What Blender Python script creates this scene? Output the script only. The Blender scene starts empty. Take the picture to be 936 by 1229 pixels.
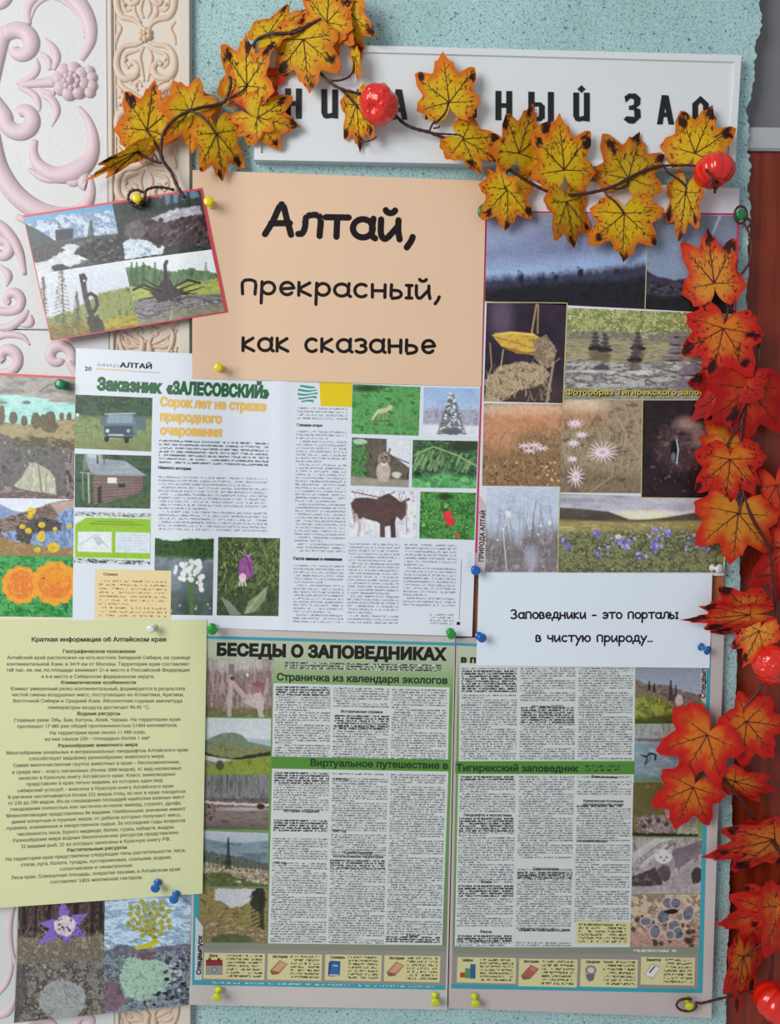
import bpy, math, random
import numpy as np
from mathutils import Matrix, Vector

# ------------------------------------------------------------------ camera, light, exposure
scene = bpy.context.scene
COL = scene.collection
W, H, F = 936.0, 1229.0, 1000.0
PPM = 1178.0                                   # photograph pixels per metre on the wall
PITCH, ROLL, DIST, EYE = math.radians(4.0), math.radians(0.9), F / PPM, 1.50
cam_data = bpy.data.cameras.new('camera')
cam_data.sensor_fit = 'VERTICAL'
cam_data.sensor_height = 24.0
cam_data.lens = F / H * 24.0
cam_data.clip_start = 0.02
cam = bpy.data.objects.new('camera', cam_data)
COL.objects.link(cam)
RM = Matrix.Rotation(math.radians(90) - PITCH, 4, 'X') @ Matrix.Rotation(ROLL, 4, 'Z')
cam.matrix_world = Matrix.Translation((0, -DIST, EYE)) @ RM
scene.camera = cam

scene.view_settings.view_transform = 'Standard'
scene.view_settings.look = 'None'
scene.view_settings.gamma = 1.0
scene.view_settings.exposure = 0.0
scene.view_settings.use_curve_mapping = False

world = bpy.data.worlds.new('room_daylight')
scene.world = world
world.use_nodes = True
wbg = world.node_tree.nodes['Background']
wbg.inputs[0].default_value = (0.90, 0.95, 1.0, 1)
wbg.inputs[1].default_value = 0.38

def area_light(name, loc, target, sx, sy, power, color):
    d = bpy.data.lights.new(name, 'AREA')
    d.shape = 'RECTANGLE'; d.size = sx; d.size_y = sy; d.energy = power; d.color = color
    o = bpy.data.objects.new(name, d); COL.objects.link(o)
    o.location = loc
    o.rotation_euler = (Vector(target) - Vector(loc)).to_track_quat('-Z', 'Y').to_euler()
    return o
area_light('window_daylight', (-1.55, -1.75, 2.15), (0.0, 0.0, 1.50), 1.1, 1.3, 44.0, (1.0, 0.99, 0.97))

# ------------------------------------------------------------------ geometry of the wall plane
R3 = np.array(RM.to_3x3())
CO = np.array([0.0, -DIST, EYE])
def P(px, py, d=0.0):
    """point standing d metres in front of the wall, seen at photograph pixel (px, py)"""
    px = np.asarray(px, float); py = np.asarray(py, float)
    px, py, d = np.broadcast_arrays(px, py, np.asarray(d, float))
    v = np.stack([(px - W/2)/F, -(py - H/2)/F, -np.ones_like(px)], -1) @ R3.T
    t = (DIST - d) / v[..., 1]
    return CO + v * t[..., None]

def smooth(x, a, b):
    t = np.clip((np.asarray(x, float) - a) / (b - a), 0, 1)
    return t*t*(3 - 2*t)

def lin(c):
    c = np.asarray(c, float)
    return np.where(c <= 0.04045, c/12.92, ((c + 0.055)/1.055)**2.4)
def L255(r, g, b, k=1.0):
    v = np.clip(lin(np.array([r, g, b])/255.0)*k, 0, 0.92)
    return (float(v[0]), float(v[1]), float(v[2]), 1.0)

# how strongly each place on the wall is lit in the photograph (used to find the true paint colours)
def lightat(px, py):
    return float(GA * (1 - GX*(px/936.0) - GY*smooth(py, 500, 1229)*1.0))
GA, GX, GY = 0.92, 0.20, 0.12

# ------------------------------------------------------------------ materials
def new_mat(name):
    m = bpy.data.materials.new(name); m.use_nodes = True
    return m, m.node_tree.nodes, m.node_tree.links, m.node_tree.nodes['Principled BSDF']

def plain(name, rgb, rough=0.6, spec=0.5, bump=0.0, bscale=400.0, var=0.0, metal=0.0, coat=0.0):
    m, N, Lk, b = new_mat(name)
    b.inputs['Base Color'].default_value = rgb
    b.inputs['Roughness'].default_value = rough
    b.inputs['Specular IOR Level'].default_value = spec
    b.inputs['Metallic'].default_value = metal
    b.inputs['Coat Weight'].default_value = coat
    tc = N.new('ShaderNodeTexCoord')
    no = N.new('ShaderNodeTexNoise'); no.inputs['Scale'].default_value = bscale
    no.inputs['Detail'].default_value = 3
    Lk.new(tc.outputs['Object'], no.inputs['Vector'])
    if bump > 0:
        bp = N.new('ShaderNodeBump'); bp.inputs['Strength'].default_value = bump
        bp.inputs['Distance'].default_value = 0.001
        Lk.new(no.outputs['Fac'], bp.inputs['Height']); Lk.new(bp.outputs['Normal'], b.inputs['Normal'])
    if var > 0:
        n2 = N.new('ShaderNodeTexNoise'); n2.inputs['Scale'].default_value = 14.0
        Lk.new(tc.outputs['Object'], n2.inputs['Vector'])
        mx = N.new('ShaderNodeMix'); mx.data_type = 'RGBA'
        mx.inputs[6].default_value = tuple(c*(1-var) for c in rgb[:3]) + (1,)
        mx.inputs[7].default_value = tuple(min(1, c*(1+var)) for c in rgb[:3]) + (1,)
        Lk.new(n2.outputs['Fac'], mx.inputs[0]); Lk.new(mx.outputs[2], b.inputs['Base Color'])
    return m

def attr_mat(name, rough=0.45, spec=0.4, bump=0.0, trans=0.0):
    m, N, Lk, b = new_mat(name)
    a = N.new('ShaderNodeAttribute'); a.attribute_name = 'Col'
    Lk.new(a.outputs['Color'], b.inputs['Base Color'])
    b.inputs['Roughness'].default_value = rough
    b.inputs['Specular IOR Level'].default_value = spec
    if bump > 0:
        tc = N.new('ShaderNodeTexCoord'); no = N.new('ShaderNodeTexNoise')
        no.inputs['Scale'].default_value = 900; Lk.new(tc.outputs['Object'], no.inputs['Vector'])
        bp = N.new('ShaderNodeBump'); bp.inputs['Strength'].default_value = bump
        bp.inputs['Distance'].default_value = 0.0006
        Lk.new(no.outputs['Fac'], bp.inputs['Height']); Lk.new(bp.outputs['Normal'], b.inputs['Normal'])
    if trans > 0:
        out = N['Material Output']; tr = N.new('ShaderNodeBsdfTranslucent'); mx = N.new('ShaderNodeMixShader')
        mx.inputs[0].default_value = trans
        Lk.new(a.outputs['Color'], tr.inputs['Color'])
        Lk.new(b.outputs[0], mx.inputs[1]); Lk.new(tr.outputs[0], mx.inputs[2]); Lk.new(mx.outputs[0], out.inputs[0])
    return m

def text_mat(name, ink, paper, dens=0.5, cw=1.15, gap=0.25):
    """small print: rows of broken dark marks, one row of letters per strip of the mesh"""
    m, N, Lk, b = new_mat(name)
    b.inputs['Roughness'].default_value = 0.5
    uv = N.new('ShaderNodeUVMap'); uv.uv_map = 'UVMap'
    sp = N.new('ShaderNodeSeparateXYZ'); Lk.new(uv.outputs[0], sp.inputs[0])
    def math_(op, a, bb=None, c=None):
        n = N.new('ShaderNodeMath'); n.operation = op
        for i, x in enumerate((a, bb, c)):
            if x is None: continue
            if isinstance(x, (int, float)): n.inputs[i].default_value = x
            else: Lk.new(x, n.inputs[i])
        return n.outputs[0]
    u, v = sp.outputs[0], sp.outputs[1]
    row = math_('FLOOR', v)
    fr = math_('FRACT', v)
    cx = math_('FLOOR', math_('MULTIPLY', u, 1.0/cw))
    cy = math_('FLOOR', math_('MULTIPLY', fr, 2.0))
    cb = N.new('ShaderNodeCombineXYZ'); Lk.new(cx, cb.inputs[0]); Lk.new(row, cb.inputs[1]); Lk.new(cy, cb.inputs[2])
    wn = N.new('ShaderNodeTexWhiteNoise'); wn.noise_dimensions = '3D'; Lk.new(cb.outputs[0], wn.inputs['Vector'])
    ink1 = math_('LESS_THAN', wn.outputs['Value'], dens)
    wx = math_('FLOOR', math_('MULTIPLY', u, 1.0/(cw*2.2)))
    cb2 = N.new('ShaderNodeCombineXYZ'); Lk.new(wx, cb2.inputs[0]); Lk.new(row, cb2.inputs[1]); cb2.inputs[2].default_value = 7.7
    wn2 = N.new('ShaderNodeTexWhiteNoise'); wn2.noise_dimensions = '3D'; Lk.new(cb2.outputs[0], wn2.inputs['Vector'])
    word = math_('GREATER_THAN', wn2.outputs['Value'], gap)
    t = math_('MULTIPLY', ink1, word)
    mx = N.new('ShaderNodeMix'); mx.data_type = 'RGBA'
    Lk.new(t, mx.inputs[0]); mx.inputs[6].default_value = paper; mx.inputs[7].default_value = ink
    Lk.new(mx.outputs[2], b.inputs['Base Color'])
    return m

# ------------------------------------------------------------------ object helpers
def mesh_from(name, verts, faces, mat=None, colors=None, uvs=None, smooth_=True):
    me = bpy.data.meshes.new(name)
    me.from_pydata([tuple(map(float, v)) for v in verts], [], [tuple(map(int, f)) for f in faces])
    if colors is not None:
        at = me.color_attributes.new('Col', 'FLOAT_COLOR', 'POINT')
        arr = np.ones((len(verts), 4)); arr[:, :3] = colors
        at.data.foreach_set('color', arr.ravel())
    if uvs is not None:
        l = me.uv_layers.new(name='UVMap')
        vi = np.zeros(len(me.loops), int); me.loops.foreach_get('vertex_index', vi)
        l.data.foreach_set('uv', np.asarray(uvs, float)[vi].ravel())
    if mat: me.materials.append(mat)
    if smooth_: me.polygons.foreach_set('use_smooth', [True]*len(me.polygons))
    me.update()
    return me

def add(name, me, parent=None, label=None, cat=None, group=None, kind=None):
    o = bpy.data.objects.new(name, me); COL.objects.link(o)
    if parent is not None:
        o.parent = parent
        o.matrix_parent_inverse = Matrix.Translation(-Vector(parent.location)) if parent.type == 'EMPTY' else Matrix()
    if label: o['label'] = label
    if cat: o['category'] = cat
    if group: o['group'] = group
    if kind: o['kind'] = kind
    return o

def thing(name, loc, label, cat, group=None):
    o = bpy.data.objects.new(name, None); COL.objects.link(o)
    o.empty_display_size = 0.02
    o.location = tuple(map(float, loc)); o['label'] = label; o['category'] = cat
    if group: o['group'] = group
    return o

class MB:
    def __init__(s): s.v = []; s.f = []; s.n = 0; s.c = []
    def add(s, V, Fs, c=None):
        V = np.asarray(V, float).reshape(-1, 3)
        s.v.append(V); s.f += [tuple(i + s.n for i in f) for f in Fs]; s.n += len(V)
        if c is not None: s.c.append(np.broadcast_to(c, (len(V), 3)))
    def mesh(s, name, mat=None, smooth_=True):
        return mesh_from(name, np.concatenate(s.v), s.f, mat, np.concatenate(s.c) if s.c else None, None, smooth_)

def grid_faces(nu, nv):
    i, j = np.meshgrid(np.arange(nu-1), np.arange(nv-1))
    a = (j*nu + i).ravel()
    return np.stack([a, a+nu, a+nu+1, a+1], 1)

def fast_mesh(name, V, Fq, mat, colors=None):
    """quad mesh by foreach_set"""
    me = bpy.data.meshes.new(name)
    nf = len(Fq)
    me.vertices.add(len(V)); me.vertices.foreach_set('co', V.ravel())
    me.loops.add(nf*4); me.loops.foreach_set('vertex_index', Fq.ravel().astype(np.int32))
    me.polygons.add(nf); me.polygons.foreach_set('loop_start', (np.arange(nf)*4).astype(np.int32))
    me.update(calc_edges=True)
    me.polygons.foreach_set('use_smooth', np.ones(nf, bool))
    if colors is not None:
        at = me.color_attributes.new('Col', 'FLOAT_COLOR', 'POINT')
        arr = np.ones((len(V), 4)); arr[:, :3] = colors
        at.data.foreach_set('color', arr.ravel())
    me.materials.append(mat)
    me.update(); me.validate()
    return me

def tube(mb, pts, rad, seg=8, cap=True, flat=1.0, c=None):
    pts = np.asarray(pts, float); n = len(pts)
    rad = np.broadcast_to(np.asarray(rad, float), (n,))
    T = np.gradient(pts, axis=0); T /= np.linalg.norm(T, axis=1)[:, None] + 1e-12
    ref = np.array([0, 1.0, 0])
    V = []
    for k in range(n):
        b = np.cross(T[k], ref)
        if np.linalg.norm(b) < 0.05: b = np.cross(T[k], [1.0, 0, 0.3])
        b /= np.linalg.norm(b); q = np.cross(b, T[k])
        a = np.arange(seg)*2*math.pi/seg
        V.append(pts[k] + rad[k]*(np.cos(a)[:, None]*b + flat*np.sin(a)[:, None]*q))
    V = np.concatenate(V)
    Fs = []
    for k in range(n-1):
        for j in range(seg):
            Fs.append((k*seg+j, k*seg+(j+1) % seg, (k+1)*seg+(j+1) % seg, (k+1)*seg+j))
    if cap: Fs += [tuple(range(seg-1, -1, -1)), tuple(range((n-1)*seg, n*seg))]
    mb.add(V, Fs, c)

def spline(pts, n=6):
    """Catmull-Rom through the points (any dimension)"""
    p = np.asarray(pts, float)
    if len(p) < 3:
        return np.stack([p[0]+(p[-1]-p[0])*t for t in np.linspace(0, 1, n+1)])
    p = np.concatenate([[2*p[0]-p[1]], p, [2*p[-1]-p[-2]]])
    out = []
    for i in range(1, len(p)-2):
        for t in np.linspace(0, 1, n, endpoint=False):
            out.append(0.5*((2*p[i]) + (-p[i-1]+p[i+1])*t + (2*p[i-1]-5*p[i]+4*p[i+1]-p[i+2])*t*t + (-p[i-1]+3*p[i]-3*p[i+1]+p[i+2])*t**3))
    out.append(p[-2])
    return np.array(out)

def lathe(mb, prof, centre, axis, seg=18, c=None):
    """profile (radius, height) spun round axis"""
    axis = np.asarray(axis, float)/np.linalg.norm(axis)
    x = np.cross(axis, [0.3, 0.1, 1.0]); x /= np.linalg.norm(x); y = np.cross(axis, x)
    a = np.arange(seg)*2*math.pi/seg
    V = [np.asarray(centre)+h*axis+r*(np.cos(a)[:, None]*x+np.sin(a)[:, None]*y) for r, h in prof]
    Fs = []
    for k in range(len(prof)-1):
        for j in range(seg):
            Fs.append((k*seg+j, k*seg+(j+1) % seg, (k+1)*seg+(j+1) % seg, (k+1)*seg+j))
    Fs += [tuple(range(seg-1, -1, -1)), tuple(range((len(prof)-1)*seg, len(prof)*seg))]
    mb.add(np.concatenate(V), Fs, c)

def prism(mb, poly, d0, d1, c=None):
    """outline in photograph pixels on the wall, from depth d0 to d1"""
    x = [p[0] for p in poly]; y = [p[1] for p in poly]; n = len(poly)
    V0 = P(x, y, d0)
    V1 = V0.copy(); V1[:, 1] = -d1                     # straight out from the wall
    V = np.concatenate([V0, V1])
    Fs = [tuple(range(n, 2*n)), tuple(range(n-1, -1, -1))] + [(i, (i+1) % n, n+(i+1) % n, n+i) for i in range(n)]
    mb.add(V, Fs, c)

def prism_front(mb, poly, d0, d1):
    """same, but the outline is where the FRONT face shows"""
    x = [p[0] for p in poly]; y = [p[1] for p in poly]; n = len(poly)
    V1 = P(x, y, d1); V0 = V1.copy(); V0[:, 1] = -d0
    V = np.concatenate([V0, V1])
    mb.add(V, [tuple(range(n, 2*n)), tuple(range(n-1, -1, -1))] + [(i, (i+1) % n, n+(i+1) % n, n+i) for i in range(n)])

# ------------------------------------------------------------------ sheets of paper
def support(px):
    return 0.0062 + 0.0103*(1 - smooth(px, 212, 300))

def bil(q, u, v):
    q = np.asarray(q, float)
    u = np.asarray(u)[..., None]; v = np.asarray(v)[..., None]
    return (q[0]*(1-u)+q[1]*u)*(1-v) + (q[3]*(1-u)+q[2]*u)*v

class Sheet:
    def __init__(s, root, quad, layer, mat, own=None, cell=5.0, part='paper', thick=0.00025, plabel=None):
        s.root = root; s.quad = np.asarray(quad, float); s.layer = layer; s.own = own
        q = s.quad
        w = np.linalg.norm(q[1]-q[0]); h = np.linalg.norm(q[3]-q[0])
        nu, nv = int(w/cell)+2, int(h/cell)+2
        U, V = np.meshgrid(np.linspace(0, 1, nu), np.linspace(0, 1, nv))
        xy = bil(q, U, V).reshape(-1, 2)
        top = P(xy[:, 0], xy[:, 1], s.d(xy[:, 0], xy[:, 1]))
        Fq = grid_faces(nu, nv)
        idx = np.arange(nu*nv).reshape(nv, nu)
        loop = np.concatenate([idx[0, :], idx[1:, -1], idx[-1, -2::-1], idx[-2:0:-1, 0]])
        back = top[loop].copy(); back[:, 1] += thick
        n0 = len(top); m = len(loop); k = np.arange(m); k2 = (k+1) % m
        Fs = np.stack([n0+k, n0+k2, n0+m+k2, n0+m+k], 1)
        me = fast_mesh(part, np.concatenate([top, top[loop], back]), np.concatenate([Fq, Fs]), mat)
        s.ob = add(part, me, root, plabel)
    def d(s, px, py):
        r = support(px) + s.layer*0.0006
        if s.own is not None: r = r + s.own(np.asarray(px, float), np.asarray(py, float))
        return r
    def P(s, px, py, off=0.00012):
        return P(px, py, s.d(px, py) + off)
    def quadmesh(s, quad, mat, off=0.00012, cell=5.0, name='panel', label=None, parent=None):
        q = np.asarray(quad, float)
        nu = int(np.linalg.norm(q[1]-q[0])/cell)+2; nv = int(np.linalg.norm(q[3]-q[0])/cell)+2
        U, V = np.meshgrid(np.linspace(0, 1, nu), np.linspace(0, 1, nv))
        xy = bil(q, U, V).reshape(-1, 2)
        return add(name, fast_mesh(name, s.P(xy[:, 0], xy[:, 1], off), grid_faces(nu, nv), mat), parent or s.root, label)

def rect(x0, y0, x1, y1): return [(x0, y0), (x1, y0), (x1, y1), (x0, y1)]

# ------------------------------------------------------------------ lettering
def fill_loops(loops):
    """clean triangles for the union of closed outlines (nonzero winding)"""
    from mathutils.geometry import delaunay_2d_cdt
    vs, es, A, B = [], [], [], []
    for lp in loops:
        n0 = len(vs); n = len(lp)
        vs += [Vector((float(x), float(y))) for x, y in lp]
        es += [(n0+i, n0+(i+1) % n) for i in range(n)]
        A.append(lp); B.append(np.roll(lp, -1, axis=0))
    A = np.concatenate(A); B = np.concatenate(B)
    ov, oe, of = delaunay_2d_cdt(vs, es, [], 0, 1e-6)[:3]
    V = np.array([(v.x, v.y) for v in ov]); T = np.array([f for f in of if len(f) == 3])
    if len(T) == 0: return np.zeros((0, 3)), []
    c = V[T].mean(1)
    order = np.argsort(c[:, 0]); keep = np.zeros(len(T), bool)
    for s_ in range(0, len(T), 400):
        k = order[s_:s_+400]; cx, cy = c[k, 0][:, None], c[k, 1][:, None]
        sel = np.maximum(A[:, 0], B[:, 0]) >= cx.min()
        a_, b_ = A[sel], B[sel]
        up = (a_[:, 1] <= cy) & (b_[:, 1] > cy); dn = (a_[:, 1] > cy) & (b_[:, 1] <= cy)
        t = (cy-a_[:, 1])/np.where(np.abs(b_[:, 1]-a_[:, 1]) < 1e-12, 1e-12, b_[:, 1]-a_[:, 1])
        xi = a_[:, 0]+t*(b_[:, 0]-a_[:, 0])
        w = ((up & (xi > cx)).astype(int)-(dn & (xi > cx)).astype(int)).sum(1)
        keep[k] = w != 0
    ar = np.cross(V[T[:, 1]]-V[T[:, 0]], V[T[:, 2]]-V[T[:, 0]])
    T = T[keep & (np.abs(ar) > 1e-9)]
    used = np.unique(T); mp = np.zeros(len(V), int); mp[used] = np.arange(len(used))
    V = V[used]
    return np.concatenate([V, np.zeros((len(V), 1))], 1), [tuple(f) for f in mp[T]]

def text_geo(body, bold):
    cu = bpy.data.curves.new('t', 'FONT'); cu.body = body; cu.size = 1.0
    cu.resolution_u = 2; cu.fill_mode = 'NONE'
    o = bpy.data.objects.new('t', cu); COL.objects.link(o)
    dg = bpy.context.evaluated_depsgraph_get(); dg.update()
    me = bpy.data.meshes.new_from_object(o.evaluated_get(dg))
    V = np.zeros(len(me.vertices)*3); me.vertices.foreach_get('co', V); V = V.reshape(-1, 3)[:, :2]
    E = [tuple(e.vertices) for e in me.edges]
    bpy.data.objects.remove(o); bpy.data.curves.remove(cu); bpy.data.meshes.remove(me)
    nxt = {}
    for i, j in E: nxt.setdefault(i, []).append(j); nxt.setdefault(j, []).append(i)
    seen = set(); loops = []
    for s_ in range(len(V)):
        if s_ in seen or s_ not in nxt: continue
        lp = [s_]; seen.add(s_); cur = s_+1 if s_+1 in nxt[s_] else nxt[s_][0]
        while cur not in seen:
            lp.append(cur); seen.add(cur)
            q = [k for k in nxt[cur] if k not in seen]
            if not q: break
            cur = q[0]
        if len(lp) > 2:
            p = V[lp]; d = np.linalg.norm(p-np.roll(p, 1, axis=0), axis=1); p = p[d > 1e-5]
            if len(p) > 2: loops.append(p)
    if bold > 0 and loops:
        def wn(q, pt):
            b_ = np.roll(q, -1, axis=0)
            up = (q[:, 1] <= pt[1]) & (b_[:, 1] > pt[1]); dn = (q[:, 1] > pt[1]) & (b_[:, 1] <= pt[1])
            xi = q[:, 0]+(pt[1]-q[:, 1])/np.where(np.abs(b_[:, 1]-q[:, 1]) < 1e-12, 1, b_[:, 1]-q[:, 1])*(b_[:, 0]-q[:, 0])
            return int((up & (xi > pt[0])).sum()-(dn & (xi > pt[0])).sum())
        bb = [(p.min(0), p.max(0)) for p in loops]
        out = []
        for k_, p in enumerate(loops):
            own = 1 if (p[:, 0]*np.roll(p[:, 1], -1)-np.roll(p[:, 0], -1)*p[:, 1]).sum() > 0 else -1
            w_ = sum(wn(q, p[0]) for m_, q in enumerate(loops) if m_ != k_ and (bb[m_][0] < p[0]).all() and (bb[m_][1] > p[0]).all())
            sg = -own if w_*own < 0 else own
            e = np.roll(p, -1, axis=0)-p; e /= np.linalg.norm(e, axis=1)[:, None]
            n = np.stack([e[:, 1], -e[:, 0]], 1)*sg
            m = n+np.roll(n, 1, axis=0); l = np.linalg.norm(m, axis=1)[:, None]; m = m/np.maximum(l, 1e-6)
            k = 1/np.maximum(.5, (m*n).sum(1))[:, None]
            out.append(p+m*k*bold)
        loops = out
    if not loops: return np.zeros((0, 3)), []
    return fill_loops(loops)
CAPH = 0.729
def lettering(sh, items, mat, name='lettering', label=None, off=0.00022, parent=None):
    """items: (text, x0, y0, x1, y1, cap height px, bold) baseline from (x0,y0) to (x1,y1)"""
    mb = MB()
    for k, it in enumerate(items):
        body, x0, y0, x1, y1, ch, bold = it
        V, Fs = text_geo(body, bold)
        if len(V) == 0: continue
        a, b = V[:, 0].min(), V[:, 0].max()
        t = (V[:, 0]-a)/(b-a)
        ln = math.hypot(x1-x0, y1-y0); nx, ny = (y1-y0)/ln, -(x1-x0)/ln
        hgt = V[:, 1]/CAPH*ch
        px = x0+(x1-x0)*t+nx*hgt; py = y0+(y1-y0)*t+ny*hgt
        Vw = sh.P(px, py, off) if sh is not None else P(px, py, off)
        mb.add(Vw, Fs)
    return add(name, mb.mesh(name, mat, False), parent or sh.root, label, kind='stuff' if len(items) > 3 else None)

def column(sh, name, mat, x0, x1, y0, y1, n, seed, short=(), skip=(), lean=0.0, slope=0.0, fill=0.62, label=None, par=True, parent=None, off=0.0002):
    """a column of small print; x0,x1 at the top, lean = shift in x at the bottom"""
    rnd = random.Random(seed)
    V = []; Fs = []; UV = []; cnt = 0
    pitch = (y1-y0)/n
    nextp = rnd.randint(3, 8)
    for k in range(n):
        if any(a <= k < b for a, b in skip): continue
        f = (k+0.5)/n
        xa = x0+lean*f; xb = x1+lean*f
        if par:
            nextp -= 1
            if nextp == 0:
                xb = xa+(xb-xa)*rnd.uniform(.25, .9)
            elif nextp < 0:
                xa += 4; nextp = rnd.randint(4, 11)
        y = y0+pitch*(k+0.19); hh = pitch*fill
        m = max(2, int((xb-xa)/9)+1)
        base = cnt
        for i in range(m+1):
            x = xa+(xb-xa)*i/m
            yy = y+slope*(x-x0)
            for j in (0, 1):
                V.append((x, yy+hh*j)); UV.append((x*1.0+k*37.3, k+0.04+0.92*j)); cnt += 1
        for i in range(m): Fs.append((base+2*i, base+2*i+1, base+2*i+3, base+2*i+2))
    V = np.array(V)
    Vw = sh.P(V[:, 0], V[:, 1], off)
    return add(name, mesh_from(name, Vw, Fs, mat, None, UV), parent or sh.root, label, kind='stuff' if len(Fs) > 3 else None)

# hand-drawn round letters: advance, strokes (x-height = 1)
def arc(cx, cy, rx, ry, a0, a1, n=16):
    a = np.radians(np.linspace(a0, a1, n)); return [(cx+rx*math.cos(t), cy+ry*math.sin(t)) for t in a]
def breve(cx): return arc(cx, 1.42, .2, .2, 200, 340, 8)
G = {
 'а': (1.05, [arc(.45, .45, .4, .43, 60, 400), [(.86, .92), (.82, .5), (.84, .12), (.96, .0)]]),
 'А': (1.28, [[(.0, -.02), (.3, .62), (.62, 1.42), (.86, .7), (1.05, .0)], [(.22, .5), (.98, .55)]]),
 'л': (1.02, [[(.0, .06), (.16, .1), (.26, .4), (.32, .9), (.84, .9), (.86, .0)]]),
 'т': (1.0, [[(.0, .9), (.92, .93)], [(.46, .9), (.46, .0)]]),
 'и': (1.0, [[(.06, .9), (.07, .3), (.16, .04), (.34, .05), (.74, .6)], [(.76, .9), (.77, .4), (.84, .0)]]),
 'й': (1.0, [[(.06, .9), (.07, .3), (.16, .04), (.34, .05), (.74, .6)], [(.76, .9), (.77, .4), (.84, .0)], breve(.42)]),
 'п': (1.0, [[(.08, .0), (.1, .9), (.76, .9), (.78, .0)]]),
 'р': (1.0, [[(.1, .9), (.09, .2), (.08, -.62)], arc(.46, .46, .36, .42, 150, -150)]),
 'е': (.98, [[(.1, .42), (.78, .5)] + arc(.46, .46, .36, .44, 10, 318)]),
 'к': (.92, [[(.08, .92), (.08, .0)], [(.68, .9), (.14, .42), (.74, .0)]]),
 'с': (.92, [arc(.46, .45, .38, .45, 50, 312)]),
 'н': (1.02, [[(.08, .9), (.1, .0)], [(.8, .9), (.8, .0)], [(.1, .46), (.8, .47)]]),
 'ь': (.9, [[(.08, .92), (.08, .02)] + arc(.34, .25, .36, .27, -90, 90, 10) + [(.1, .52)]]),
 'ы': (1.36, [[(.08, .92), (.08, .02)] + arc(.32, .25, .32, .27, -90, 90, 10) + [(.1, .52)], [(1.08, .9), (1.08, .0)], [(.92, .9), (1.24, .9)], [(.92, .0), (1.24, .0)]]),
 'з': (.86, [[(.08, .82)] + arc(.36, .68, .3, .23, 120, -80, 9) + arc(.36, .23, .34, .25, 80, -140, 10)]),
 'о': (.98, [arc(.46, .45, .4, .45, 90, 450, 20)]),
 'в': (.88, [[(.1, .0), (.1, .9)] + arc(.4, .69, .24, .21, 90, -80, 8) + arc(.4, .24, .32, .25, 80, -90, 9) + [(.1, .0)]]),
 'д': (1.08, [[(.2, .1), (.32, .5), (.36, .9), (.8, .9), (.8, .06)], [(.02, -.3), (.02, .06), (.98, .06), (.98, -.3)]]),
 'ч': (.96, [[(.08, .92), (.1, .55), (.3, .42), (.74, .5)], [(.76, .92), (.76, .0)]]),
 'у': (.92, [[(.04, .9), (.42, .16)], [(.82, .9), (.42, .12), (.12, -.6)]]),
 'ю': (1.3, [[(.08, .9), (.08, .0)], [(.08, .45), (.4, .45)], arc(.78, .45, .37, .45, 90, 450, 18)]),
 'э': (.92, [arc(.36, .45, .4, .45, 135, -140), [(.28, .48), (.74, .48)]]),
 'З': (1.1, [[(.08, 1.2)] + arc(.42, 1.0, .38, .34, 130, -80, 9) + arc(.42, .33, .45, .35, 80, -140, 10)]),
 ',': (.6, [[(.3, .14), (.24, -.06), (.08, -.36)]]),
 '–': (.8, [[(.08, .48), (.6, .48)]]),
 '…': (.9, [[(.1, .04), (.11, .04)], [(.38, .04), (.39, .04)], [(.66, .04), (.67, .04)]]),
 ' ': (.72, []),
}
def comic(sh, text, x0, y0, x1, y1, xh, w, mat, parent=None, off=0.00022):
    mb = MB(); adv = 0; st = []
    for ch in text:
        a, ss = G[ch]
        for s_ in ss: st.append([(x+adv, y) for x, y in s_])
        adv += a + .06
    mx = max(p[0] for s_ in st for p in s_); mn = min(p[0] for s_ in st for p in s_)
    sx = (math.hypot(x1-x0, y1-y0))/(mx-mn)
    ca, sa = (x1-x0)/math.hypot(x1-x0, y1-y0), (y1-y0)/math.hypot(x1-x0, y1-y0)
    loops = []
    h = w/2
    for s_ in st:
        q = np.array([((x-mn)*sx, y*xh) for x, y in s_])
        if len(q) > 2: q = spline(q, 3 if len(q) > 7 else 5)
        q += np.array([1e-4, 2e-4])*len(loops) % .001
        for i in range(len(q)):
            an = np.linspace(0, 2*math.pi, 13)[:-1]+.1*i
            if i % 2 == 0 or i in (len(q)-1,) or len(q) < 8: loops.append(q[i]+h*np.stack([np.cos(an), np.sin(an)], 1))
            if i < len(q)-1:
                d = q[i+1]-q[i]; l = np.linalg.norm(d)
                if l < 1e-6: continue
                nn = np.array([-d[1], d[0]])/l*h
                loops.append(np.array([q[i]-nn, q[i+1]-nn, q[i+1]+nn, q[i]+nn]))
    V, Fs = fill_loops(loops)
    V = V[:, :2]
    px = x0+V[:, 0]*ca+V[:, 1]*sa; py = y0+V[:, 0]*sa-V[:, 1]*ca
    mb.add(sh.P(px, py, off), Fs)
    return add('lettering', mb.mesh('lettering', mat, False), parent or sh.root)

# ------------------------------------------------------------------ the painter for printed pictures
def _h(ix, iy, seed):
    n = (ix.astype(np.int64)*374761393 + iy.astype(np.int64)*668265263 + seed*1442695041) & 0xffffffff
    n = ((n ^ (n >> 13))*1274126177) & 0xffffffff
    n = n ^ (n >> 16)
    return (n & 0xffff)/65535.0
def vnoise(x, y, seed):
    ix = np.floor(x); iy = np.floor(y); fx = x-ix; fy = y-iy
    fx = fx*fx*(3-2*fx); fy = fy*fy*(3-2*fy)
    a = _h(ix, iy, seed); b = _h(ix+1, iy, seed); c = _h(ix, iy+1, seed); d = _h(ix+1, iy+1, seed)
    return (a*(1-fx)+b*fx)*(1-fy)+(c*(1-fx)+d*fx)*fy
def fbm(x, y, seed, o=4):
    t = 0; a = 1; s = 0
    for k in range(o):
        t = t+a*vnoise(x*2**k+k*17.3, y*2**k+k*9.1, seed+k*31); s += a; a *= 0.62
    return t/s

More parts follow.
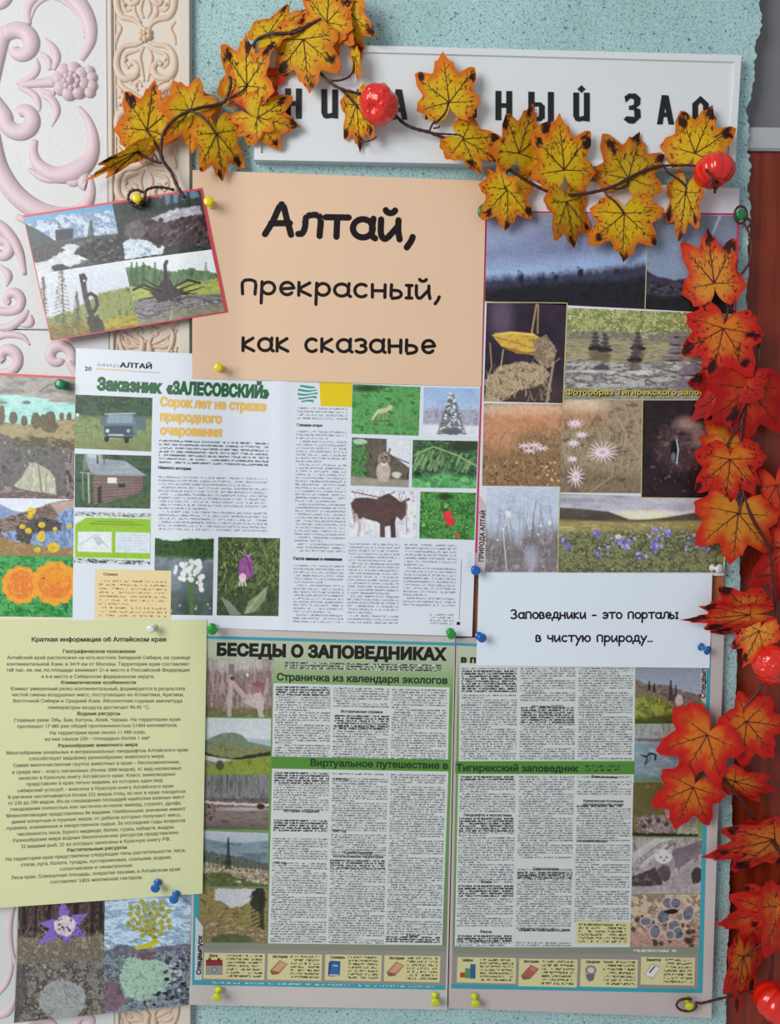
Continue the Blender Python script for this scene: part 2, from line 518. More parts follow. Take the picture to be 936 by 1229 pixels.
PRINT = {}
class Pic:
    def __init__(s, quad, seed=1, res=1.0):
        s.quad = np.asarray(quad, float); q = s.quad
        s.nu = max(3, int(np.linalg.norm(q[1]-q[0])*res)+1); s.nv = max(3, int(np.linalg.norm(q[3]-q[0])*res)+1)
        U, V = np.meshgrid(np.linspace(0, 1, s.nu), np.linspace(0, 1, s.nv))
        xy = bil(q, U, V)
        s.X = xy[..., 0]; s.Y = xy[..., 1]; s.C = np.zeros(s.X.shape+(3,)); s.seed = seed
        s.r = random.Random(seed)
    def _cols(s, cols, sc):
        if isinstance(cols, tuple): return np.array(cols, float)/255
        s.seed += 101
        wx = 2.2*(vnoise(s.X/5, s.Y/5, s.seed+1)-.5); wy = 2.2*(vnoise(s.X/5, s.Y/5, s.seed+2)-.5)
        t = fbm((s.X+wx)/sc[0], (s.Y+wy)/sc[1], s.seed, 5)
        t = np.clip((t-.5)*1.9+.5, 0, 1)
        cs = np.array(cols, float)/255
        k = t*(len(cs)-1); i = np.clip(np.floor(k).astype(int), 0, len(cs)-2); f = (k-i)[..., None]
        return cs[i]*(1-f)+cs[i+1]*f
    def put(s, m, cols, sc=(6, 6), a=1.0):
        m = np.clip(m, 0, 1)[..., None]*a
        s.C = s.C*(1-m)+s._cols(cols, sc)*m
        return s
    def fill(s, cols, sc=(6, 6)): return s.put(np.ones(s.X.shape), cols, sc)
    def vgrad(s, y0, y1, c0, c1):
        t = np.clip((s.Y-y0)/(y1-y0), 0, 1)[..., None]
        m = ((s.Y >= y0-1e-6) & (s.Y <= y1+1e-6))[..., None]
        c = (np.array(c0)*(1-t)+np.array(c1)*t)/255
        s.C = np.where(m, c, s.C); return s
    def below(s, pts, cols, sc=(6, 6), soft=1.2, rough=0, rs=4, a=1.0):
        pts = np.asarray(pts, float)
        yl = np.interp(s.X, pts[:, 0], pts[:, 1])
        if rough: yl = yl+rough*2*(fbm(s.X/rs, s.Y/rs*.5, s.seed+7)-.5)
        return s.put((s.Y-yl)/soft+.5, cols, sc, a)
    def band(s, pts, th, cols, sc=(6, 6), soft=1.2, rough=0, rs=4, a=1.0):
        pts = np.asarray(pts, float); yl = np.interp(s.X, pts[:, 0], pts[:, 1])
        n = rough*2*(fbm(s.X/rs, s.Y/rs, s.seed+9)-.5) if rough else 0
        return s.put(np.minimum((s.Y-yl+n)/soft+.5, (yl+th+n-s.Y)/soft+.5), cols, sc, a)
    def ell(s, cx, cy, rx, ry, cols, sc=(4, 4), rot=0, soft=1.0, rough=0, rs=4, a=1.0):
        c, n = math.cos(math.radians(rot)), math.sin(math.radians(rot))
        dx, dy = s.X-cx, s.Y-cy
        q = np.sqrt(((dx*c+dy*n)/rx)**2+((-dx*n+dy*c)/ry)**2)
        if rough: q = q+rough*2*(fbm(s.X/rs, s.Y/rs, s.seed+3)-.5)
        return s.put((1-q)*min(rx, ry)/soft+.5, cols, sc, a)
    def poly(s, pts, cols, sc=(5, 5), soft=1.0, rough=0, rs=4, a=1.0):
        p = np.asarray(pts, float); ins = np.zeros(s.X.shape, bool); dist = np.full(s.X.shape, 1e9)
        X, Y = s.X, s.Y
        if rough:
            X = X+rough*2*(fbm(s.X/rs, s.Y/rs, s.seed+5)-.5); Y = Y+rough*2*(fbm(s.X/rs, s.Y/rs, s.seed+6)-.5)
        for i in range(len(p)):
            a_, b_ = p[i], p[(i+1) % len(p)]
            e = b_-a_
            t = np.clip(((X-a_[0])*e[0]+(Y-a_[1])*e[1])/(e@e+1e-9), 0, 1)
            dist = np.minimum(dist, np.hypot(X-a_[0]-t*e[0], Y-a_[1]-t*e[1]))
            cond = (a_[1] > Y) != (b_[1] > Y)
            xi = a_[0]+(Y-a_[1])*e[0]/(e[1] if abs(e[1]) > 1e-9 else 1e-9)
            ins ^= cond & (X < xi)
        sd = np.where(ins, dist, -dist)
        return s.put(sd/soft+.5, cols, sc, a)
    def line(s, pts, w, cols, a=1.0, taper=False, soft=1.0):
        p = np.asarray(pts, float)
        best = np.full(s.X.shape, 1e9); n = len(p)-1
        for i in range(n):
            e = p[i+1]-p[i]
            t = np.clip(((s.X-p[i, 0])*e[0]+(s.Y-p[i, 1])*e[1])/(e@e+1e-9), 0, 1)
            d = np.hypot(s.X-p[i, 0]-t*e[0], s.Y-p[i, 1]-t*e[1])
            ww = w*(1-(i+t)/n*.8) if taper else w
            best = np.minimum(best, d-ww/2)
        return s.put(-best/soft+.5, cols, (4, 4), a)
    def dots(s, n, x0, x1, y0, y1, r0, r1, cols, a=1.0, asp=1.0, soft=1.0):
        for k in range(n):
            x, y = s.r.uniform(x0, x1), s.r.uniform(y0, y1); r = s.r.uniform(r0, r1)
            s.ell(x, y, r*asp, r, tuple(s.r.choice(cols)), rot=s.r.uniform(-20, 20), a=a, soft=soft)
        return s
    def blades(s, n, x0, x1, y0, y1, l0, l1, cols, w=1.0, ang=(-25, 25), a=.8):
        for k in range(n):
            x, y = s.r.uniform(x0, x1), s.r.uniform(y0, y1); l = s.r.uniform(l0, l1); t = math.radians(s.r.uniform(*ang))
            s.line([(x, y), (x+l*math.sin(t), y-l*math.cos(t))], w, tuple(s.r.choice(cols)), a, True)
        return s
    def fir(s, x, y0, y1, w, col, a=1.0):
        n = max(5, int((y1-y0)/2.2))
        for k in range(n):
            t = k/(n-1); hw = w*(.12+.88*t)*s.r.uniform(.7, 1.1); y = y0+(y1-y0)*t
            s.line([(x-hw, y+hw*.25), (x, y-1), (x+hw, y+hw*.25)], 1.5, col, a)
        return s
    def make(s, sh, name='photograph', label=None, mat=None, off=0.00016, k=1.0, contrast=1.14, grain=1.0):
        C = s.C
        s.seed += 55
        C = C*(1+.15*(fbm(s.X/1.7, s.Y/1.7, s.seed, 2)-.5)[..., None]*grain)
        if contrast != 1.0: C = np.clip((C-.45)*contrast+.45, 0, 1)
        cx, cy = s.quad.mean(0)
        g = k/lightat(cx, cy)
        if grain: C = C*.88+C.mean(-1, keepdims=True)*.12
        c = np.clip(lin(np.clip(C, 0, 1))*g, 0, .9).reshape(-1, 3)
        x, y = s.X.ravel(), s.Y.ravel()
        V = sh.P(x, y, off)
        return add(name, fast_mesh(name, V, grid_faces(s.nu, s.nv), mat or PRINT['photo'], c), sh.root, label)
# ------------------------------------------------------------------ wall, wood casing, relief panels
def wallpaper_mat():
    m, N, Lk, b = new_mat('turquoise_wallpaper')
    tc = N.new('ShaderNodeTexCoord')
    def noise(scale, det, rough=.6):
        n = N.new('ShaderNodeTexNoise'); n.inputs['Scale'].default_value = scale; n.inputs['Detail'].default_value = det
        n.inputs['Roughness'].default_value = rough; Lk.new(tc.outputs['Object'], n.inputs['Vector']); return n
    big = noise(9, 3); fine = noise(430, 4, .75); mid = noise(150, 3, .6)
    def ramp(src, stops):
        r = N.new('ShaderNodeValToRGB'); e = r.color_ramp.elements
        e[0].position, e[0].color = stops[0]; e[1].position, e[1].color = stops[1]
        for p, c in stops[2:]: x = e.new(p); x.color = c
        Lk.new(src, r.inputs[0]); return r.outputs[0]
    base = ramp(big.outputs['Fac'], [(0.3, L255(160, 195, 194)), (0.7, L255(182, 214, 215))])
    sp = ramp(fine.outputs['Fac'], [(0.42, (1, 1, 1, 1)), (0.50, (0, 0, 0, 1))])
    lt = ramp(mid.outputs['Fac'], [(0.50, (0, 0, 0, 1)), (0.70, (1, 1, 1, 1))])
    m1 = N.new('ShaderNodeMix'); m1.data_type = 'RGBA'
    sc = N.new('ShaderNodeMath'); sc.operation = 'MULTIPLY'; sc.inputs[1].default_value = .55
    Lk.new(sp, sc.inputs[0]); Lk.new(sc.outputs[0], m1.inputs[0])
    Lk.new(base, m1.inputs[6]); m1.inputs[7].default_value = L255(88, 116, 124)
    m2 = N.new('ShaderNodeMix'); m2.data_type = 'RGBA'
    s2 = N.new('ShaderNodeMath'); s2.operation = 'MULTIPLY'; s2.inputs[1].default_value = .35
    Lk.new(lt, s2.inputs[0]); Lk.new(s2.outputs[0], m2.inputs[0])
    Lk.new(m1.outputs[2], m2.inputs[6]); m2.inputs[7].default_value = L255(196, 222, 221)
    spk = noise(240, 2, .5)
    s3 = ramp(spk.outputs['Fac'], [(0.33, (.75, .75, .75, 1)), (0.37, (0, 0, 0, 1))])
    m3 = N.new('ShaderNodeMix'); m3.data_type = 'RGBA'; Lk.new(s3, m3.inputs[0]); Lk.new(m2.outputs[2], m3.inputs[6]); m3.inputs[7].default_value = L255(66, 84, 100)
    Lk.new(m3.outputs[2], b.inputs['Base Color']); b.inputs['Roughness'].default_value = .75
    bp = N.new('ShaderNodeBump'); bp.inputs['Strength'].default_value = .8; bp.inputs['Distance'].default_value = .0012
    Lk.new(mid.outputs['Fac'], bp.inputs['Height']); Lk.new(bp.outputs['Normal'], b.inputs['Normal'])
    return m

def wood_mat(name, dark, light, scale=1.0, rough=.35):
    m, N, Lk, b = new_mat(name)
    tc = N.new('ShaderNodeTexCoord'); mp = N.new('ShaderNodeMapping')
    mp.inputs['Scale'].default_value = (1.0*scale, 1.0*scale, 0.06*scale)
    Lk.new(tc.outputs['Object'], mp.inputs['Vector'])
    n = N.new('ShaderNodeTexNoise'); n.inputs['Scale'].default_value = 120; n.inputs['Detail'].default_value = 5
    n.inputs['Distortion'].default_value = .6
    Lk.new(mp.outputs[0], n.inputs['Vector'])
    r = N.new('ShaderNodeValToRGB'); e = r.color_ramp.elements
    e[0].position = .3; e[0].color = dark; e[1].position = .72; e[1].color = light
    Lk.new(n.outputs['Fac'], r.inputs[0]); Lk.new(r.outputs[0], b.inputs['Base Color'])
    b.inputs['Roughness'].default_value = rough
    bp = N.new('ShaderNodeBump'); bp.inputs['Strength'].default_value = .15; bp.inputs['Distance'].default_value = .0005
    Lk.new(n.outputs['Fac'], bp.inputs['Height']); Lk.new(bp.outputs['Normal'], b.inputs['Normal'])
    return m

M_WALL = wallpaper_mat()
M_CUT = plain('plaster_edge', L255(214, 222, 220), .9, var=.1)
M_WOOD = wood_mat('red_brown_varnish', L255(100, 27, 8, 1.15), L255(138, 50, 20, 1.15), 1.0, .32)
M_LATH = wood_mat('orange_wood', L255(150, 82, 45), L255(205, 130, 82), 1.6, .5)
M_LATHD = wood_mat('brown_wood', L255(110, 55, 32), L255(165, 90, 55), 1.6, .5)
M_GREY = plain('grey_paint', L255(120, 118, 122), .6, var=.08)
M_LEDGE = plain('white_gloss_paint', L255(176, 178, 182), .4)

# wall_back: wallpapered plaster skin 6 mm thick whose right edge is broken and uneven
edge = [(915, -60), (912, 0), (914, 30), (911, 45), (906, 52), (907, 66), (904, 78), (906, 92), (901, 104), (902, 118), (896, 132),
        (899, 150), (897, 178), (901, 200), (898, 230), (901, 262), (897, 300), (899, 330), (895, 352), (897, 380), (893, 430), (894, 500), (890, 560),
        (891, 600), (887, 660), (888, 700), (884, 760), (885, 800), (881, 860), (882, 900), (878, 960), (879, 1000), (875, 1060), (876, 1100), (872, 1150), (871, 1229), (869, 1300)]
ed = []
rr = random.Random(5)
for i in range(len(edge)-1):
    (x0, y0), (x1, y1) = edge[i], edge[i+1]
    n = max(2, int((y1-y0)/4))
    for k in range(n):
        t = k/n; ed.append((x0+(x1-x0)*t+rr.uniform(-1.1, 1.1)*(1.6 if y0 < 260 else .8), y0+(y1-y0)*t))
ex = P([p[0] for p in ed], [p[1] for p in ed], 0.0)
top_z, bot_z = 2.7, 0.0
V = []
Fs = []
col_pts = [(ex[0][0]+0.01, top_z)] + [(p[0], p[2]) for p in ex] + [(ex[-1][0], bot_z)]
n = len(col_pts)
for x, z in col_pts: V.append((x, 0, z))
for x, z in col_pts: V.append((-2.2, 0, z))
for x, z in col_pts: V.append((x+0.0015, 0.0095, z))
for i in range(n-1):
    Fs.append((i, n+i, n+i+1, i+1))
me = mesh_from('wall_back', V, Fs, M_WALL, smooth_=False)
add('wall_back', me, kind='structure')
me = mesh_from('wallpaper_edge', V[:n]+V[2*n:], [(i, i+1, n+i+1, n+i) for i in range(n-1)], M_CUT, smooth_=False)
add('trim_4', me, kind='structure', label='broken white plaster edge of the turquoise wallpaper beside the wood')

def boxw(name, x0, x1, y0, y1, z0, z1, mat, parent=None, bev=0.0015, **kw):
    """box in metres with its edges rounded"""
    import bmesh
    bm = bmesh.new(); bmesh.ops.create_cube(bm, size=1.0)
    for v in bm.verts:
        v.co = ((v.co.x+.5)*(x1-x0)+x0, (v.co.y+.5)*(y1-y0)+y0, (v.co.z+.5)*(z1-z0)+z0)
    if bev: bmesh.ops.bevel(bm, geom=bm.edges[:], offset=bev, segments=2, affect='EDGES')
    me = bpy.data.meshes.new(name); bm.to_mesh(me); bm.free(); me.materials.append(mat)
    return add(name, me, parent, **kw)
xr = float(P(868, 1229)[0])-0.02
zt = float(P(910, 183, -0.012)[2])
boxw('trim_1', xr, xr+0.36, 0.010, 0.045, 0.0, zt, M_WOOD, kind='structure', label='red brown varnished wooden door casing right of the wallpaper')
z1 = float(P(915, 155, -0.012)[2])
boxw('trim_2', xr, xr+0.36, 0.006, 0.045, zt+0.0005, z1, M_LEDGE, kind='structure', label='white painted ledge above the wooden casing')
z2 = float(P(915, -60, -0.02)[2])
boxw('trim_3', xr, xr+0.36, 0.020, 0.045, z1, 2.7, M_GREY, bev=0, kind='structure', label='grey recessed strip above the white ledge')

# sheets hang in front of these laths
def lath(name, quad, d0, d1, mat, label):
    mb = MB(); prism_front(mb, quad, d0, d1)
    t = add(name, mb.mesh(name, mat, False), None, label, 'wooden strip', 'wooden strips behind the sheets')
    return t
lath('wooden_lath', [(567, 640), (574, 640), (573, 768), (564, 768)], 0.0, 0.0045, M_LATHD, 'narrow brown wooden strip showing between the magazine spread and the white note')
lath('wooden_lath', [(855, 640), (868, 640), (868, 757), (853, 757)], 0.0, 0.0045, M_LATH, 'orange wooden strip right of the white note below the white pin')
lath('wooden_lath', [(537, 790), (546, 790), (543, 1208), (532, 1208)], 0.0, 0.0045, M_LATHD, 'dark wooden strip showing in the gap between the two newspaper pages')

# ---- ornamental panels on the left
M_TILE = plain('cream_white_panel', L255(214, 215, 214), .5, bump=.25, bscale=260, var=.035)
M_PINK = plain('pink_tinted_relief', L255(218, 196, 201), .5, bump=.2, bscale=260, var=.04)
M_CREAM = plain('cream_moulding', L255(216, 206, 192), .5, bump=.2, bscale=260, var=.03)
M_PEACH = plain('peach_tinted_relief', L255(217, 192, 170), .5, bump=.2, bscale=260, var=.05)
PD = 0.0055
def panel(name, x0, x1, ya, yb, d, mat, label, cat):
    t = thing(name, P((x0+x1)/2, (ya+yb)/2, 0), label, cat)
    a = P(x0, ya, d); b = P(x1, yb, d)
    mb = MB()
    return t
def slab(part, parent, xa, xb, za, zb, d, mat, bev=.0008):
    return boxw(part, xa, xb, -d, -0.0002, za, zb, mat, parent, bev)
XL = -0.62
xj = float(P(131, 300, PD)[0])         # joint between the panels and the moulding
xe = float(P(229, 300, .007)[0])        # outer edge of the moulding
zs = float(P(60, 396, PD)[2])
tp1 = thing('relief_panel', (XL+.15, 0, zs+.3), 'white ornamental panel with pink scrolls and a flower, upper left of the board', 'wall panel', 'ornamental wall panels')
slab('panel_slab', tp1, XL, xj-.0006, zs+.0006, zs+.62, PD, M_TILE)
tp2 = thing('relief_panel', (XL+.15, 0, zs-.4), 'white ornamental panel with faint pink scrolls, below the joint and behind the yellow sheet', 'wall panel', 'ornamental wall panels')
slab('panel_slab', tp2, XL, xj-.0006, zs-1.30, zs-.0006, PD, M_TILE)
tm = thing('ornate_moulding', (xe-.04, 0, 1.5), 'tall cream moulding strip with peach scroll relief beside the turquoise wall', 'moulding')
slab('moulding_slab', tm, xj+.0006, xe, zs-1.30, zs+.62, PD, M_CREAM)
zm0, zm1 = zs-1.30, zs+.62
for xa, xb, dd in ((xj+.0008, xj+.0050, .0085), (xe-.0115, xe-.0008, .0080), (xj+.0065, xj+.0085, .0068)):
    slab('rim', tm, xa, xb, zm0+.001, zm1-.001, dd, M_CREAM, .0007)

def scroll(parent, pts, rad, mat, d=PD, name='scroll', flat=.62, n=6):
    q = [tuple(p)+((rad[i],) if hasattr(rad, '__len__') else (rad,)) for i, p in enumerate(pts)]
    s = spline(q, n)
    W3 = P(s[:, 0], s[:, 1], d)
    mb = MB(); tube(mb, W3, np.maximum(s[:, 2], .4)/PPM, 10, True, flat)
    return add(name, mb.mesh(name, mat), parent)
def spiral(cx, cy, r0, r1, a0, a1, n=12):
    out = []
    for i in range(n):
        t = i/(n-1); a = math.radians(a0+(a1-a0)*t); r = r0+(r1-r0)*t
        out.append((cx+r*math.cos(a), cy+r*math.sin(a)))
    return out
def taper(n, a, b, c=None):
    if c is None: return [a+(b-a)*i/(n-1) for i in range(n)]
    return [a+(b-a)*min(1, 2*i/(n-1))+(c-b)*max(0, 2*i/(n-1)-1) for i in range(n)]
# upper panel
S = lambda pts, a, b, c=None: scroll(tp1, pts, [r*1.28 for r in taper(len(pts), a, b, c)], M_PINK, flat=.5)
S([(34, 30), (34, 8), (48, -8), (70, -12), (92, 2), (106, 24), (109, 45), (104, 60), (97, 72)], 3, 8, 3)
S([(36, 24), (44, 6), (62, -4), (84, 6), (98, 26), (102, 46)], 1.5, 3, 1.5)
S([(-10, 100)]+spiral(23, 55, 22, 7, 200, 520, 13), 7, 8, 5)
S([(-10, 118)]+spiral(26, 142, 21, 7, 190, -130, 13), 7, 8, 5)
S([(24, 102), (46, 100), (66, 98)], 3, 4, 5)
S([(20, 101), (38, 92), (45, 82), (44, 70)], 2, 4, 1)
S([(22, 104), (40, 113), (46, 124), (47, 134)], 2, 4, 1)
S([(54, 46), (64, 58), (68, 70), (64, 84)], 1, 5, 2)
S([(50, 114), (62, 120), (68, 134), (62, 152)], 2, 5, 1)
S([(48, 62), (58, 72), (60, 84)], 1, 3, 2); S([(46, 106), (58, 112), (66, 112)], 1, 3, 2)
S([(94, 128), (106, 145), (112, 168), (108, 190), (92, 205), (68, 210), (48, 200), (40, 184), (42, 168)], 2, 9, 3)
S([(34, 203), (52, 214), (72, 215), (92, 207)], 2, 4, 2)
S([(104, 222)]+spiral(90, 214, 12, 3, 30, -330, 10), 6, 5, 4)
S([(107, 210), (109, 228), (104, 245), (92, 256), (70, 260), (44, 252), (18, 232), (-2, 200), (-12, 160)], 3, 9, 9)
S([(104, 250), (84, 268), (52, 272), (20, 260)], 2, 5, 3)
S([(-8, 10), (6, 0), (14, -14)], 4, 6, 3)
S([(-14, 262), (6, 276), (22, 300), (30, 330)], 4, 6, 2)
S([(-12, 284)]+spiral(2, 300, 12, 4, 270, 560, 10), 5, 5, 4)
S([(0, 318), (10, 330), (8, 344)], 1, 4, 1)
S([(-10, 372), (8, 374)]+spiral(14, 360, 13, 4, 60, -240, 10), 4, 5, 3)
S([(-8, 394), (12, 392), (28, 380), (34, 372)], 2, 5, 1)
S([(24, 391), (36, 388), (36, 378)], 1, 4, 2)
# flower
mbf = MB()
fc = P(86, 98, PD+.002)
for k in range(8):
    a = k*math.pi/4+.2
    c = P(86+15*math.cos(a), 98+15*math.sin(a), PD)
    lathe(mbf, [(.0072*math.cos(t), .0058*math.sin(t)) for t in np.linspace(0, math.pi/2, 6)], c, (0, -1, 0), 14)
flower = add('flower', mbf.mesh('flower', M_PINK), tp1)
mbc = MB()
for k in range(8):
    a = k*math.pi/4
    c = P(86+8*math.cos(a), 98+8*math.sin(a), PD+.0035)
    lathe(mbc, [(.0034*math.cos(t), .0042*math.sin(t)) for t in np.linspace(0, math.pi/2, 5)], c, (0, -1, 0), 10)
lathe(mbc, [(.0046*math.cos(t), .0075*math.sin(t)) for t in np.linspace(0, math.pi/2, 6)], P(86, 98, PD+.002), (0, -1, 0), 14)
add('flower_centre', mbc.mesh('flower_centre', M_PINK), flower)
mbf = MB()
for a in (-.9, -.35, .25, .8):
    c = P(101+10*math.cos(a), 99+17*math.sin(a), PD)
    lathe(mbf, [(.0056*math.cos(t), .0042*math.sin(t)) for t in np.linspace(0, math.pi/2, 5)], c, (0, -1, 0), 12)
add('petal', mbf.mesh('petal', M_PINK), tp1)
# lower panel
S = lambda pts, a, b, c=None: scroll(tp2, pts, [r*1.25 for r in taper(len(pts), a, b, c)], M_PINK, flat=.5)
S([(100, 470), (92, 450), (84, 436)]+spiral(70, 428, 17, 4, 20, -330, 12), 4, 6, 4)
S([(-12, 452)]+spiral(8, 430, 17, 5, 90, -220, 11), 4, 6, 4)
S([(-14, 412), (6, 402), (26, 404), (36, 414)], 2, 4, 1)
S([(30, 1066), (18, 1082), (12, 1110), (14, 1140), (24, 1170)], 2, 3, 2)
S([(-4, 1195), (8, 1180), (14, 1160), (12, 1145)], 2, 3, 1)
S([(-6, 1222), (10, 1214), (18, 1198)], 2, 4, 1)
S([(22, 1240), (40, 1226), (60, 1226), (72, 1238)], 2, 5, 2)
S([(90, 1240)]+spiral(104, 1228, 12, 4, 160, 420, 10), 3, 5, 3)
for k in range(4): S([(-20, 560+k*130), (10, 540+k*130), (40, 560+k*130), (60, 600+k*130)], 2, 6, 2)

# moulding motif, repeated down the strip; x is measured from the strip's middle line
def motif(y):
    k = 1.0
    for s_ in (-1, 1):
        def T(pts):
            out = []
            for x, yy in pts:
                py = y+yy
                out.append((174.5+py*.0038+s_*x, py))
            return out
        Q = lambda pts, a, b, c=None: scroll(tm, T(pts), [r*1.45 for r in taper(len(pts), a, b, c)], M_PEACH, flat=.62, n=5)
        Q([(3, -6), (8, -14), (17, -19), (28, -22), (34, -34), (33, -50), (22, -58), (10, -52), (9, -42), (16, -37), (20, -42)], 1.5, 3.4, 2)
        Q([(3, 8), (12, 12), (26, 14), (34, 26), (34, 42), (26, 52), (14, 50), (9, 41), (14, 33), (20, 36)], 1.5, 3.4, 2)
        Q([(36, -16), (30, -8), (34, 2), (36, 12)], 1, 2, 1)
        Q([(2, 14), (7, 26), (5, 40), (2, 56)], 1, 2.2, 1)
        Q([(34, 48), (28, 62), (16, 70), (4, 76)], 1, 2.6, 1.2)
        Q([(2, 84), (10, 78), (22, 78), (30, 70), (36, 58)], 1, 2.2, 1)
        Q([(2, -20), (6, -30), (3, -44), (1, -60)], 1, 2, 1)
        Q([(4, 62), (9, 56), (13, 62), (9, 67)], 1, 1.8, 1)
        Q([(34, 62), (30, 68), (33, 76)], 1, 2.0, 1)
        Q([(36, -64), (34, -46), (36, -30)], 1, 1.8, 1)
        Q([(6, -14), (13, -26), (13, -36)], 1.6, 2.0, 1)
        Q([(3, 16), (14, 20), (24, 24), (26, 34), (20, 40)], 1, 1.8, 1.2)
        Q([(10, 62), (20, 56), (29, 50), (36, 38)], 1, 1.8, 1)
        Q([(2, 50), (8, 44), (12, 50)], 1, 1.6, 1)
        Q([(12, 72), (20, 66), (25, 70), (20, 75)], 1, 1.6, 1)
        Q([(17, -30), (24, -30), (28, -38), (27, -48)], 1, 1.6, 1)
    mb = MB()
    for s_, xx, yy, r in ((-1, 25, -36, 2.6), (1, 25, -36, 2.6), (-1, 24, 30, 2.4), (1, 24, 30, 2.4), (-1, 31, 84, 2.2), (1, 31, 84, 2.2), (1, 0, 72, 2.6)):
        lathe(mb, [(r/PPM*math.cos(t), r/PPM*1.2*math.sin(t)) for t in np.linspace(0, math.pi/2, 5)], P(174.5+y*.0038+s_*xx, y+yy, PD), (0, -1, 0), 10)
    add('bead', mb.mesh('bead', M_PEACH), tm)
    mb = MB()
    for k_ in range(6):
        a = k_*math.pi/3+.5
        lathe(mb, [(.0036*math.cos(t), .0042*math.sin(t)) for t in np.linspace(0, math.pi/2, 5)], P(174.5+y*.0038+5.2*math.cos(a), y+5.2*math.sin(a), PD), (0, -1, 0), 10)
    lathe(mb, [(.0026*math.cos(t), .0056*math.sin(t)) for t in np.linspace(0, math.pi/2, 5)], P(174.5+y*.0038, y, PD), (0, -1, 0), 10)
    add('rosette', mb.mesh('rosette', M_PEACH), tm)
for y in (-106, 42, 190, 338, 1146, 1294): motif(y)
# tulip-shaped palmette above the magazine page and at the foot
def palmette(cx, y):
    for s_ in (-1, 1):
        for pts, r in (([(1, 22), (5, 8), (4, -6), (10, -14)], (2, 4, 3, 1)), ([(6, 20), (20, 14), (30, 0), (32, -16), (24, -26)], (1.5, 2.5, 3, 3, 1.5)),
                       ([(3, 24), (16, 24), (32, 16), (37, 0)], (1.5, 2, 2, 1.5))):
            scroll(tm, [(cx+s_*a, y+b) for a, b in pts], r, M_PEACH, flat=.9, n=5)
palmette(175.5, 416)
palmette(181, 1222)

# ------------------------------------------------------------------ sign board
M_SIGN = plain('white_sign_plastic', L255(222, 226, 228), .35, var=.02)
M_BLACK = plain('black_letter_vinyl', L255(24, 24, 28), .35)
BQ = [(306, 51), (890, 66), (882, 203), (305, 192)]
sg = thing('sign_board', P(598, 128, .012), 'long white sign board with a raised rim and spaced black capital letters', 'sign')
mb = MB(); prism_front(mb, BQ, 0.0, .0115); add('board', mb.mesh('board', M_SIGN, False), sg)
def inset(q, k):
    q = np.asarray(q, float); c = q.mean(0)
    out = []
    for p in q: out.append((p[0]-math.copysign(k, p[0]-c[0]), p[1]-math.copysign(k, p[1]-c[1])))
    return out
mb = MB()
qo, qi = inset(BQ, .3), inset(BQ, 8.0)
for i in range(4):
    j = (i+1) % 4
    prism_front(mb, [qo[i], qo[j], qi[j], qi[i]], .0114, .0137)
add('rim', mb.mesh('rim', M_SIGN, False), sg)
LB = {
 'Н': [[(0,0),(.35,0),(.35,1),(0,1)], [(.65,0),(1,0),(1,1),(.65,1)], [(.35,.42),(.65,.42),(.65,.57),(.35,.57)]],
 'И': [[(0,0),(.35,0),(.35,.86),(0,.82)], [(.65,0),(1,0),(1,1),(.65,.98)], [(0,.80),(.35,.80),(.45,.9),(.28,1),(.12,.96)], [(.28,1),(.40,.84),(.65,.80),(.65,.96),(.45,.99)]],
 'К': [[(0,0),(.35,0),(.35,1),(0,1)], [(.35,.45),(.65,0),(1,0),(.62,.52),(.35,.6)], [(.45,.5),(.62,.45),(1,1),(.66,1)]],
 'А': [[(0,1),(.28,0),(.58,0),(.32,1)], [(.36,.06),(.66,0),(1,1),(.68,1)], [(.22,.60),(.78,.60),(.8,.74),(.2,.74)]],
 'Л': [[(0,1),(.22,0),(.5,0),(.32,1)], [(.5,0),(.8,0),(1,1),(.68,1)], [(.3,0),(.8,0),(.76,.16),(.3,.16)]],
 'Ь': [[(0,0),(.34,0),(.34,1),(0,1)], [(.34,.36),(.8,.36),(.95,.46),(.62,.50),(.34,.5)], [(.34,.86),(.62,.86),(.95,.9),(.8,1),(.34,1)], [(.66,.46),(1,.44),(1,.93),(.66,.9)]],
 'Ы': [[(0,0),(.24,0),(.24,1),(0,1)], [(.24,.36),(.5,.36),(.6,.46),(.4,.50),(.24,.5)], [(.24,.86),(.4,.86),(.6,.9),(.5,1),(.24,1)], [(.42,.44),(.64,.46),(.64,.92),(.42,.9)], [(.77,0),(1,0),(1,1),(.77,1)]],
 'Й': [[(0,.0),(.35,.0),(.35,.86),(0,.82)], [(.65,.0),(1,.0),(1,1),(.65,.98)], [(0,.80),(.35,.80),(.45,.9),(.28,1),(.12,.96)], [(.28,1),(.40,.84),(.65,.80),(.65,.96),(.45,.99)], [(.5,-.26),(.74,-.13),(.5,0-.0),(.26,-.13)]],
 'З': [[(.05,.1),(.3,.0),(.4,.15),(.12,.3)], [(.3,0),(.7,0),(.98,.14),(.62,.2),(.32,.14)], [(.62,.16),(.98,.13),(.96,.36),(.66,.50),(.6,.4)], [(.3,.42),(.66,.36),(.7,.54),(.32,.54)], [(.6,.46),(.96,.52),(1,.8),(.64,.8)], [(.0,.86),(.16,.76),(.64,.78),(1,.78),(.6,1),(.3,.99)]],
 'О': [[(0,.2),(.5,-.06),(.5,.16),(.34,.26),(0,.3)], [(.5,-.06),(1,.2),(1,.3),(.66,.26),(.5,.16)], [(0,.26),(.34,.22),(.34,.85),(0,.85)], [(.66,.22),(1,.26),(1,.85),(.66,.85)], [(0,.82),(1,.82),(.72,1.02),(.28,1.02)]],
 'У': [[(0,0),(.36,0),(.62,.6),(.4,.7)], [(.66,0),(1,0),(.5,1),(.16,1)]],
}
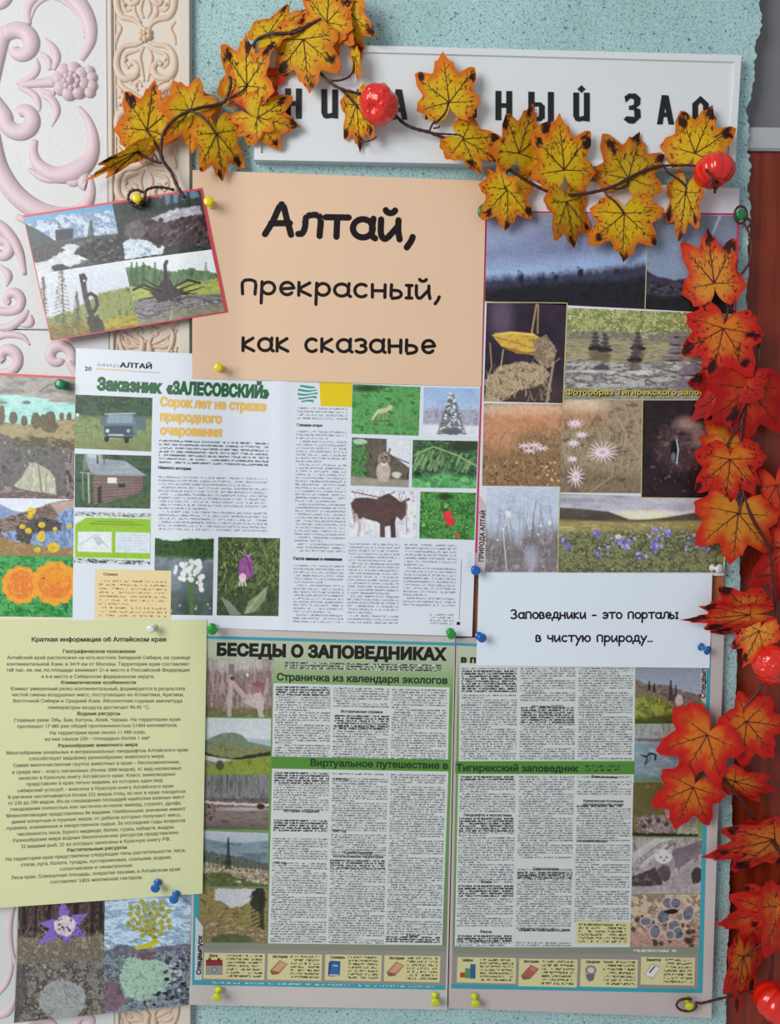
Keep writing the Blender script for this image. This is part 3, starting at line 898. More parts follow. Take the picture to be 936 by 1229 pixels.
for ch, x0, x1, y0, y1 in (('У', 314, 333, 104, 140), ('Н', 342, 362, 106, 142), ('И', 385.5, 405.5, 107, 142), ('К', 428, 448, 107, 142), ('А', 469, 489, 107, 143),
                           ('Л', 510, 531, 108, 143), ('Ь', 553, 572, 108, 143), ('Н', 594.5, 614.5, 109, 144), ('Ы', 634, 664.5, 110, 145),
                           ('Й', 688, 707.6, 111, 145.5), ('З', 748.5, 769, 112, 148), ('А', 788.5, 809, 114, 149), ('О', 831, 850.5, 117, 152)):
    mb = MB()
    for k, poly in enumerate(LB[ch]):
        prism_front(mb, [(x0+(x1-x0)*a, y0+(y1-y0)*b+.012*(a*(x1-x0))) for a, b in poly], .0112, .0122+.00004*k)
    add('letter', mb.mesh('letter', M_BLACK, False), sg)
# ------------------------------------------------------------------ pinned sheets
PRINT['photo'] = attr_mat('glossy_print', .38, .45)
PRINT['news'] = attr_mat('newsprint_photo', .55, .3)
def paper(name, r, g, b, x, y, rough=.5, var=.015):
    return plain(name, L255(r, g, b, 1/lightat(x, y)), rough, .35, var=var, bump=.05)
def inkc(r, g, b, x=400, y=600): return L255(r, g, b, 1/lightat(x, y))
INK = plain('black_ink', L255(22, 14, 16), .6, .2)
INKD = plain('charcoal_print', L255(34, 32, 32), .6, .2)

def wave(kx, ky, a, ph=0): return lambda x, y: a*(1+np.sin(x*kx+y*ky+ph))*.5

# ---- poster strip at the left edge
M_STRIP = paper('poster_strip_paper', 222, 212, 186, 60, 600)
M_REDL = plain('red_border_print', L255(206, 66, 84, 1.05), .4)
t = thing('photo_poster', P(40, 600, .01), 'photo poster at the left edge with turquoise lake, rock arch and orange flowers', 'poster', 'photo posters')
sh = Sheet(t, [(-60, 444), (91, 452), (90, 748), (-60, 744)], 1, M_STRIP)
sh.quadmesh([(-60, 444.5), (91, 452.3), (91, 455), (-60, 447.2)], M_REDL, .0002, name='red_border')
p = Pic([(-58, 447), (90.5, 455), (89.8, 599), (-58, 597)], 11)
p.fill([(118, 112, 108), (150, 146, 138), (170, 166, 156)], (14, 5))
p.line([(48, 470), (58, 462), (72, 458), (90, 462)], 2, (96, 92, 86), .7)
p.below([(-60, 474), (20, 474), (50, 478), (91, 485)], [(140, 200, 192), (168, 214, 206), (120, 186, 180)], (20, 5))
p.ell(-5, 483, 14, 2.5, (120, 122, 116)); p.ell(32, 483, 5, 2.2, (100, 112, 108)); p.ell(70, 481, 12, 2, (150, 140, 132))
p.below([(-60, 505), (0, 506), (30, 510), (60, 504), (91, 502)], [(146, 132, 92), (166, 152, 110), (122, 106, 76)], (9, 4), rough=1.5)
for x, y0, r, h in ((-20, 498, 6, 14), (2, 498, 4, 11), (16, 502, 5, 8), (29, 505, 4, 6), (43, 505, 6, 10), (52, 506, 5, 9), (60, 502, 7, 9), (60, 512, 10, 8), (74, 500, 3, 5), (83, 500, 3, 5)):
    p.ell(x, y0, r, h, [(78, 74, 54), (98, 90, 66), (118, 102, 74)], (3, 3), rough=.25)
p.below([(-60, 530), (0, 524), (16, 526), (40, 524), (91, 528)], [(108, 92, 66), (84, 76, 60), (150, 136, 100)], (10, 4), rough=3)
p.below([(-60, 536), (0, 532), (20, 536), (60, 536), (91, 540)], [(92, 90, 88), (112, 108, 106), (74, 72, 70)], (8, 8), rough=3)
p.poly([(0, 520), (12, 524), (16, 540), (14, 570), (0, 576), (-30, 560)], [(88, 80, 84), (116, 104, 108), (66, 60, 62)], (5, 5), rough=2)
p.poly([(16, 583), (26, 573), (32, 562), (36, 556), (42, 555), (50, 559), (60, 565), (66, 574), (68, 594), (40, 590), (22, 586)], [(186, 184, 160), (160, 160, 138), (204, 200, 180)], (2.5, 12))
p.line([(46, 558), (50, 592)], 1.3, (110, 106, 90)); p.line([(56, 568), (55, 590)], .8, (130, 128, 100)); p.line([(38, 560), (37, 588)], .7, (150, 148, 120))
p.poly([(78, 548), (91, 540), (91, 598), (80, 598)], [(60, 54, 50), (150, 138, 134), (90, 84, 80), (34, 30, 28)], (5, 7), rough=2)
p.below([(-60, 574), (0, 575), (20, 586), (45, 591), (68, 593), (91, 596)], [(128, 110, 106), (96, 82, 80), (160, 142, 136)], (6, 3), rough=1.5)
p.dots(26, 0, 90, 530, 560, .6, 1.4, [(160, 156, 150), (50, 48, 46)])
p.make(sh, 'photograph', 'photo of a turquoise lake above a rock arch')
p = Pic([(-58, 597), (89.8, 599), (89.4, 668), (-58, 666)], 12)
p.fill((196, 206, 220)); p.vgrad(598, 620, (200, 208, 222), (212, 216, 226))
p.below([(-60, 598), (-10, 602), (0, 605), (14, 612), (30, 616)], [(112, 134, 176), (138, 156, 192)], (9, 4))
p.below([(-60, 640), (0, 623), (30, 614), (60, 604), (90, 599)], [(70, 58, 52), (120, 100, 88), (150, 126, 116), (60, 50, 46)], (8, 3), rough=2)
p.poly([(60, 604), (91, 600), (91, 625), (72, 620)], [(170, 142, 132), (186, 158, 146)], (6, 3))
p.poly([(0, 640), (40, 632), (60, 632), (75, 612), (91, 610), (91, 662), (50, 655), (20, 652)], [(112, 140, 186), (140, 164, 206), (90, 112, 150), (150, 170, 200)], (4, 7), rough=2)
p.poly([(18, 632), (50, 620), (74, 628), (72, 636), (40, 640), (36, 655), (20, 648)], [(48, 44, 44), (90, 84, 86), (36, 32, 32)], (4, 4), rough=3)
p.below([(-60, 640), (0, 644), (20, 650), (50, 656), (91, 658)], [(160, 122, 84), (140, 116, 70), (176, 138, 100)], (6, 3), rough=1.5)
p.blades(30, 0, 90, 650, 668, 5, 12, [(120, 130, 60), (160, 160, 80)], .8)
for x, y, r in ((38, 613, 5), (36, 619, 3.5), (50, 630, 4.2), (27, 632, 3.6), (34, 637, 4), (50, 640, 3.6), (49, 646, 4.6), (66, 635, 3), (83, 632, 3.2), (45, 660, 3.8), (64, 657, 7)):
    p.ell(x, y, r, r*.85, [(228, 200, 30), (206, 172, 20), (240, 220, 70)], (2.5, 2.5), rough=.15); p.ell(x, y+.5, r*.4, r*.3, (190, 150, 20), a=.7)
p.make(sh, 'photograph', 'photo of small yellow mountain flowers')
p = Pic([(-58, 666), (89.4, 668), (89, 741), (-58, 739)], 13)
p.fill([(24, 104, 44), (40, 140, 62), (88, 172, 106), (16, 80, 30)], (8, 5))
p.blades(30, -10, 90, 715, 745, 6, 18, [(60, 160, 50), (110, 180, 60), (20, 90, 30)], 1.6, (-60, 60))
for cx, cy, rx, ry, s1 in ((25, 702, 21, 21, 0), (66, 700, 25, 24, 1)):
    for k in range(11):
        a = k*.571+s1
        p.ell(cx+rx*.72*math.cos(a), cy+ry*.72*math.sin(a), rx*.40, ry*.36, [(226, 142, 28), (232, 160, 40), (222, 122, 40)], (5, 5), rot=math.degrees(a))
    p.ell(cx, cy, rx*.8, ry*.8, [(226, 140, 36), (218, 118, 46), (236, 160, 50)], (5, 5), rough=.1)
    for k in range(16):
        a = k*2.4; r = .15+.045*k
        p.line([(cx+rx*r*math.cos(a), cy+ry*r*math.sin(a)), (cx+rx*r*math.cos(a+.8), cy+ry*r*math.sin(a+.8))], 1.1, (200, 96, 40), .5)
p.ell(68, 690, 18, 9, (224, 160, 24), a=.5, soft=6); p.ell(52, 694, 1.1, 1.1, (90, 40, 20))
p.make(sh, 'photograph', 'photo of two large orange flowers')

# ---- sheet of flower and stone photographs, lower left
M_GRAYP = paper('photo_sheet_paper', 150, 156, 156, 120, 1150)
t = thing('photo_poster', P(120, 1150, .01), 'photo sheet with purple star flower, yellow seed head and lichen stones, under the yellow sheet', 'poster', 'photo posters')
sh = Sheet(t, [(22, 1060), (230, 1055), (227.5, 1206), (16.5, 1228)], 1.2, M_GRAYP, lambda x, y: .0035*smooth(y, 1185, 1230)*(1-smooth(x, 20, 200)))
p = Pic([(22.5, 1062), (126, 1060), (125, 1150), (20.5, 1158)], 21)
p.fill([(62, 46, 44), (96, 76, 72), (44, 34, 34), (120, 100, 92)], (4, 14))
for x, w_ in ((30, 4), (44, 3), (60, 5), (92, 6), (112, 5), (122, 4)): p.line([(x, 1070), (x-2, 1118)], w_, (36, 26, 26), .7)
p.below([(20, 1124), (60, 1128), (100, 1124), (126, 1120)], [(120, 112, 92), (96, 86, 78), (150, 140, 118)], (4, 3), rough=3)
p.blades(60, 22, 125, 1112, 1140, 6, 14, [(150, 146, 120), (110, 112, 84), (170, 160, 140)], .8, (-70, 70))
for ax, ay in ((75, 1078), (106, 1096), (104, 1124), (82, 1136), (44, 1134), (46, 1108)):
    cx, cy = 78, 1111; dx, dy = ax-cx, ay-cy; l = math.hypot(dx, dy)
    nx, ny = -dy/l*7, dx/l*7
    p.poly([(cx, cy), (cx+dx*.45+nx, cy+dy*.45+ny), (ax, ay), (cx+dx*.45-nx, cy+dy*.45-ny)], [(98, 78, 150), (122, 100, 176), (80, 62, 128)], (4, 4))
p.ell(78, 1111, 13, 12, [(196, 188, 196), (160, 150, 160)], (2, 2), rough=.2); p.dots(16, 70, 86, 1104, 1118, .8, 1.6, [(70, 60, 60), (210, 204, 200), (90, 84, 50)])
p.line([(72, 1122), (70, 1146)], 1.2, (150, 120, 120))
p.make(sh, 'photograph', 'photo of a purple star flower', k=1.05)
p = Pic([(126, 1060), (229.5, 1056), (228.6, 1140), (125, 1146)], 22)
p.fill([(132, 156, 178), (170, 190, 206), (104, 130, 150), (186, 204, 214)], (18, 5))
p.below([(125, 1142), (145, 1134), (180, 1138), (229, 1132)], [(70, 80, 90), (120, 110, 130)], (5, 4), rough=2)
for k in range(34):
    a = k*2.399; r = 25*math.sqrt((k+.5)/34)
    x, y = 180+r*1.05*math.cos(a), 1103+r*.88*math.sin(a)
    p.line([(178, 1122), (x, y)], .8, (120, 120, 50), .6)
for k in range(34):
    a = k*2.399; r = 27*math.sqrt((k+.5)/34)
    x, y = 180+r*1.05*math.cos(a), 1103+r*.88*math.sin(a)
    p.ell(x, y, 3.6, 3.0, [(128, 124, 40), (160, 152, 56), (92, 96, 34)], (2.5, 2.5), rot=k*40)
p.poly([(160, 1136), (178, 1132), (186, 1126), (192, 1130), (182, 1138), (164, 1140)], [(176, 170, 40), (150, 146, 36)], (3, 3))
p.make(sh, 'photograph', 'photo of a round yellow green seed head', k=1.05)
p = Pic([(20.5, 1158), (125, 1150), (124, 1216.8), (16.8, 1227.6)], 23)
p.X, p.Y = p.X, p.Y
p.fill([(96, 92, 86), (128, 124, 116), (66, 62, 58), (150, 146, 138)], (6, 5))
for k in range(26):
    x, y = p.r.uniform(22, 122), p.r.uniform(1152, 1222)
    p.line([(x, y), (x+p.r.uniform(-9, 9), y+p.r.uniform(4, 12)), (x+p.r.uniform(-12, 12), y+p.r.uniform(10, 18))], p.r.uniform(1, 2.2), (52, 48, 46), .6)
p.ell(75, 1200, 28, 24, [(120, 124, 122), (146, 148, 146), (100, 104, 104)], (3, 3), rough=.1)
p.poly([(16, 1158), (30, 1160), (34, 1190), (24, 1226), (16, 1228)], [(60, 56, 54), (96, 92, 88)], (5, 5), rough=4, a=.7)
p.make(sh, 'photograph', 'photo of eroded grey rock', k=1.05)
p = Pic([(125, 1146), (228.6, 1140), (227.3, 1205.8), (124, 1216.8)], 24)
p.fill([(86, 96, 104), (128, 140, 146), (60, 66, 78), (150, 160, 162)], (4, 4))
p.poly([(152, 1150), (175, 1148), (200, 1155), (206, 1175), (196, 1192), (170, 1202), (150, 1196), (143, 1172)], [(120, 150, 132), (148, 174, 156), (96, 124, 108)], (2.5, 2.5), rough=3)
p.poly([(124, 1178), (140, 1176), (152, 1204), (136, 1214), (124, 1214)], [(96, 74, 90), (120, 96, 108), (76, 58, 72)], (4, 4), rough=2)
p.poly([(160, 1140), (190, 1138), (186, 1152), (166, 1152)], [(110, 84, 96), (84, 64, 76), (140, 120, 116)], (4, 3), rough=2)
p.dots(70, 196, 227, 1146, 1204, .8, 2.4, [(34, 34, 48), (60, 60, 76), (150, 158, 160)], asp=1.3)
p.dots(26, 172, 200, 1190, 1206, .8, 2, [(30, 32, 44), (120, 140, 130)], asp=1.4)
p.make(sh, 'photograph', 'photo of pale green lichen on dark stones', k=1.05)

# ---- nature poster, upper right
M_PRW = paper('nature_poster_paper', 206, 202, 208, 720, 240)
M_MAG = plain('magenta_border_print', L255(190, 50, 92, 1.15), .4)
M_YLINE = plain('pale_yellow_rule_print', L255(204, 190, 130), .5)
t = thing('photo_poster', P(730, 450, .008), 'large nature photo poster on the right with misty mountains, creek, daisies and lupines', 'poster', 'photo posters')
PR = Sheet(t, [(580, 212), (887.5, 226), (869, 691), (568, 690)], 1, M_PRW, lambda x, y: .0012*smooth(x, 840, 890))
sh = PR
sh.quadmesh([(584, 253), (887, 256), (887, 258.5), (584, 255)], M_MAG, .00018, name='magenta_border')
sh.quadmesh([(884.5, 257), (887.3, 257), (878, 560), (875, 560)], M_MAG, .0002, name='magenta_border')
sh.quadmesh([(580.6, 253), (585, 253), (571.8, 690), (567.6, 690)], M_MAG, .0002, name='magenta_border')
p = Pic([(584.5, 255.5), (777, 257.5), (773.5, 371), (582, 361.5)], 31)
p.vgrad(250, 330, (118, 122, 148), (124, 144, 176)); p.below([(580, 300), (620, 290), (650, 276), (680, 262), (730, 258), (777, 262)], [(98, 104, 136), (112, 122, 152)], (40, 12), soft=14, a=.8)
p.below([(580, 318), (780, 300)], [(128, 152, 186), (140, 164, 198)], (50, 10), soft=18, a=.7)
p.below([(580, 335), (620, 332), (660, 330), (700, 326), (740, 322), (777, 316)], [(46, 46, 62), (60, 62, 82)], (10, 6), soft=9, rough=4)
p.below([(580, 348), (640, 342), (777, 334)], [(24, 22, 30), (36, 34, 44), (20, 18, 24)], (7, 5), soft=8, rough=4)
for x, y, h in ((626, 336, 12), (667, 334, 7), (697, 328, 8), (740, 326, 4), (650, 338, 5)):
    p.ell(x, y, 3.0, h*.6, (34, 36, 52), rough=.3); p.line([(x-3, y+2), (x-4, y-h), (x+3, y-h*.5)], 1, (34, 36, 52), .7)
p.make(sh, 'photograph', 'photo of misty blue mountains at dusk', k=1.22)
p = Pic([(777.8, 257.5), (885, 259), (880, 377), (774.3, 371)], 32)
p.fill([(96, 100, 118), (112, 116, 134)], (40, 14)); p.vgrad(258, 300, (104, 108, 124), (108, 118, 138)); p.below([(770, 296), (890, 296)], (112, 128, 152), soft=14, a=.6)
p.line([(864, 259), (855, 281)], 2.2, (178, 186, 206), .7, soft=2)
p.below([(770, 322), (790, 332), (810, 336), (830, 334), (886, 326)], [(44, 36, 52), (62, 52, 70)], (10, 5), soft=2, rough=2)
p.below([(770, 340), (886, 338)], [(30, 26, 32), (74, 68, 84), (24, 20, 26), (48, 42, 52)], (7, 3), soft=5)
p.below([(770, 358), (886, 352)], [(22, 20, 22), (32, 30, 30)], (7, 4), soft=5)
p.make(sh, 'photograph', 'dark photo of a hazy valley', k=1.22)
p = Pic([(584, 363.5), (680.5, 364), (675.5, 484), (580.5, 481.5)], 33)
p.fill([(42, 32, 44), (56, 42, 58)], (20, 20)); p.ell(602, 380, 14, 26, (92, 78, 98), soft=14, a=.8); p.ell(640, 470, 40, 20, (66, 52, 52), soft=14)
p.line([(644, 364), (638, 400)], 2, (150, 132, 92)); p.line([(646, 366), (645, 400)], 1.8, (150, 124, 80)); p.line([(588, 412), (590, 440), (586, 452)], 1.5, (150, 124, 84)); p.line([(604, 420), (600, 446)], 1.3, (170, 150, 120))
p.poly([(590, 402), (612, 398), (640, 400), (652, 408), (652, 420), (640, 426), (620, 424), (602, 416)], [(168, 134, 52), (190, 154, 66), (146, 112, 44)], (9, 4)); p.line([(592, 404), (622, 412), (650, 422)], 1.2, (120, 88, 40), .7); p.line([(594, 401), (615, 399), (640, 402)], 2.2, (214, 184, 100), .7, soft=2); p.line([(604, 417), (630, 424), (650, 423)], 2.5, (110, 80, 36), .7, soft=2)
p.poly([(640, 408), (656, 402), (668, 420), (664, 440), (650, 440), (640, 428)], [(140, 120, 96), (112, 92, 76), (170, 150, 122)], (4, 4), rough=2)
p.poly([(582, 456), (600, 440), (626, 434), (650, 436), (660, 450), (650, 462), (620, 470), (600, 483), (581, 483)], [(124, 106, 84), (160, 142, 112), (90, 74, 64)], (4, 4), rough=3)
p.blades(60, 584, 660, 440, 484, 6, 15, [(176, 160, 128), (140, 122, 96), (196, 180, 150)], 1.0, (-40, 40)); p.line([(664, 436), (656, 484)], 3, (140, 124, 98)); p.line([(672, 430), (650, 446), (662, 470)], 1, (150, 136, 116))
p.make(sh, 'photograph', 'photo of a yellow grasshopper on a dry plant', k=1.22)
p = Pic([(681.5, 369.5), (881.5, 377), (877, 479.5), (676.5, 479.5)], 34)
p.fill([(120, 122, 70), (158, 158, 104), (92, 100, 56), (184, 184, 138)], (5, 5))
p.below([(676, 397), (720, 398), (780, 400), (882, 396)], [(130, 124, 106), (96, 92, 82), (160, 156, 138)], (8, 3), rough=4)
p.below([(676, 406), (780, 410), (882, 412)], [(112, 104, 80), (146, 138, 108), (92, 84, 66)], (24, 2.5), soft=3)
p.below([(676, 432), (760, 436), (882, 430)], [(120, 116, 108), (164, 162, 158), (86, 80, 78), (150, 148, 146)], (12, 2.5), soft=5)
for x, y in ((714, 414), (726, 416), (766, 414), (762, 428)): 
    for j in range(4): p.ell(x+p.r.uniform(-1, 1), y-j*4.5, 6.5-j*1.2, 2.2, (70, 62, 66), rough=.2)
    p.ell(x, y+4, 9, 3, (40, 34, 38), rough=.3); p.ell(x, y+12, 7, 7, (84, 76, 62), soft=5, a=.7)
p.ell(722, 443, 9, 6, (76, 70, 76), rough=.2); p.ell(716, 446, 22, 2, (190, 190, 186), a=.6); p.ell(770, 447, 18, 2.5, (186, 186, 184), a=.6, rough=.3)
for x, y, rx, ry in ((812, 402, 5, 3.5), (811, 411, 8, 4), (811, 421, 10, 4), (808, 430, 14, 3.6), (834, 444, 17, 8), (832, 462, 22, 8)): p.ell(x, y, rx, ry, [(122, 108, 118), (96, 84, 94)], (5, 3), soft=1.5); p.ell(x, y+ry*.8, rx*.8, 1.0, (44, 34, 38), a=.8)
p.below([(676, 466), (882, 464)], [(92, 88, 74), (130, 126, 110), (70, 64, 56)], (14, 2), soft=6, a=.7)
p.blades(30, 684, 790, 372, 396, 5, 10, [(190, 190, 150), (90, 100, 50)], .8, (-80, 80))
p.make(sh, 'photograph', 'photo of a rocky creek with stacked stones', k=1.22)
p = Pic([(580.5, 484), (675, 485), (672, 584), (578.5, 583)], 35)
p.fill([(136, 104, 76), (166, 130, 96), (110, 86, 62), (150, 124, 88)], (5, 5))
p.ell(625, 492, 60, 9, (196, 168, 148), soft=8, a=.7); p.ell(640, 506, 36, 13, (190, 122, 90), soft=16, a=.6); p.below([(578, 520), (675, 530)], [(104, 80, 56), (134, 106, 76), (84, 64, 46)], (5, 5), soft=30, rough=8, a=.8); p.ell(598, 520, 26, 24, (186, 128, 96), soft=18, a=.6)
p.blades(90, 580, 675, 520, 584, 6, 14, [(110, 88, 60), (176, 146, 106), (90, 76, 52), (150, 132, 90)], .9, (-50, 50))
for x, y in ((630, 535), (642, 534), (650, 538), (636, 541)):
    for k in range(7): a = k*.9; p.line([(x, y), (x+8*math.cos(a), y+3.6*math.sin(a))], 1.4, (206, 184, 196), .9)
p.line([(643, 540), (644, 560)], 1, (96, 76, 60)); p.dots(50, 580, 672, 555, 583, .7, 1.6, [(84, 66, 46), (190, 160, 120)])
p.make(sh, 'photograph', 'photo of a meadow in warm light', k=1.22)
p = Pic([(675, 480), (770.5, 480.5), (769, 592), (672, 591)], 36)
p.fill([(124, 106, 84), (146, 128, 104), (100, 84, 68)], (7, 6)); p.ell(700, 486, 26, 9, (206, 186, 168), soft=8, a=.7); p.ell(690, 500, 30, 14, (176, 122, 92), soft=16, a=.5)
p.blades(80, 674, 769, 500, 592, 8, 20, [(96, 84, 60), (160, 140, 112), (80, 68, 52)], .9, (-40, 40))
p.below([(672, 560), (769, 570)], [(90, 76, 60), (112, 96, 76), (70, 60, 48)], (5, 5), soft=12, a=.6)
p.line([(722, 552), (700, 590)], 1.6, (120, 108, 76)); p.line([(738, 552), (734, 572), (706, 592)], 1.2, (150, 136, 104)); p.line([(740, 500), (752, 520), (748, 540)], .8, (170, 150, 126))
def daisy(p, x, y, r, ry, n, c=(214, 194, 214)):
    for k in range(n): a = k*2*math.pi/n+.2; p.line([(x, y), (x+r*math.cos(a), y+ry*math.sin(a))], 2.4, c, .95, True)
    p.ell(x, y, r*.22, ry*.2, (186, 140, 150))
daisy(p, 723, 543, 19, 14, 17); daisy(p, 691, 572, 11, 14, 13); daisy(p, 690, 508, 10, 6, 10); daisy(p, 698, 522, 8, 5, 9); daisy(p, 688, 532, 8, 5, 9); daisy(p, 687, 551, 7, 4, 9)
p.make(sh, 'photograph', 'photo of pale pink daisies', k=1.22)
p = Pic([(771.5, 480.5), (877, 480.5), (872, 598), (770, 597)], 37)
p.fill([(34, 22, 26), (46, 32, 36), (26, 18, 20)], (12, 12)); p.ell(822, 535, 34, 32, [(84, 62, 62), (62, 42, 48), (110, 90, 86)], (9, 7), soft=14, rough=.3)
p.ell(826, 508, 16, 8, (140, 116, 104), soft=8, a=.8); p.ell(838, 524, 8, 14, (134, 108, 100), soft=6, a=.7); p.ell(818, 521, 4, 2, (48, 30, 30))
p.poly([(806, 530), (814, 528), (816, 545), (812, 556), (804, 548)], (20, 16, 20)); p.line([(812, 528), (814, 540), (812, 556)], 1.8, (170, 180, 196), .9); p.ell(808, 548, 3, 5, (90, 94, 104)); p.dots(26, 780, 860, 560, 592, .8, 2, [(92, 66, 74), (120, 92, 96)], a=.6)
p.make(sh, 'photograph', 'dark photo of rocks in a cave', k=1.22)
p = Pic([(584, 584.5), (671.5, 585), (669, 686.5), (582, 686.5)], 38)
p.vgrad(580, 690, (160, 170, 186), (128, 128, 140)); p.put(np.ones(p.X.shape), [(150, 164, 184), (168, 178, 194), (140, 150, 166)], (22, 18), .6)
p.below([(580, 640), (620, 650), (640, 636), (672, 640)], [(122, 112, 110), (96, 88, 88), (146, 138, 140)], (5, 7), soft=22, rough=8, a=.9)
p.blades(46, 584, 668, 640, 686, 20, 50, [(96, 88, 94), (120, 108, 108), (84, 74, 76)], .9, (-14, 14), .6); p.dots(16, 590, 660, 615, 650, .8, 2, [(196, 206, 222), (110, 104, 112)], a=.7)
p.line([(608, 684), (604, 640), (609, 614)], 1.4, (190, 198, 214), .7); p.ell(610, 617, 3, 4, (206, 214, 228), a=.8); p.line([(642, 680), (640, 620), (644, 600)], 1, (96, 88, 100), .8); p.ell(638, 670, 8, 14, (160, 164, 184), soft=8, a=.6)
p.make(sh, 'photograph', 'photo of frosty grass stalks', k=1.22)
p = Pic([(672.5, 592.5), (871, 598.5), (868, 687), (669.5, 687)], 39)
p.vgrad(590, 618, (128, 126, 136), (160, 158, 168)); p.put((p.Y < 625).astype(float), [(118, 116, 126), (160, 158, 168), (186, 184, 192)], (50, 8), .6)
p.ell(775, 619, 40, 6, (206, 186, 160), soft=6)
p.below([(669, 609), (700, 611), (730, 614), (756, 624)], [(66, 58, 56), (82, 74, 68)], (20, 4), soft=2)
p.below([(752, 626), (800, 621), (830, 616), (871, 612)], [(66, 58, 56), (82, 74, 68)], (20, 4), soft=2)
p.below([(669, 624), (760, 626), (871, 624)], [(150, 136, 86), (122, 114, 66), (170, 156, 104)], (14, 3), soft=4)
p.below([(669, 638), (871, 636)], [(90, 92, 62), (124, 124, 84), (66, 68, 48), (140, 140, 104)], (5, 4), soft=8)
p.dots(60, 672, 868, 630, 645, .7, 1.4, [(170, 160, 110), (120, 108, 130)], a=.8)
for x, y, s_ in ((678, 652, 9), (716, 640, 5), (722, 664, 11), (740, 652, 8), (754, 652, 9), (786, 640, 7), (788, 652, 8), (785, 660, 6), (800, 640, 5), (834, 652, 12), (848, 656, 9), (770, 668, 6), (860, 648, 6)):
    p.dots(12, x-s_, x+s_, y-s_*.9, y+s_*.7, 1.0, 2.3, [(104, 98, 176), (130, 124, 196), (88, 82, 150), (150, 144, 204)], a=.95)
p.blades(50, 672, 868, 650, 687, 4, 9, [(60, 64, 44), (130, 136, 90)], .9, (-70, 70)); p.ell(742, 644, 4, 3, (206, 206, 190), a=.7)
p.make(sh, 'photograph', 'photo of a lupine meadow under clouds', k=1.22)
for q in ([(777, 257), (778, 257), (774.5, 371.5), (773.5, 371.5)], [(583, 362), (680.5, 363.2), (680.5, 364.2), (583, 363)], [(680, 364), (681.4, 364), (676.5, 484), (675.2, 484)], [(676, 479.3), (878, 479.3), (878, 480.3), (676, 480.3)],
          [(770.4, 481), (771.6, 481), (770, 597), (768.8, 597)], [(769, 596.6), (872, 598), (872, 599), (769, 597.6)], [(671.3, 585), (672.4, 585), (669.8, 687), (668.7, 687)]):
    sh.quadmesh(q, M_YLINE, .00025, name='picture_rule')
M_YTXT = plain('yellow_print', L255(222, 200, 60, 1.1), .5)
lettering(sh, [('Фотообраз Тигирекского запов', 680, 474.5, 846, 474.5, 6.6, .03)], INK, off=.00028, name='caption_shadow')
lettering(sh, [('Фотообраз Тигирекского запов', 679, 473.6, 845, 473.6, 6.4, .012)], M_YTXT, off=.00034)
M_TAB = paper('spine_tab_paper', 186, 172, 178, 580, 640)
sh.quadmesh([(574.8, 594), (583.6, 606), (581, 686), (572, 686)], M_TAB, .0002, name='spine_tab')
lettering(sh, [('ПРИРОДА АЛТАЙ', 579.8, 674, 582.5, 613, 5.4, .03)], INK, name='lettering', off=.0003)

# ---- newspaper pages
M_NEWS = paper('newspaper_margin_paper', 172, 166, 162, 450, 1150, var=.02)
M_NEWSR = paper('newspaper_margin_paper_right', 162, 151, 149, 850, 1000, var=.02)
M_TEAL = plain('teal_print', L255(50, 146, 162, 1.15), .5)
M_GREEN = plain('green_print', L255(74, 128, 44, 1.2), .5)
M_COLP = paper('newspaper_column_paper', 186, 190, 188, 430, 1000)
M_TXT = text_mat('small_print_newspaper', L255(112, 114, 118), M_COLP.node_tree.nodes['Principled BSDF'].inputs['Base Color'].default_value[:], .62, .8, .07)
M_TXTB = text_mat('bold_small_print', L255(52, 52, 54), M_COLP.node_tree.nodes['Principled BSDF'].inputs['Base Color'].default_value[:], .78, .9, .08)
M_OLIVE = plain('grey_green_print', L255(116, 122, 104, 1.35), .5)
M_BOX = paper('pale_yellow_box_print', 186, 180, 132, 450, 1150)
M_BTXT = text_mat('box_small_print', L255(84, 84, 60), M_BOX.node_tree.nodes['Principled BSDF'].inputs['Base Color'].default_value[:], .6, 1.1, .12)
M_GREYB = plain('taupe_print', L255(132, 126, 122, 1.3), .5)

def newsbg(sh, q, name='tinted_background'):
    p = Pic(q, 55, .25)
    t = smooth(p.Y, 775, 850)[..., None]; t2 = smooth(p.Y, 960, 1130)[..., None]
    c = np.array([168, 176, 152.])*(1-t)+np.array([98, 140, 70.])*t
    c = c*(1-t2)+np.array([106, 122, 92.])*t2
    p.C = c/255
    return p.make(sh, name, off=.00012, mat=PRINT['news'], grain=0, contrast=1.0, k=.92)

t = thing('newspaper_page', P(390, 980, .006), 'left newspaper page with bold black headline, green bands and photo column at its left', 'newspaper', 'newspaper pages')
NL = Sheet(t, [(236, 751), (546.5, 764), (536.5, 1212), (227, 1206)], 1, M_NEWS, lambda x, y: .0035*smooth(y, 1175, 1212)*(.5+.5*np.sin((x-260)/262*math.pi-.2)**2)+.0012*smooth(x, 500, 545))
sh = NL
newsbg(sh, [(247, 767), (545, 774), (534.5, 1187), (233, 1180)])
sh.quadmesh([(246, 763), (546, 771.5), (546, 775), (246, 766.5)], M_TEAL, .0002, name='teal_rule')
sh.quadmesh([(233, 1060), (238.5, 1060), (237, 1180), (230.5, 1179)], M_TEAL, .0002, name='teal_rule')
sh.quadmesh([(231, 1176.5), (534.6, 1183), (534.4, 1188), (230.6, 1182)], M_TEAL, .00024, name='teal_rule')
sh.quadmesh([(241, 1132.5), (535.5, 1135.5), (534.6, 1184.2), (236.5, 1177)], M_GREYB, .00016, name='taupe_band')
sh.quadmesh([(242, 1131.5), (535.6, 1134.5), (535.4, 1142), (242, 1139)], M_OLIVE, .0002, name='olive_band')
sh.quadmesh([(328, 820), (539.5, 825), (537.5, 912.5), (326.5, 908)], M_COLP, .00016, name='column_background')
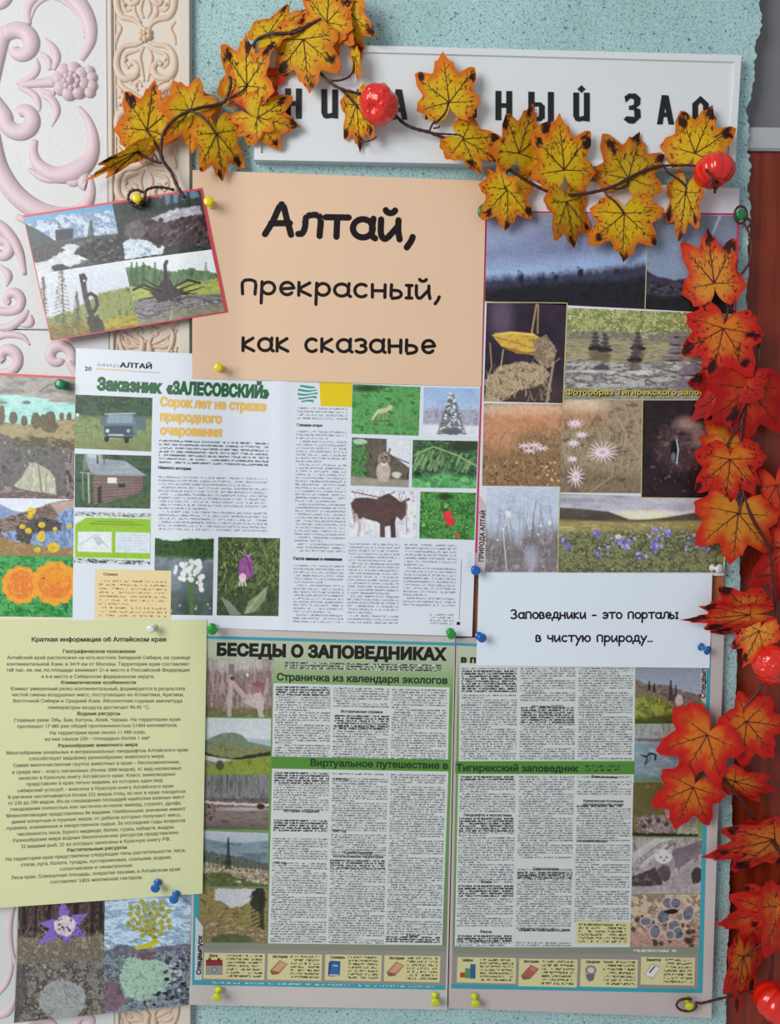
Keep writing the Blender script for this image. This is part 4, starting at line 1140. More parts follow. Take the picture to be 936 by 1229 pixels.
sh.quadmesh([(326.5, 922.5), (538, 926), (530.4, 1136.8), (321.5, 1133)], M_COLP, .00016, name='column_background')
sh.quadmesh([(326, 907.8), (540.5, 911.8), (540, 925.6), (326, 921.8)], M_GREEN, .0002, name='green_band')
lettering(sh, [('БЕСЕДЫ О ЗАПОВЕДНИКАХ', 260, 786.2, 536.5, 792.2, 14.0, .062)], INKD, name='headline', label='bold black headline')
M_DGR = plain('dark_green_print', L255(24, 44, 24), .6)
lettering(sh, [('Страничка из календаря экологов', 332, 816.5, 537, 820.8, 8.6, .036)], M_DGR, name='heading')
lettering(sh, [('Виртуальное путешествие в', 372.5, 919.2, 537.5, 922.8, 8.2, .034)], M_DGR, name='heading')
sh.quadmesh([(234.6, 1100), (243.6, 1112), (242.2, 1176), (233.4, 1176)], paper('left_spine_tab_paper', 176, 180, 182, 240, 1140), .00026, name='spine_tab')
lettering(sh, [('Спецвыпуск', 241, 1170, 242.6, 1122.5, 5.6, .045)], INK, name='lettering', off=.0004)
column(sh, 'intro_text', M_TXTB, 342, 530, 794, 803, 3, 3, par=False, slope=.018, fill=.6)
BOLDS = []
k = 0
for c_, (xa, xb) in enumerate(((330.5, 397), (400.5, 467), (470.5, 536.5))):
    skip = [(0, 4)] if c_ == 0 else ([(8, 15)] if c_ == 1 else [])
    column(sh, 'text_column', M_TXT, xa, xb, 823+c_*1.6, 908+c_*1.6, 28, 40+c_, skip=skip, lean=-1.6, slope=.015)
    skip = [[(0, 5), (16, 19), (19, 27), (36, 37)], [(1, 2), (24, 25), (34, 39)], [(66, 70)]][c_]
    column(sh, 'text_column', M_TXT, xa-1.6, xb-1.6, 926+c_*1.2, 1131+c_*1.4, 70, 50+c_, skip=skip, lean=-4.5-c_*.5, slope=.015)
def boldcol(sh, xa, xb, y0, n, pitch=2.95, seed=3, slope=.015): column(sh, 'bold_text', M_TXTB, xa, xb, y0, y0+n*pitch, n, seed, par=False, slope=slope, fill=.7, off=.00026)
boldcol(sh, 331, 396, 823, 4); boldcol(sh, 401, 467, 857.5, 6); boldcol(sh, 329, 395, 926, 5); boldcol(sh, 328, 393, 983, 5); boldcol(sh, 396, 462, 1031, 4); boldcol(sh, 463, 528, 1123, 3, 2.7)
lettering(sh, [('Историческая справка', 409, 855.3, 459, 856.2, 3.4, .04), ('История создания', 340.5, 974.6, 383, 975.4, 3.4, .04), ('1997 год.', 328.5, 1037, 344, 1037.2, 3.2, .04), ('1999 год.', 401, 936.6, 419, 937, 3.2, .04),
               ('2003 год.', 399, 998.6, 416, 999, 3.2, .04), ('Хозяйственное', 412, 1024.5, 447, 1025.2, 3.2, .04), ('использование территории', 400, 1029, 460, 1030, 3.2, .04), ('Климат', 488, 1124.5, 504, 1124.8, 3.2, .04)], INKD, name='subheadings')
def boxes(sh, rows, M_=M_BOX):
    for k, (x0, y0, x1, y1, head, icon) in enumerate(rows):
        sl = (y1-y0)*0
        q = [(x0+1, y0+.4), (x1+.6, y0+1.6), (x1-.4, y1+1.6), (x0, y1)]
        b = sh.quadmesh(q, M_, .00028, name='info_box')
        column(sh, 'box_text', M_BTXT, x0+28, x1-3, y0+2.0, y1-1, 7, 60+k+int(x0), par=False, slope=.016, fill=.55, off=.0004)
        lettering(sh, [(head, x0+7, y0+5.4, x0+7+len(head)*2.5, y0+5.5, 3.1, .04)], INKD, name='box_heading', off=.0004)
        icon(x0+5, y0+9)
def flat(sh, pts, mat, name, off=.0004):
    mb = MB(); V = sh.P([p[0] for p in pts], [p[1] for p in pts], off); mb.add(V, [tuple(range(len(pts)))])
    return add(name, mb.mesh(name, mat, False), sh.root)
MI = {n: plain('icon_'+n, L255(*c), .5) for n, c in dict(red=(128, 44, 44), greyc=(150, 146, 150), brown=(146, 104, 76), blue=(38, 74, 120), navy=(30, 50, 80), green=(70, 130, 70), white=(200, 200, 200), black=(30, 30, 30), tan=(176, 150, 130)).items()}
def merged(sh, name, shapes, off=.0004):
    """one printed icon of several coloured shapes"""
    mb = MB(); cs = []
    for k, (pts, c) in enumerate(shapes):
        V = sh.P([p[0] for p in pts], [p[1] for p in pts], off+.00003*k); mb.add(V, [tuple(range(len(pts)))], lin(np.array(c)/255.)*1.5)
    return add(name, mb.mesh(name, PRINT['news'], False), sh.root)
def ic_cal(sh): return lambda x, y: merged(sh, 'calendar_icon', [(rect(x-2, y, x+18, y+18), (126, 122, 124)), (rect(x-2, y, x+18, y+7), (116, 40, 44)), (rect(x+1, y-2, x+4, y+2), (80, 30, 30)), (rect(x+12, y-2, x+15, y+2), (80, 30, 30)), ([(x+8+3.4*math.cos(a), y+12+3.4*math.sin(a)) for a in np.linspace(0, 6, 12)], (100, 98, 102)), ([(x+8+2.4*math.cos(a), y+12+2.4*math.sin(a)) for a in np.linspace(0, 6, 12)], (140, 136, 138))])
def ic_book(sh, c1=(150, 108, 78), c2=(170, 134, 106)): return lambda x, y: merged(sh, 'scroll_icon', [([(x-2, y+12), (x+10, y-1), (x+20, y+4), (x+9, y+16), (x+1, y+17)], c1), ([(x+2, y+11), (x+11, y+1), (x+18, y+4), (x+8, y+13)], c2), ([(x-2, y+12), (x+8, y+13), (x+9, y+16), (x+1, y+17)], (112, 80, 62))])
def ic_blue(sh): return lambda x, y: merged(sh, 'book_icon', [([(x, y+1), (x+3, y-1), (x+14, y), (x+13, y+17), (x+1, y+18), (x-1, y+16)], (34, 66, 110)), ([(x+3, y+1), (x+13, y+2), (x+12, y+15), (x+2, y+15)], (46, 86, 136)), ([(x+5, y+4), (x+11, y+4.4), (x+11, y+6), (x+5, y+5.6)], (150, 160, 170)), ([(x+1, y+15.4), (x+12, y+15.6), (x+12, y+16.6), (x+1, y+16.8)], (180, 180, 170))])
def ic_bar(sh): return lambda x, y: merged(sh, 'chart_icon', [(rect(x-1, y+10, x+5, y+16), (150, 56, 50)), (rect(x+5, y+5, x+11.5, y+17), (66, 122, 70)), (rect(x+11.5, y, x+17.5, y+17.4), (48, 76, 122))])
def ic_scul(sh): return lambda x, y: merged(sh, 'emblem_icon', [([(x+8+7*math.cos(a), y+5+6*math.sin(a)) for a in np.linspace(0, 6, 14)], (120, 112, 118)), ([(x+8+4*math.cos(a), y+5+3.4*math.sin(a)) for a in np.linspace(0, 6, 12)], (176, 170, 150)), ([(x+2, y+10), (x+13, y+10), (x+11, y+17), (x+6, y+19), (x+3, y+15)], (96, 86, 92)), ([(x+5, y+14), (x+10, y+14), (x+9, y+18), (x+6, y+18)], (140, 100, 100))])
def ic_note(sh): return lambda x, y: merged(sh, 'notepad_icon', [([(x-1, y+13), (x+9, y-1), (x+20, y+4), (x+10, y+19)], (156, 152, 150)), ([(x+1, y+13), (x+9.5, y+1), (x+18, y+5), (x+9.5, y+16.5)], (190, 186, 180)), ([(x+5, y+10), (x+12, y+2), (x+13, y+3), (x+6.4, y+11)], (28, 28, 30))])
boxes(sh, [(244, 1143, 317.5, 1174.5, 'Дата', ic_cal(sh)), (320.5, 1144.2, 386, 1175.6, 'История', ic_book(sh)), (389.5, 1145, 457.5, 1176.4, 'Словарь', ic_blue(sh)), (460.5, 1146, 528, 1177.6, 'История', ic_book(sh))])
M_WTXT = plain('pale_print', L255(190, 196, 190, 1.1), .5)
column(sh, 'footer_text', text_mat('footer_print', L255(180, 215, 220), M_TEAL.node_tree.nodes['Principled BSDF'].inputs['Base Color'].default_value[:], .5, 1.2, .2), 250, 520, 1177.6, 1180.6, 1, 9, par=False, slope=.02).location = (0, -.00006, 0)
NP = lambda p, label, k=1.0: p.make(sh, 'photograph', label, mat=PRINT['news'], k=k, off=.0002)
p = Pic([(249, 790), (328.5, 790.5), (325.5, 861), (247, 860)], 41)
p.fill([(134, 112, 108), (160, 146, 142), (110, 92, 86), (150, 130, 128)], (3, 14)); p.ell(285, 797, 40, 9, (176, 178, 172), soft=8, a=.7)
p.blades(50, 250, 326, 810, 858, 14, 40, [(110, 84, 80), (170, 150, 150), (130, 100, 94)], .9, (-8, 8), .7); p.below([(245, 848), (330, 850)], [(118, 116, 78), (96, 92, 66), (136, 128, 96)], (5, 3), soft=6, rough=3)
p.poly([(275, 797), (281, 797), (281, 812), (275, 812)], (112, 112, 110)); p.line([(277, 812), (275, 858)], 5, (172, 156, 158), .8)
p.line([(278, 815), (292, 834), (306, 838)], 7, (168, 144, 146)); p.line([(282, 816), (296, 832)], 3, (120, 92, 94), .8); p.poly([(302, 834), (312, 830), (318, 840), (314, 850), (300, 844)], [(186, 172, 168), (150, 136, 132)], (3, 3)); p.line([(296, 842), (314, 850)], 6, (168, 156, 152))
p.ell(308, 826, 6, 6, (150, 102, 100)); p.poly([(302, 822), (308, 817), (317, 820), (316, 826), (306, 824)], (120, 84, 84)); p.line([(312, 852), (314, 861)], 6, (160, 160, 150)); p.ell(297, 810, 1.5, 2, (210, 206, 196)); p.ell(279, 814, 3, 2.5, (90, 66, 66))
NP(p, 'photo of a person in camouflage fixing a post')
p = Pic([(246.8, 861.5), (325.4, 862.5), (324, 929), (245, 929)], 42)
p.vgrad(860, 895, (172, 178, 180), (182, 186, 190)); p.below([(245, 886), (262, 884), (300, 886), (325, 888)], [(140, 156, 160), (154, 168, 170)], (14, 3), soft=3)
p.below([(245, 890), (256, 884), (266, 880), (280, 879), (290, 882), (298, 890), (325, 896)], [(98, 114, 96), (116, 130, 110)], (6, 4))
p.below([(245, 898), (270, 892), (325, 900)], [(108, 112, 72), (128, 128, 84), (90, 98, 66)], (5, 3), soft=3, rough=3)
p.band([(245, 902), (262, 908), (280, 910), (300, 906), (325, 902)], 4.5, (50, 52, 38), rough=1.5); p.band([(245, 906), (260, 909), (285, 912), (325, 910)], 6, (166, 172, 170), rough=1)
p.below([(245, 920), (262, 922), (270, 914), (325, 908)], [(112, 130, 52), (132, 140, 58), (90, 106, 46)], (6, 4), rough=2); p.ell(264, 918, 5, 6, [(64, 68, 46), (90, 90, 60)], (2, 2), rough=.2)
NP(p, 'photo of a round green hill')
p = Pic([(245, 930), (324, 930), (322.3, 996), (244, 995)], 43)
p.fill([(92, 92, 88), (120, 122, 122), (70, 70, 62)], (2.5, 20)); p.blades(50, 245, 324, 930, 960, 10, 26, [(140, 144, 150), (60, 62, 54), (104, 100, 90)], .9, (-4, 4), .7)
p.below([(244, 958), (324, 958)], [(86, 76, 66), (110, 96, 88), (60, 54, 46)], (5, 3), rough=3); p.band([(244, 961), (270, 963), (324, 965)], 3, (176, 168, 166), rough=2, rs=2)
p.below([(244, 966), (280, 967), (324, 970)], [(106, 92, 90), (124, 110, 106), (88, 78, 76)], (16, 3), soft=2); p.ell(290, 971, 30, 2, (168, 164, 160), a=.8, soft=2); p.dots(16, 245, 258, 966, 984, 1, 2.6, [(120, 86, 80), (80, 60, 56)]); p.ell(313, 968, 5, 3, (60, 44, 42), rough=.3)
p.below([(244, 988), (324, 988)], (84, 76, 70), soft=10, a=.6)
NP(p, 'photo of a brown river by a bare forest')
p = Pic([(244, 997), (322.3, 1000), (321.3, 1064.5), (243, 1063.5)], 44)
p.vgrad(996, 1012, (160, 166, 172), (146, 156, 164)); p.below([(243, 1006), (262, 1010), (290, 1012), (322, 1009)], [(98, 118, 128), (118, 134, 142), (84, 104, 112)], (20, 5), soft=2)
p.below([(243, 1020), (262, 1024), (322, 1036)], [(78, 84, 78), (96, 98, 90), (58, 62, 56)], (5, 4), rough=3); p.ell(303, 1030, 12, 5, (74, 88, 100), a=.6, soft=4)
p.below([(243, 1034), (280, 1040), (322, 1044)], [(150, 140, 118), (120, 108, 88), (174, 164, 142), (90, 80, 64)], (5, 3), rough=2); p.below([(243, 1048), (270, 1046), (290, 1056), (322, 1062)], [(96, 104, 62), (74, 82, 48), (116, 118, 74)], (6, 3), rough=3)
p.fir(274, 1007, 1042, 3.4, (36, 44, 38)); p.dots(20, 285, 320, 1044, 1060, .7, 1.6, [(90, 74, 60), (188, 178, 156)])
for x in range(246, 322, 5): p.line([(x, 1040+(x-246)*.06), (x, 1030+(x-246)*.08+p.r.uniform(-2, 3))], 1, (58, 60, 50), .7)
NP(p, 'photo of wooded mountains with a lone fir')
p = Pic([(241, 1065), (321.3, 1066), (320, 1131.5), (238.5, 1130.5)], 45)
p.fill([(112, 102, 60), (134, 122, 76), (92, 84, 50)], (5, 4)); p.poly([(258, 1066), (306, 1067), (303, 1080), (290, 1088), (278, 1090), (268, 1083), (257, 1080)], (168, 170, 174), rough=2)
p.ell(310, 1080, 9, 16, [(40, 46, 36), (60, 66, 50)], (3, 3), rough=.4); p.line([(314, 1068), (315, 1126)], 5, (44, 50, 38), .8)
for k in range(9): p.line([(314, 1070+k*5), (300+k*.4, 1076+k*5)], 1.6, (40, 46, 36), .8)
p.below([(238, 1100), (260, 1104), (290, 1112), (321, 1116)], [(142, 124, 92), (110, 96, 66), (166, 148, 116)], (7, 3), rough=3); p.blades(26, 240, 310, 1096, 1122, 6, 14, [(170, 152, 120), (84, 76, 50)], 1.1, (40, 88)); p.ell(278, 1128, 26, 7, [(70, 80, 50), (92, 100, 66)], (4, 3), rough=.2)
NP(p, 'photo of a rocky slope with spruces')

t = thing('newspaper_page', P(700, 980, .006), 'right newspaper page with green bands and an animal photo column at its right', 'newspaper', 'newspaper pages')
NR = Sheet(t, [(547.5, 766), (869, 757), (853.5, 1222), (538, 1210)], 1, M_NEWSR, lambda x, y: .0006+.0045*smooth(y, 1170, 1220)*(.35+.65*np.sin((x-571)/257*math.pi)**2)+.0030*smooth(x, 830, 865)*smooth(y, 830, 1000))
sh = NR
newsbg(sh, [(550, 774), (853, 774), (842, 1188), (542, 1183)])
sh.quadmesh([(546, 771.5), (600, 774), (600, 777), (546, 774.7)], M_TEAL, .0002, name='teal_rule')
sh.quadmesh([(849, 770), (853.5, 770), (843, 1190), (837.5, 1188)], M_TEAL, .0002, name='teal_rule', cell=4)
sh.quadmesh([(541.5, 1181), (842.5, 1187), (842.3, 1192), (541.3, 1186.4)], M_TEAL, .00024, name='teal_rule', cell=4)
sh.quadmesh([(543, 1138), (838, 1138), (837.6, 1188), (542, 1182)], M_GREYB, .00016, name='taupe_band', cell=4)
sh.quadmesh([(545.5, 1137), (838.8, 1136.6), (838.4, 1145), (545, 1145)], M_OLIVE, .0002, name='olive_band', cell=4)
sh.quadmesh([(551.5, 796), (762, 796), (761.6, 913), (550.5, 913.5)], M_COLP, .00016, name='column_background')
sh.quadmesh([(550, 929), (761, 929.5), (756, 1139.5), (545.6, 1136)], M_COLP, .00016, name='column_background')
sh.quadmesh([(546.5, 914), (761.4, 915), (761, 929), (546.2, 928)], M_GREEN, .0002, name='green_band')
lettering(sh, [('в п', 553, 795, 571, 795.6, 8, .05)], INKD, name='headline')
lettering(sh, [('Тигирекский заповедник', 547.5, 925.6, 694.5, 926.4, 8.4, .034)], M_DGR, name='heading')
column(sh, 'band_text', text_mat('band_print', L255(40, 70, 34), M_GREEN.node_tree.nodes['Principled BSDF'].inputs['Base Color'].default_value[:], .55, 1.2, .1), 702, 744, 917.5, 926.5, 2, 4, par=False).location = (0, -.00012, 0)
lettering(sh, [('Спецвыпуск', 846.5, 838, 847.5, 788, 6.4, .03)], INK, name='lettering', off=.0005)
flat(sh, [(841.5, 776), (848.6, 776), (847, 846), (840.5, 838)], M_TAB, 'spine_tab', .0003)
for c_, (xa, xb) in enumerate(((553.5, 620.5), (624.5, 690.5), (694.5, 759.5))):
    skip = [[(1, 11)], [(14, 15), (15, 22)], []][c_]
    column(sh, 'text_column', M_TXT, xa, xb, 801, 912, 38, 70+c_, skip=skip, lean=-1, slope=.0)
    skip = [[(0, 2), (15, 22), (44, 45), (45, 50), (62, 67)], [(34, 38), (64, 68)], [(1, 2), (8, 13), (27, 28), (60, 70)]][c_]
    column(sh, 'text_column', M_TXT, xa-1.5, xb-1.5, 931, 1136, 70, 80+c_, skip=skip, lean=-4.5, slope=.004)
boldcol(sh, 554, 620, 804, 9, 3.0, 5, 0); boldcol(sh, 625, 689, 848, 7, 2.9, 6, 0); boldcol(sh, 552, 617, 931, 2, 2.9, 7, 0); boldcol(sh, 551, 616, 981, 6, 2.95, 8, 0); boldcol(sh, 550, 616, 1062, 5, 2.95, 9, 0)
boldcol(sh, 621, 687, 1046, 3, 2.95, 10, 0); boldcol(sh, 549, 614, 1122, 3, 2.95, 11, 0); boldcol(sh, 692, 746, 966, 1, 3, 12, 0)
lettering(sh, [('Что такое ООПТ?', 638, 849.6, 676, 850, 3.4, .04), ('Ландшафты и экосистемы', 556, 979.5, 614, 980, 3.2, .04), ('Заказник', 709, 933.4, 742, 934.4, 3.0, .04), ('Кемеровская-Кузнецкая', 700, 962.5, 748, 963, 3.0, .04), ('оборонительная линия', 699, 966.6, 748, 967, 3.0, .04),
               ('Белорецкий маршрут', 692, 1010.6, 730, 1011, 3.0, .04), ('Гидросистема', 640, 1044, 670, 1044.5, 3.3, .04), ('Флора', 577, 1059.8, 590, 1060, 3.2, .04), ('Фауна', 576, 1119.5, 590, 1120, 3.2, .04), ('Объекты природного дела', 622, 1117, 684, 1117.5, 3.4, .04)], INKD, name='subheadings')
sh.quadmesh([(692, 1105), (756.5, 1106.6), (755.6, 1133.6), (690.5, 1132.5)], M_BOX, .00026, name='info_box')
column(sh, 'box_text', M_BTXT, 694, 752, 1107.5, 1131.5, 6, 13, par=False, slope=.015, fill=.6).location = (0, -.00014, 0)
boxes(sh, [(548, 1148.2, 619, 1179, 'Цифры', ic_bar(sh)), (622, 1150, 692.5, 1183.5, 'История', ic_book(sh, (140, 80, 70), (158, 104, 92))), (696, 1150.4, 765, 1184, 'Сводник', ic_scul(sh)), (768.5, 1148, 833.5, 1181.5, 'Заметка', ic_note(sh))])
column(sh, 'footer_text', text_mat('dark_footer_print', L255(200, 205, 196), M_OLIVE.node_tree.nodes['Principled BSDF'].inputs['Base Color'].default_value[:], .7, 1.2, .1), 760, 812, 1138.6, 1143.6, 1, 9, par=False).location = (0, -.00006, 0)
p = Pic([(763, 798), (842.3, 798), (841, 868), (762, 868.5)], 46)
p.vgrad(795, 835, (116, 122, 138), (140, 144, 156)); p.below([(762, 816), (780, 822), (800, 822), (820, 830), (842, 834)], [(96, 80, 78), (120, 102, 96), (76, 62, 60)], (6, 3), rough=2)
p.below([(762, 826), (785, 832), (800, 840), (842, 846)], [(124, 112, 100), (100, 92, 70), (140, 126, 110)], (6, 3), rough=2); p.below([(762, 838), (790, 836), (810, 850), (842, 862)], [(118, 122, 46), (140, 144, 62), (84, 88, 36), (150, 150, 80)], (8, 5), rough=3)
p.below([(762, 862), (800, 858), (842, 852)], [(64, 70, 34), (50, 54, 28)], (6, 4), soft=6, rough=3, a=.8)
for x, y0, y1, w_ in ((779, 819, 828, 1.6), (785, 822, 830, 1.6), (805, 818, 840, 3), (811, 824, 838, 2.4)): p.fir(x, y0, y1, w_, (42, 40, 40))
p.ell(815, 840, 5, 7, (170, 150, 160), rough=.3)
NP(p, 'photo of a hillside with dark firs')
p = Pic([(762, 869), (841, 868.5), (838.3, 938), (760.4, 938)], 47)
p.fill([(112, 126, 134), (128, 142, 150)], (18, 6)); p.put((p.Y < 890).astype(float), [(120, 124, 116), (142, 148, 142), (104, 106, 100)], (4, 8)); p.band([(760, 886), (842, 888)], 3, (100, 92, 96), rough=1.5)
p.blades(22, 764, 838, 876, 890, 6, 14, [(150, 150, 146), (96, 92, 90)], 1, (-5, 5), .6); p.below([(760, 892), (842, 892)], [(124, 142, 150), (106, 126, 134), (136, 150, 158)], (16, 4), soft=5)
p.line([(772, 908), (776, 908), (776, 916)], 1.6, (30, 26, 30)); p.line([(776, 908), (780, 904), (787, 906), (786, 912)], 2, (30, 26, 30)); p.line([(774, 914), (774, 919)], 1, (30, 26, 30)); p.line([(768, 906), (774, 907)], 1, (40, 36, 40)); p.line([(781, 905), (779, 914)], 1, (60, 60, 66)); p.ell(826, 921, 3.4, 2.2, (34, 60, 110))
p.below([(760, 930), (842, 932)], (84, 108, 100), soft=8, a=.7)
NP(p, 'photo of a lake with a wading moose')
p = Pic([(760, 939), (838, 939), (837.5, 1004), (758.6, 1004)], 48)
p.fill([(104, 98, 58), (86, 80, 46), (122, 114, 74)], (7, 7)); p.ell(775, 962, 16, 12, (92, 84, 50), soft=8)
p.poly([(761, 985), (770, 979), (800, 978), (814, 984), (812, 1001), (765, 1001)], [(124, 108, 104), (92, 78, 76), (150, 134, 128), (60, 48, 48)], (5, 4), rough=3); p.poly([(796, 968), (802, 966), (812, 980), (800, 982)], [(160, 130, 130), (130, 100, 102)], (4, 4))
p.poly([(812, 1002), (818, 984), (838, 976), (838, 1003)], [(160, 152, 136), (128, 118, 102), (176, 168, 154)], (4, 4), rough=2); p.band([(758, 999), (814, 1001)], 4, (48, 40, 34), rough=2)
for x, y in ((779, 986), (790, 985), (800, 989), (773, 992)): p.ell(x, y, 3, 3, (74, 56, 54), rough=.3)
NP(p, 'photo of a hollow log')
p = Pic([(759, 1005.5), (842.8, 1006), (840.6, 1072.5), (757.6, 1073)], 49)
p.fill([(126, 114, 116), (150, 140, 140), (100, 88, 90)], (5, 12)); 
for k in range(12): x = p.r.uniform(755, 800); y = p.r.uniform(1008, 1040); p.line([(x, y+14), (x+26, y-6)], p.r.uniform(1, 2.4), p.r.choice([(70, 62, 64), (176, 172, 170), (96, 84, 86)]), .7)
p.poly([(759, 1036), (790, 1012), (815, 1006), (786, 1006), (759, 1024)], [(150, 146, 146), (176, 174, 172)], (10, 3), a=.8)
p.poly([(803, 1022), (843, 1008), (842, 1024), (815, 1042), (806, 1040)], [(96, 84, 92), (116, 102, 108)], (8, 4)); p.poly([(758, 1052), (786, 1040), (796, 1062), (770, 1064), (758, 1066)], [(84, 70, 74), (60, 48, 52), (104, 90, 92)], (5, 4), rough=2)
p.ell(798, 1036, 12, 14, (130, 122, 122), rough=.1); p.ell(797, 1048, 8, 10, [(72, 58, 66), (96, 84, 88)], (3, 3), rough=.25); p.ell(796, 1028, 10.5, 8.5, (172, 168, 166)); p.ell(789, 1022, 3, 3, (158, 152, 150)); p.ell(804, 1022, 3, 3, (158, 152, 150))
p.ell(793, 1029, 1.2, .9, (40, 34, 36)); p.ell(800, 1029, 1.2, .9, (40, 34, 36)); p.ell(797, 1032.5, 1.4, .9, (110, 84, 86)); p.poly([(806, 1060), (820, 1044), (842, 1030), (842, 1050), (824, 1066), (800, 1068)], [(146, 140, 138), (124, 116, 116)], (8, 4)); p.ell(836, 1050, 7, 10, (66, 52, 52), rough=.4)
p.poly([(758, 1064), (790, 1064), (800, 1074), (757, 1074)], [(150, 140, 140), (128, 116, 118)], (8, 3))
NP(p, 'photo of a small pale cat-like animal between logs')
p = Pic([(757.5, 1074), (840.5, 1073.5), (838.5, 1136.5), (756.2, 1137)], 50)
p.fill([(150, 132, 108), (174, 156, 132), (116, 98, 82), (134, 110, 96)], (6, 5)); p.below([(756, 1118), (800, 1122), (838, 1112)], [(130, 100, 92), (156, 124, 112), (96, 70, 66)], (7, 4), rough=5)
p.dots(24, 758, 838, 1098, 1136, 1.5, 4, [(58, 40, 38), (40, 28, 28), (160, 130, 116)], a=.7)
for x, y, rx, ry, r_ in ((802, 1084, 7, 6, 30), (811, 1084, 6, 6, -40), (796, 1100, 7, 8, 20), (780, 1109, 7, 6, 0), (786, 1118, 6, 8, 10), (775, 1106, 6, 5, 0), (809, 1112, 7, 7, 20), (814, 1120, 6, 7, -10), (826, 1096, 6, 9, 20), (804, 1122, 5, 5, 0)):
    p.ell(x, y, rx+1.2, ry+1.2, (176, 150, 146), rot=r_); p.ell(x, y, rx, ry, [(84, 86, 92), (106, 108, 114), (62, 62, 68)], (4, 4), rot=r_)
p.ell(806, 1094, 8, 3, (40, 26, 28), rough=.3)
NP(p, 'photo of grey blue butterflies')

# ---- magazine spread
M_MAGP = paper('glossy_magazine_paper', 210, 216, 224, 330, 600, .3)
pc = M_MAGP.node_tree.nodes['Principled BSDF'].inputs['Base Color'].default_value[:]
M_MT = text_mat('magazine_small_print', L255(152, 157, 168), pc, .62, .9, .08)
M_MTB = text_mat('magazine_bold_print', L255(112, 116, 128), pc, .72, 1.0, .1)
M_HG = plain('dark_green_headline_print', L255(30, 94, 52, 1.1), .4)
M_HY = plain('ochre_headline_print', L255(222, 178, 84, 1.15), .4)
t = thing('magazine_spread', P(330, 600, .01), 'open glossy magazine spread with green headline, jeep, cabin, animal photos, pinned in the middle', 'magazine')
MS = Sheet(t, [(91, 418), (577.4, 440), (566.5, 764), (87, 748)], 2, M_MAGP, lambda x, y: .0008*np.exp(-((x-338)/10)**2)+.0022*smooth(y, 725, 760)*smooth(x, 280, 400)*(1-smooth(x, 520, 566)*.5))
sh = MS
lettering(sh, [('20', 101.5, 444.6, 109.6, 445, 5, .01)], INKD, name='page_number')
lettering(sh, [('АЛТАЙ', 143.5, 440.6, 182, 442.6, 5.8, .03)], INKD, name='magazine_logo')
lettering(sh, [('мир', 117, 439.3, 142.5, 440.6, 4.4, -.012)], plain('faint_grey_print', L255(172, 176, 184), .4), name='magazine_logo')
sh.quadmesh([(115.5, 442.0), (157, 444.4), (157, 445.4), (115.5, 443.2)], M_HY, .0002, name='logo_rule')
sh.quadmesh([(157, 445.2), (192, 447.0), (192, 447.5), (157, 445.9)], plain('grey_rule_print', L255(150, 160, 150), .4), .0002, name='logo_rule')
lettering(sh, [('Заказник', 115.8, 467.4, 194.5, 471.6, 14.2, .066), ('«ЗАЛЕСОВСКИЙ»', 199, 471.8, 323, 477.6, 14.2, .066)], M_HG, name='headline', label='bold dark green headline')
lettering(sh, [('Сорок лет на страже', 191.6, 487.2, 319.5, 493.4, 11.0, .055), ('природного', 191.6, 504.6, 266, 508.0, 11.0, .055), ('очарования', 191.6, 521.2, 266, 524.0, 11.0, .055)], M_HY, name='subtitle', label='ochre yellow subtitle')
column(sh, 'intro_text', M_MTB, 190.5, 322, 527, 557, 7, 31, par=False, slope=.028, fill=.5)
lettering(sh, [('Немного истории', 189.8, 562.6, 229, 564.3, 3.6, .03)], INKD, name='subheading')
column(sh, 'text_column', M_MT, 190, 320.5, 570.5, 637, 16, 32, slope=.02, fill=.5)
p = Pic([(90.5, 473.5), (182.8, 477.5), (181.3, 542), (89.3, 538)], 61)
p.fill([(48, 78, 52), (72, 100, 70), (36, 60, 42), (84, 112, 84)], (8, 6)); p.below([(88, 498), (120, 500), (183, 502)], [(118, 134, 82), (134, 150, 96), (100, 118, 72)], (9, 4), soft=6); p.below([(88, 528), (183, 530)], [(136, 142, 96), (112, 124, 76)], (9, 4), soft=8)
p.blades(40, 90, 182, 506, 541, 5, 10, [(140, 154, 100), (92, 112, 62)], .9)
p.poly([(119, 500), (128, 500), (128, 512), (121, 510)], (88, 110, 116)); p.poly([(164, 500), (175, 499), (175, 516), (163, 516)], (88, 112, 114)); p.poly([(124, 511), (130, 496), (160, 496), (164, 510), (164, 524), (124, 524)], [(84, 106, 116), (104, 126, 136)], (8, 4)); p.poly([(130, 498), (158, 498), (160, 508), (128, 508)], (128, 150, 162))
p.poly([(125, 511), (158, 511), (160, 522), (126, 522)], (62, 82, 94)); p.ell(129, 517, 2.2, 2.2, (196, 204, 206)); p.ell(154, 517, 2.2, 2.2, (160, 168, 170)); p.poly([(130, 521), (148, 521), (148, 526), (130, 526)], (178, 182, 182)); p.ell(128, 527, 3, 3.5, (30, 34, 34)); p.ell(152, 528, 3, 4, (30, 34, 34)); p.line([(128, 524), (158, 525)], 2, (40, 50, 52))
p.line([(126, 497), (162, 496)], 1.2, (180, 192, 198)); p.ell(93, 498, 2, 2, (220, 224, 224))
p.make(sh, 'photograph', 'photo of a grey jeep with open doors')
p = Pic([(90, 544.5), (181.3, 547), (180.3, 610.5), (89.5, 608.8)], 62)
p.fill([(52, 78, 54), (72, 100, 74), (38, 58, 42)], (7, 6)); p.ell(112, 548, 10, 6, (170, 186, 190), soft=4)
p.poly([(99, 552), (106, 548), (108, 562), (100, 566)], (110, 122, 112)); p.poly([(102, 549), (150, 553), (176, 571), (120, 570), (108, 566)], [(132, 142, 152), (156, 164, 172)], (14, 3)); p.poly([(112, 570), (172, 571), (171, 588), (150, 602), (112, 606)], [(118, 96, 92), (140, 118, 112)], (12, 2))
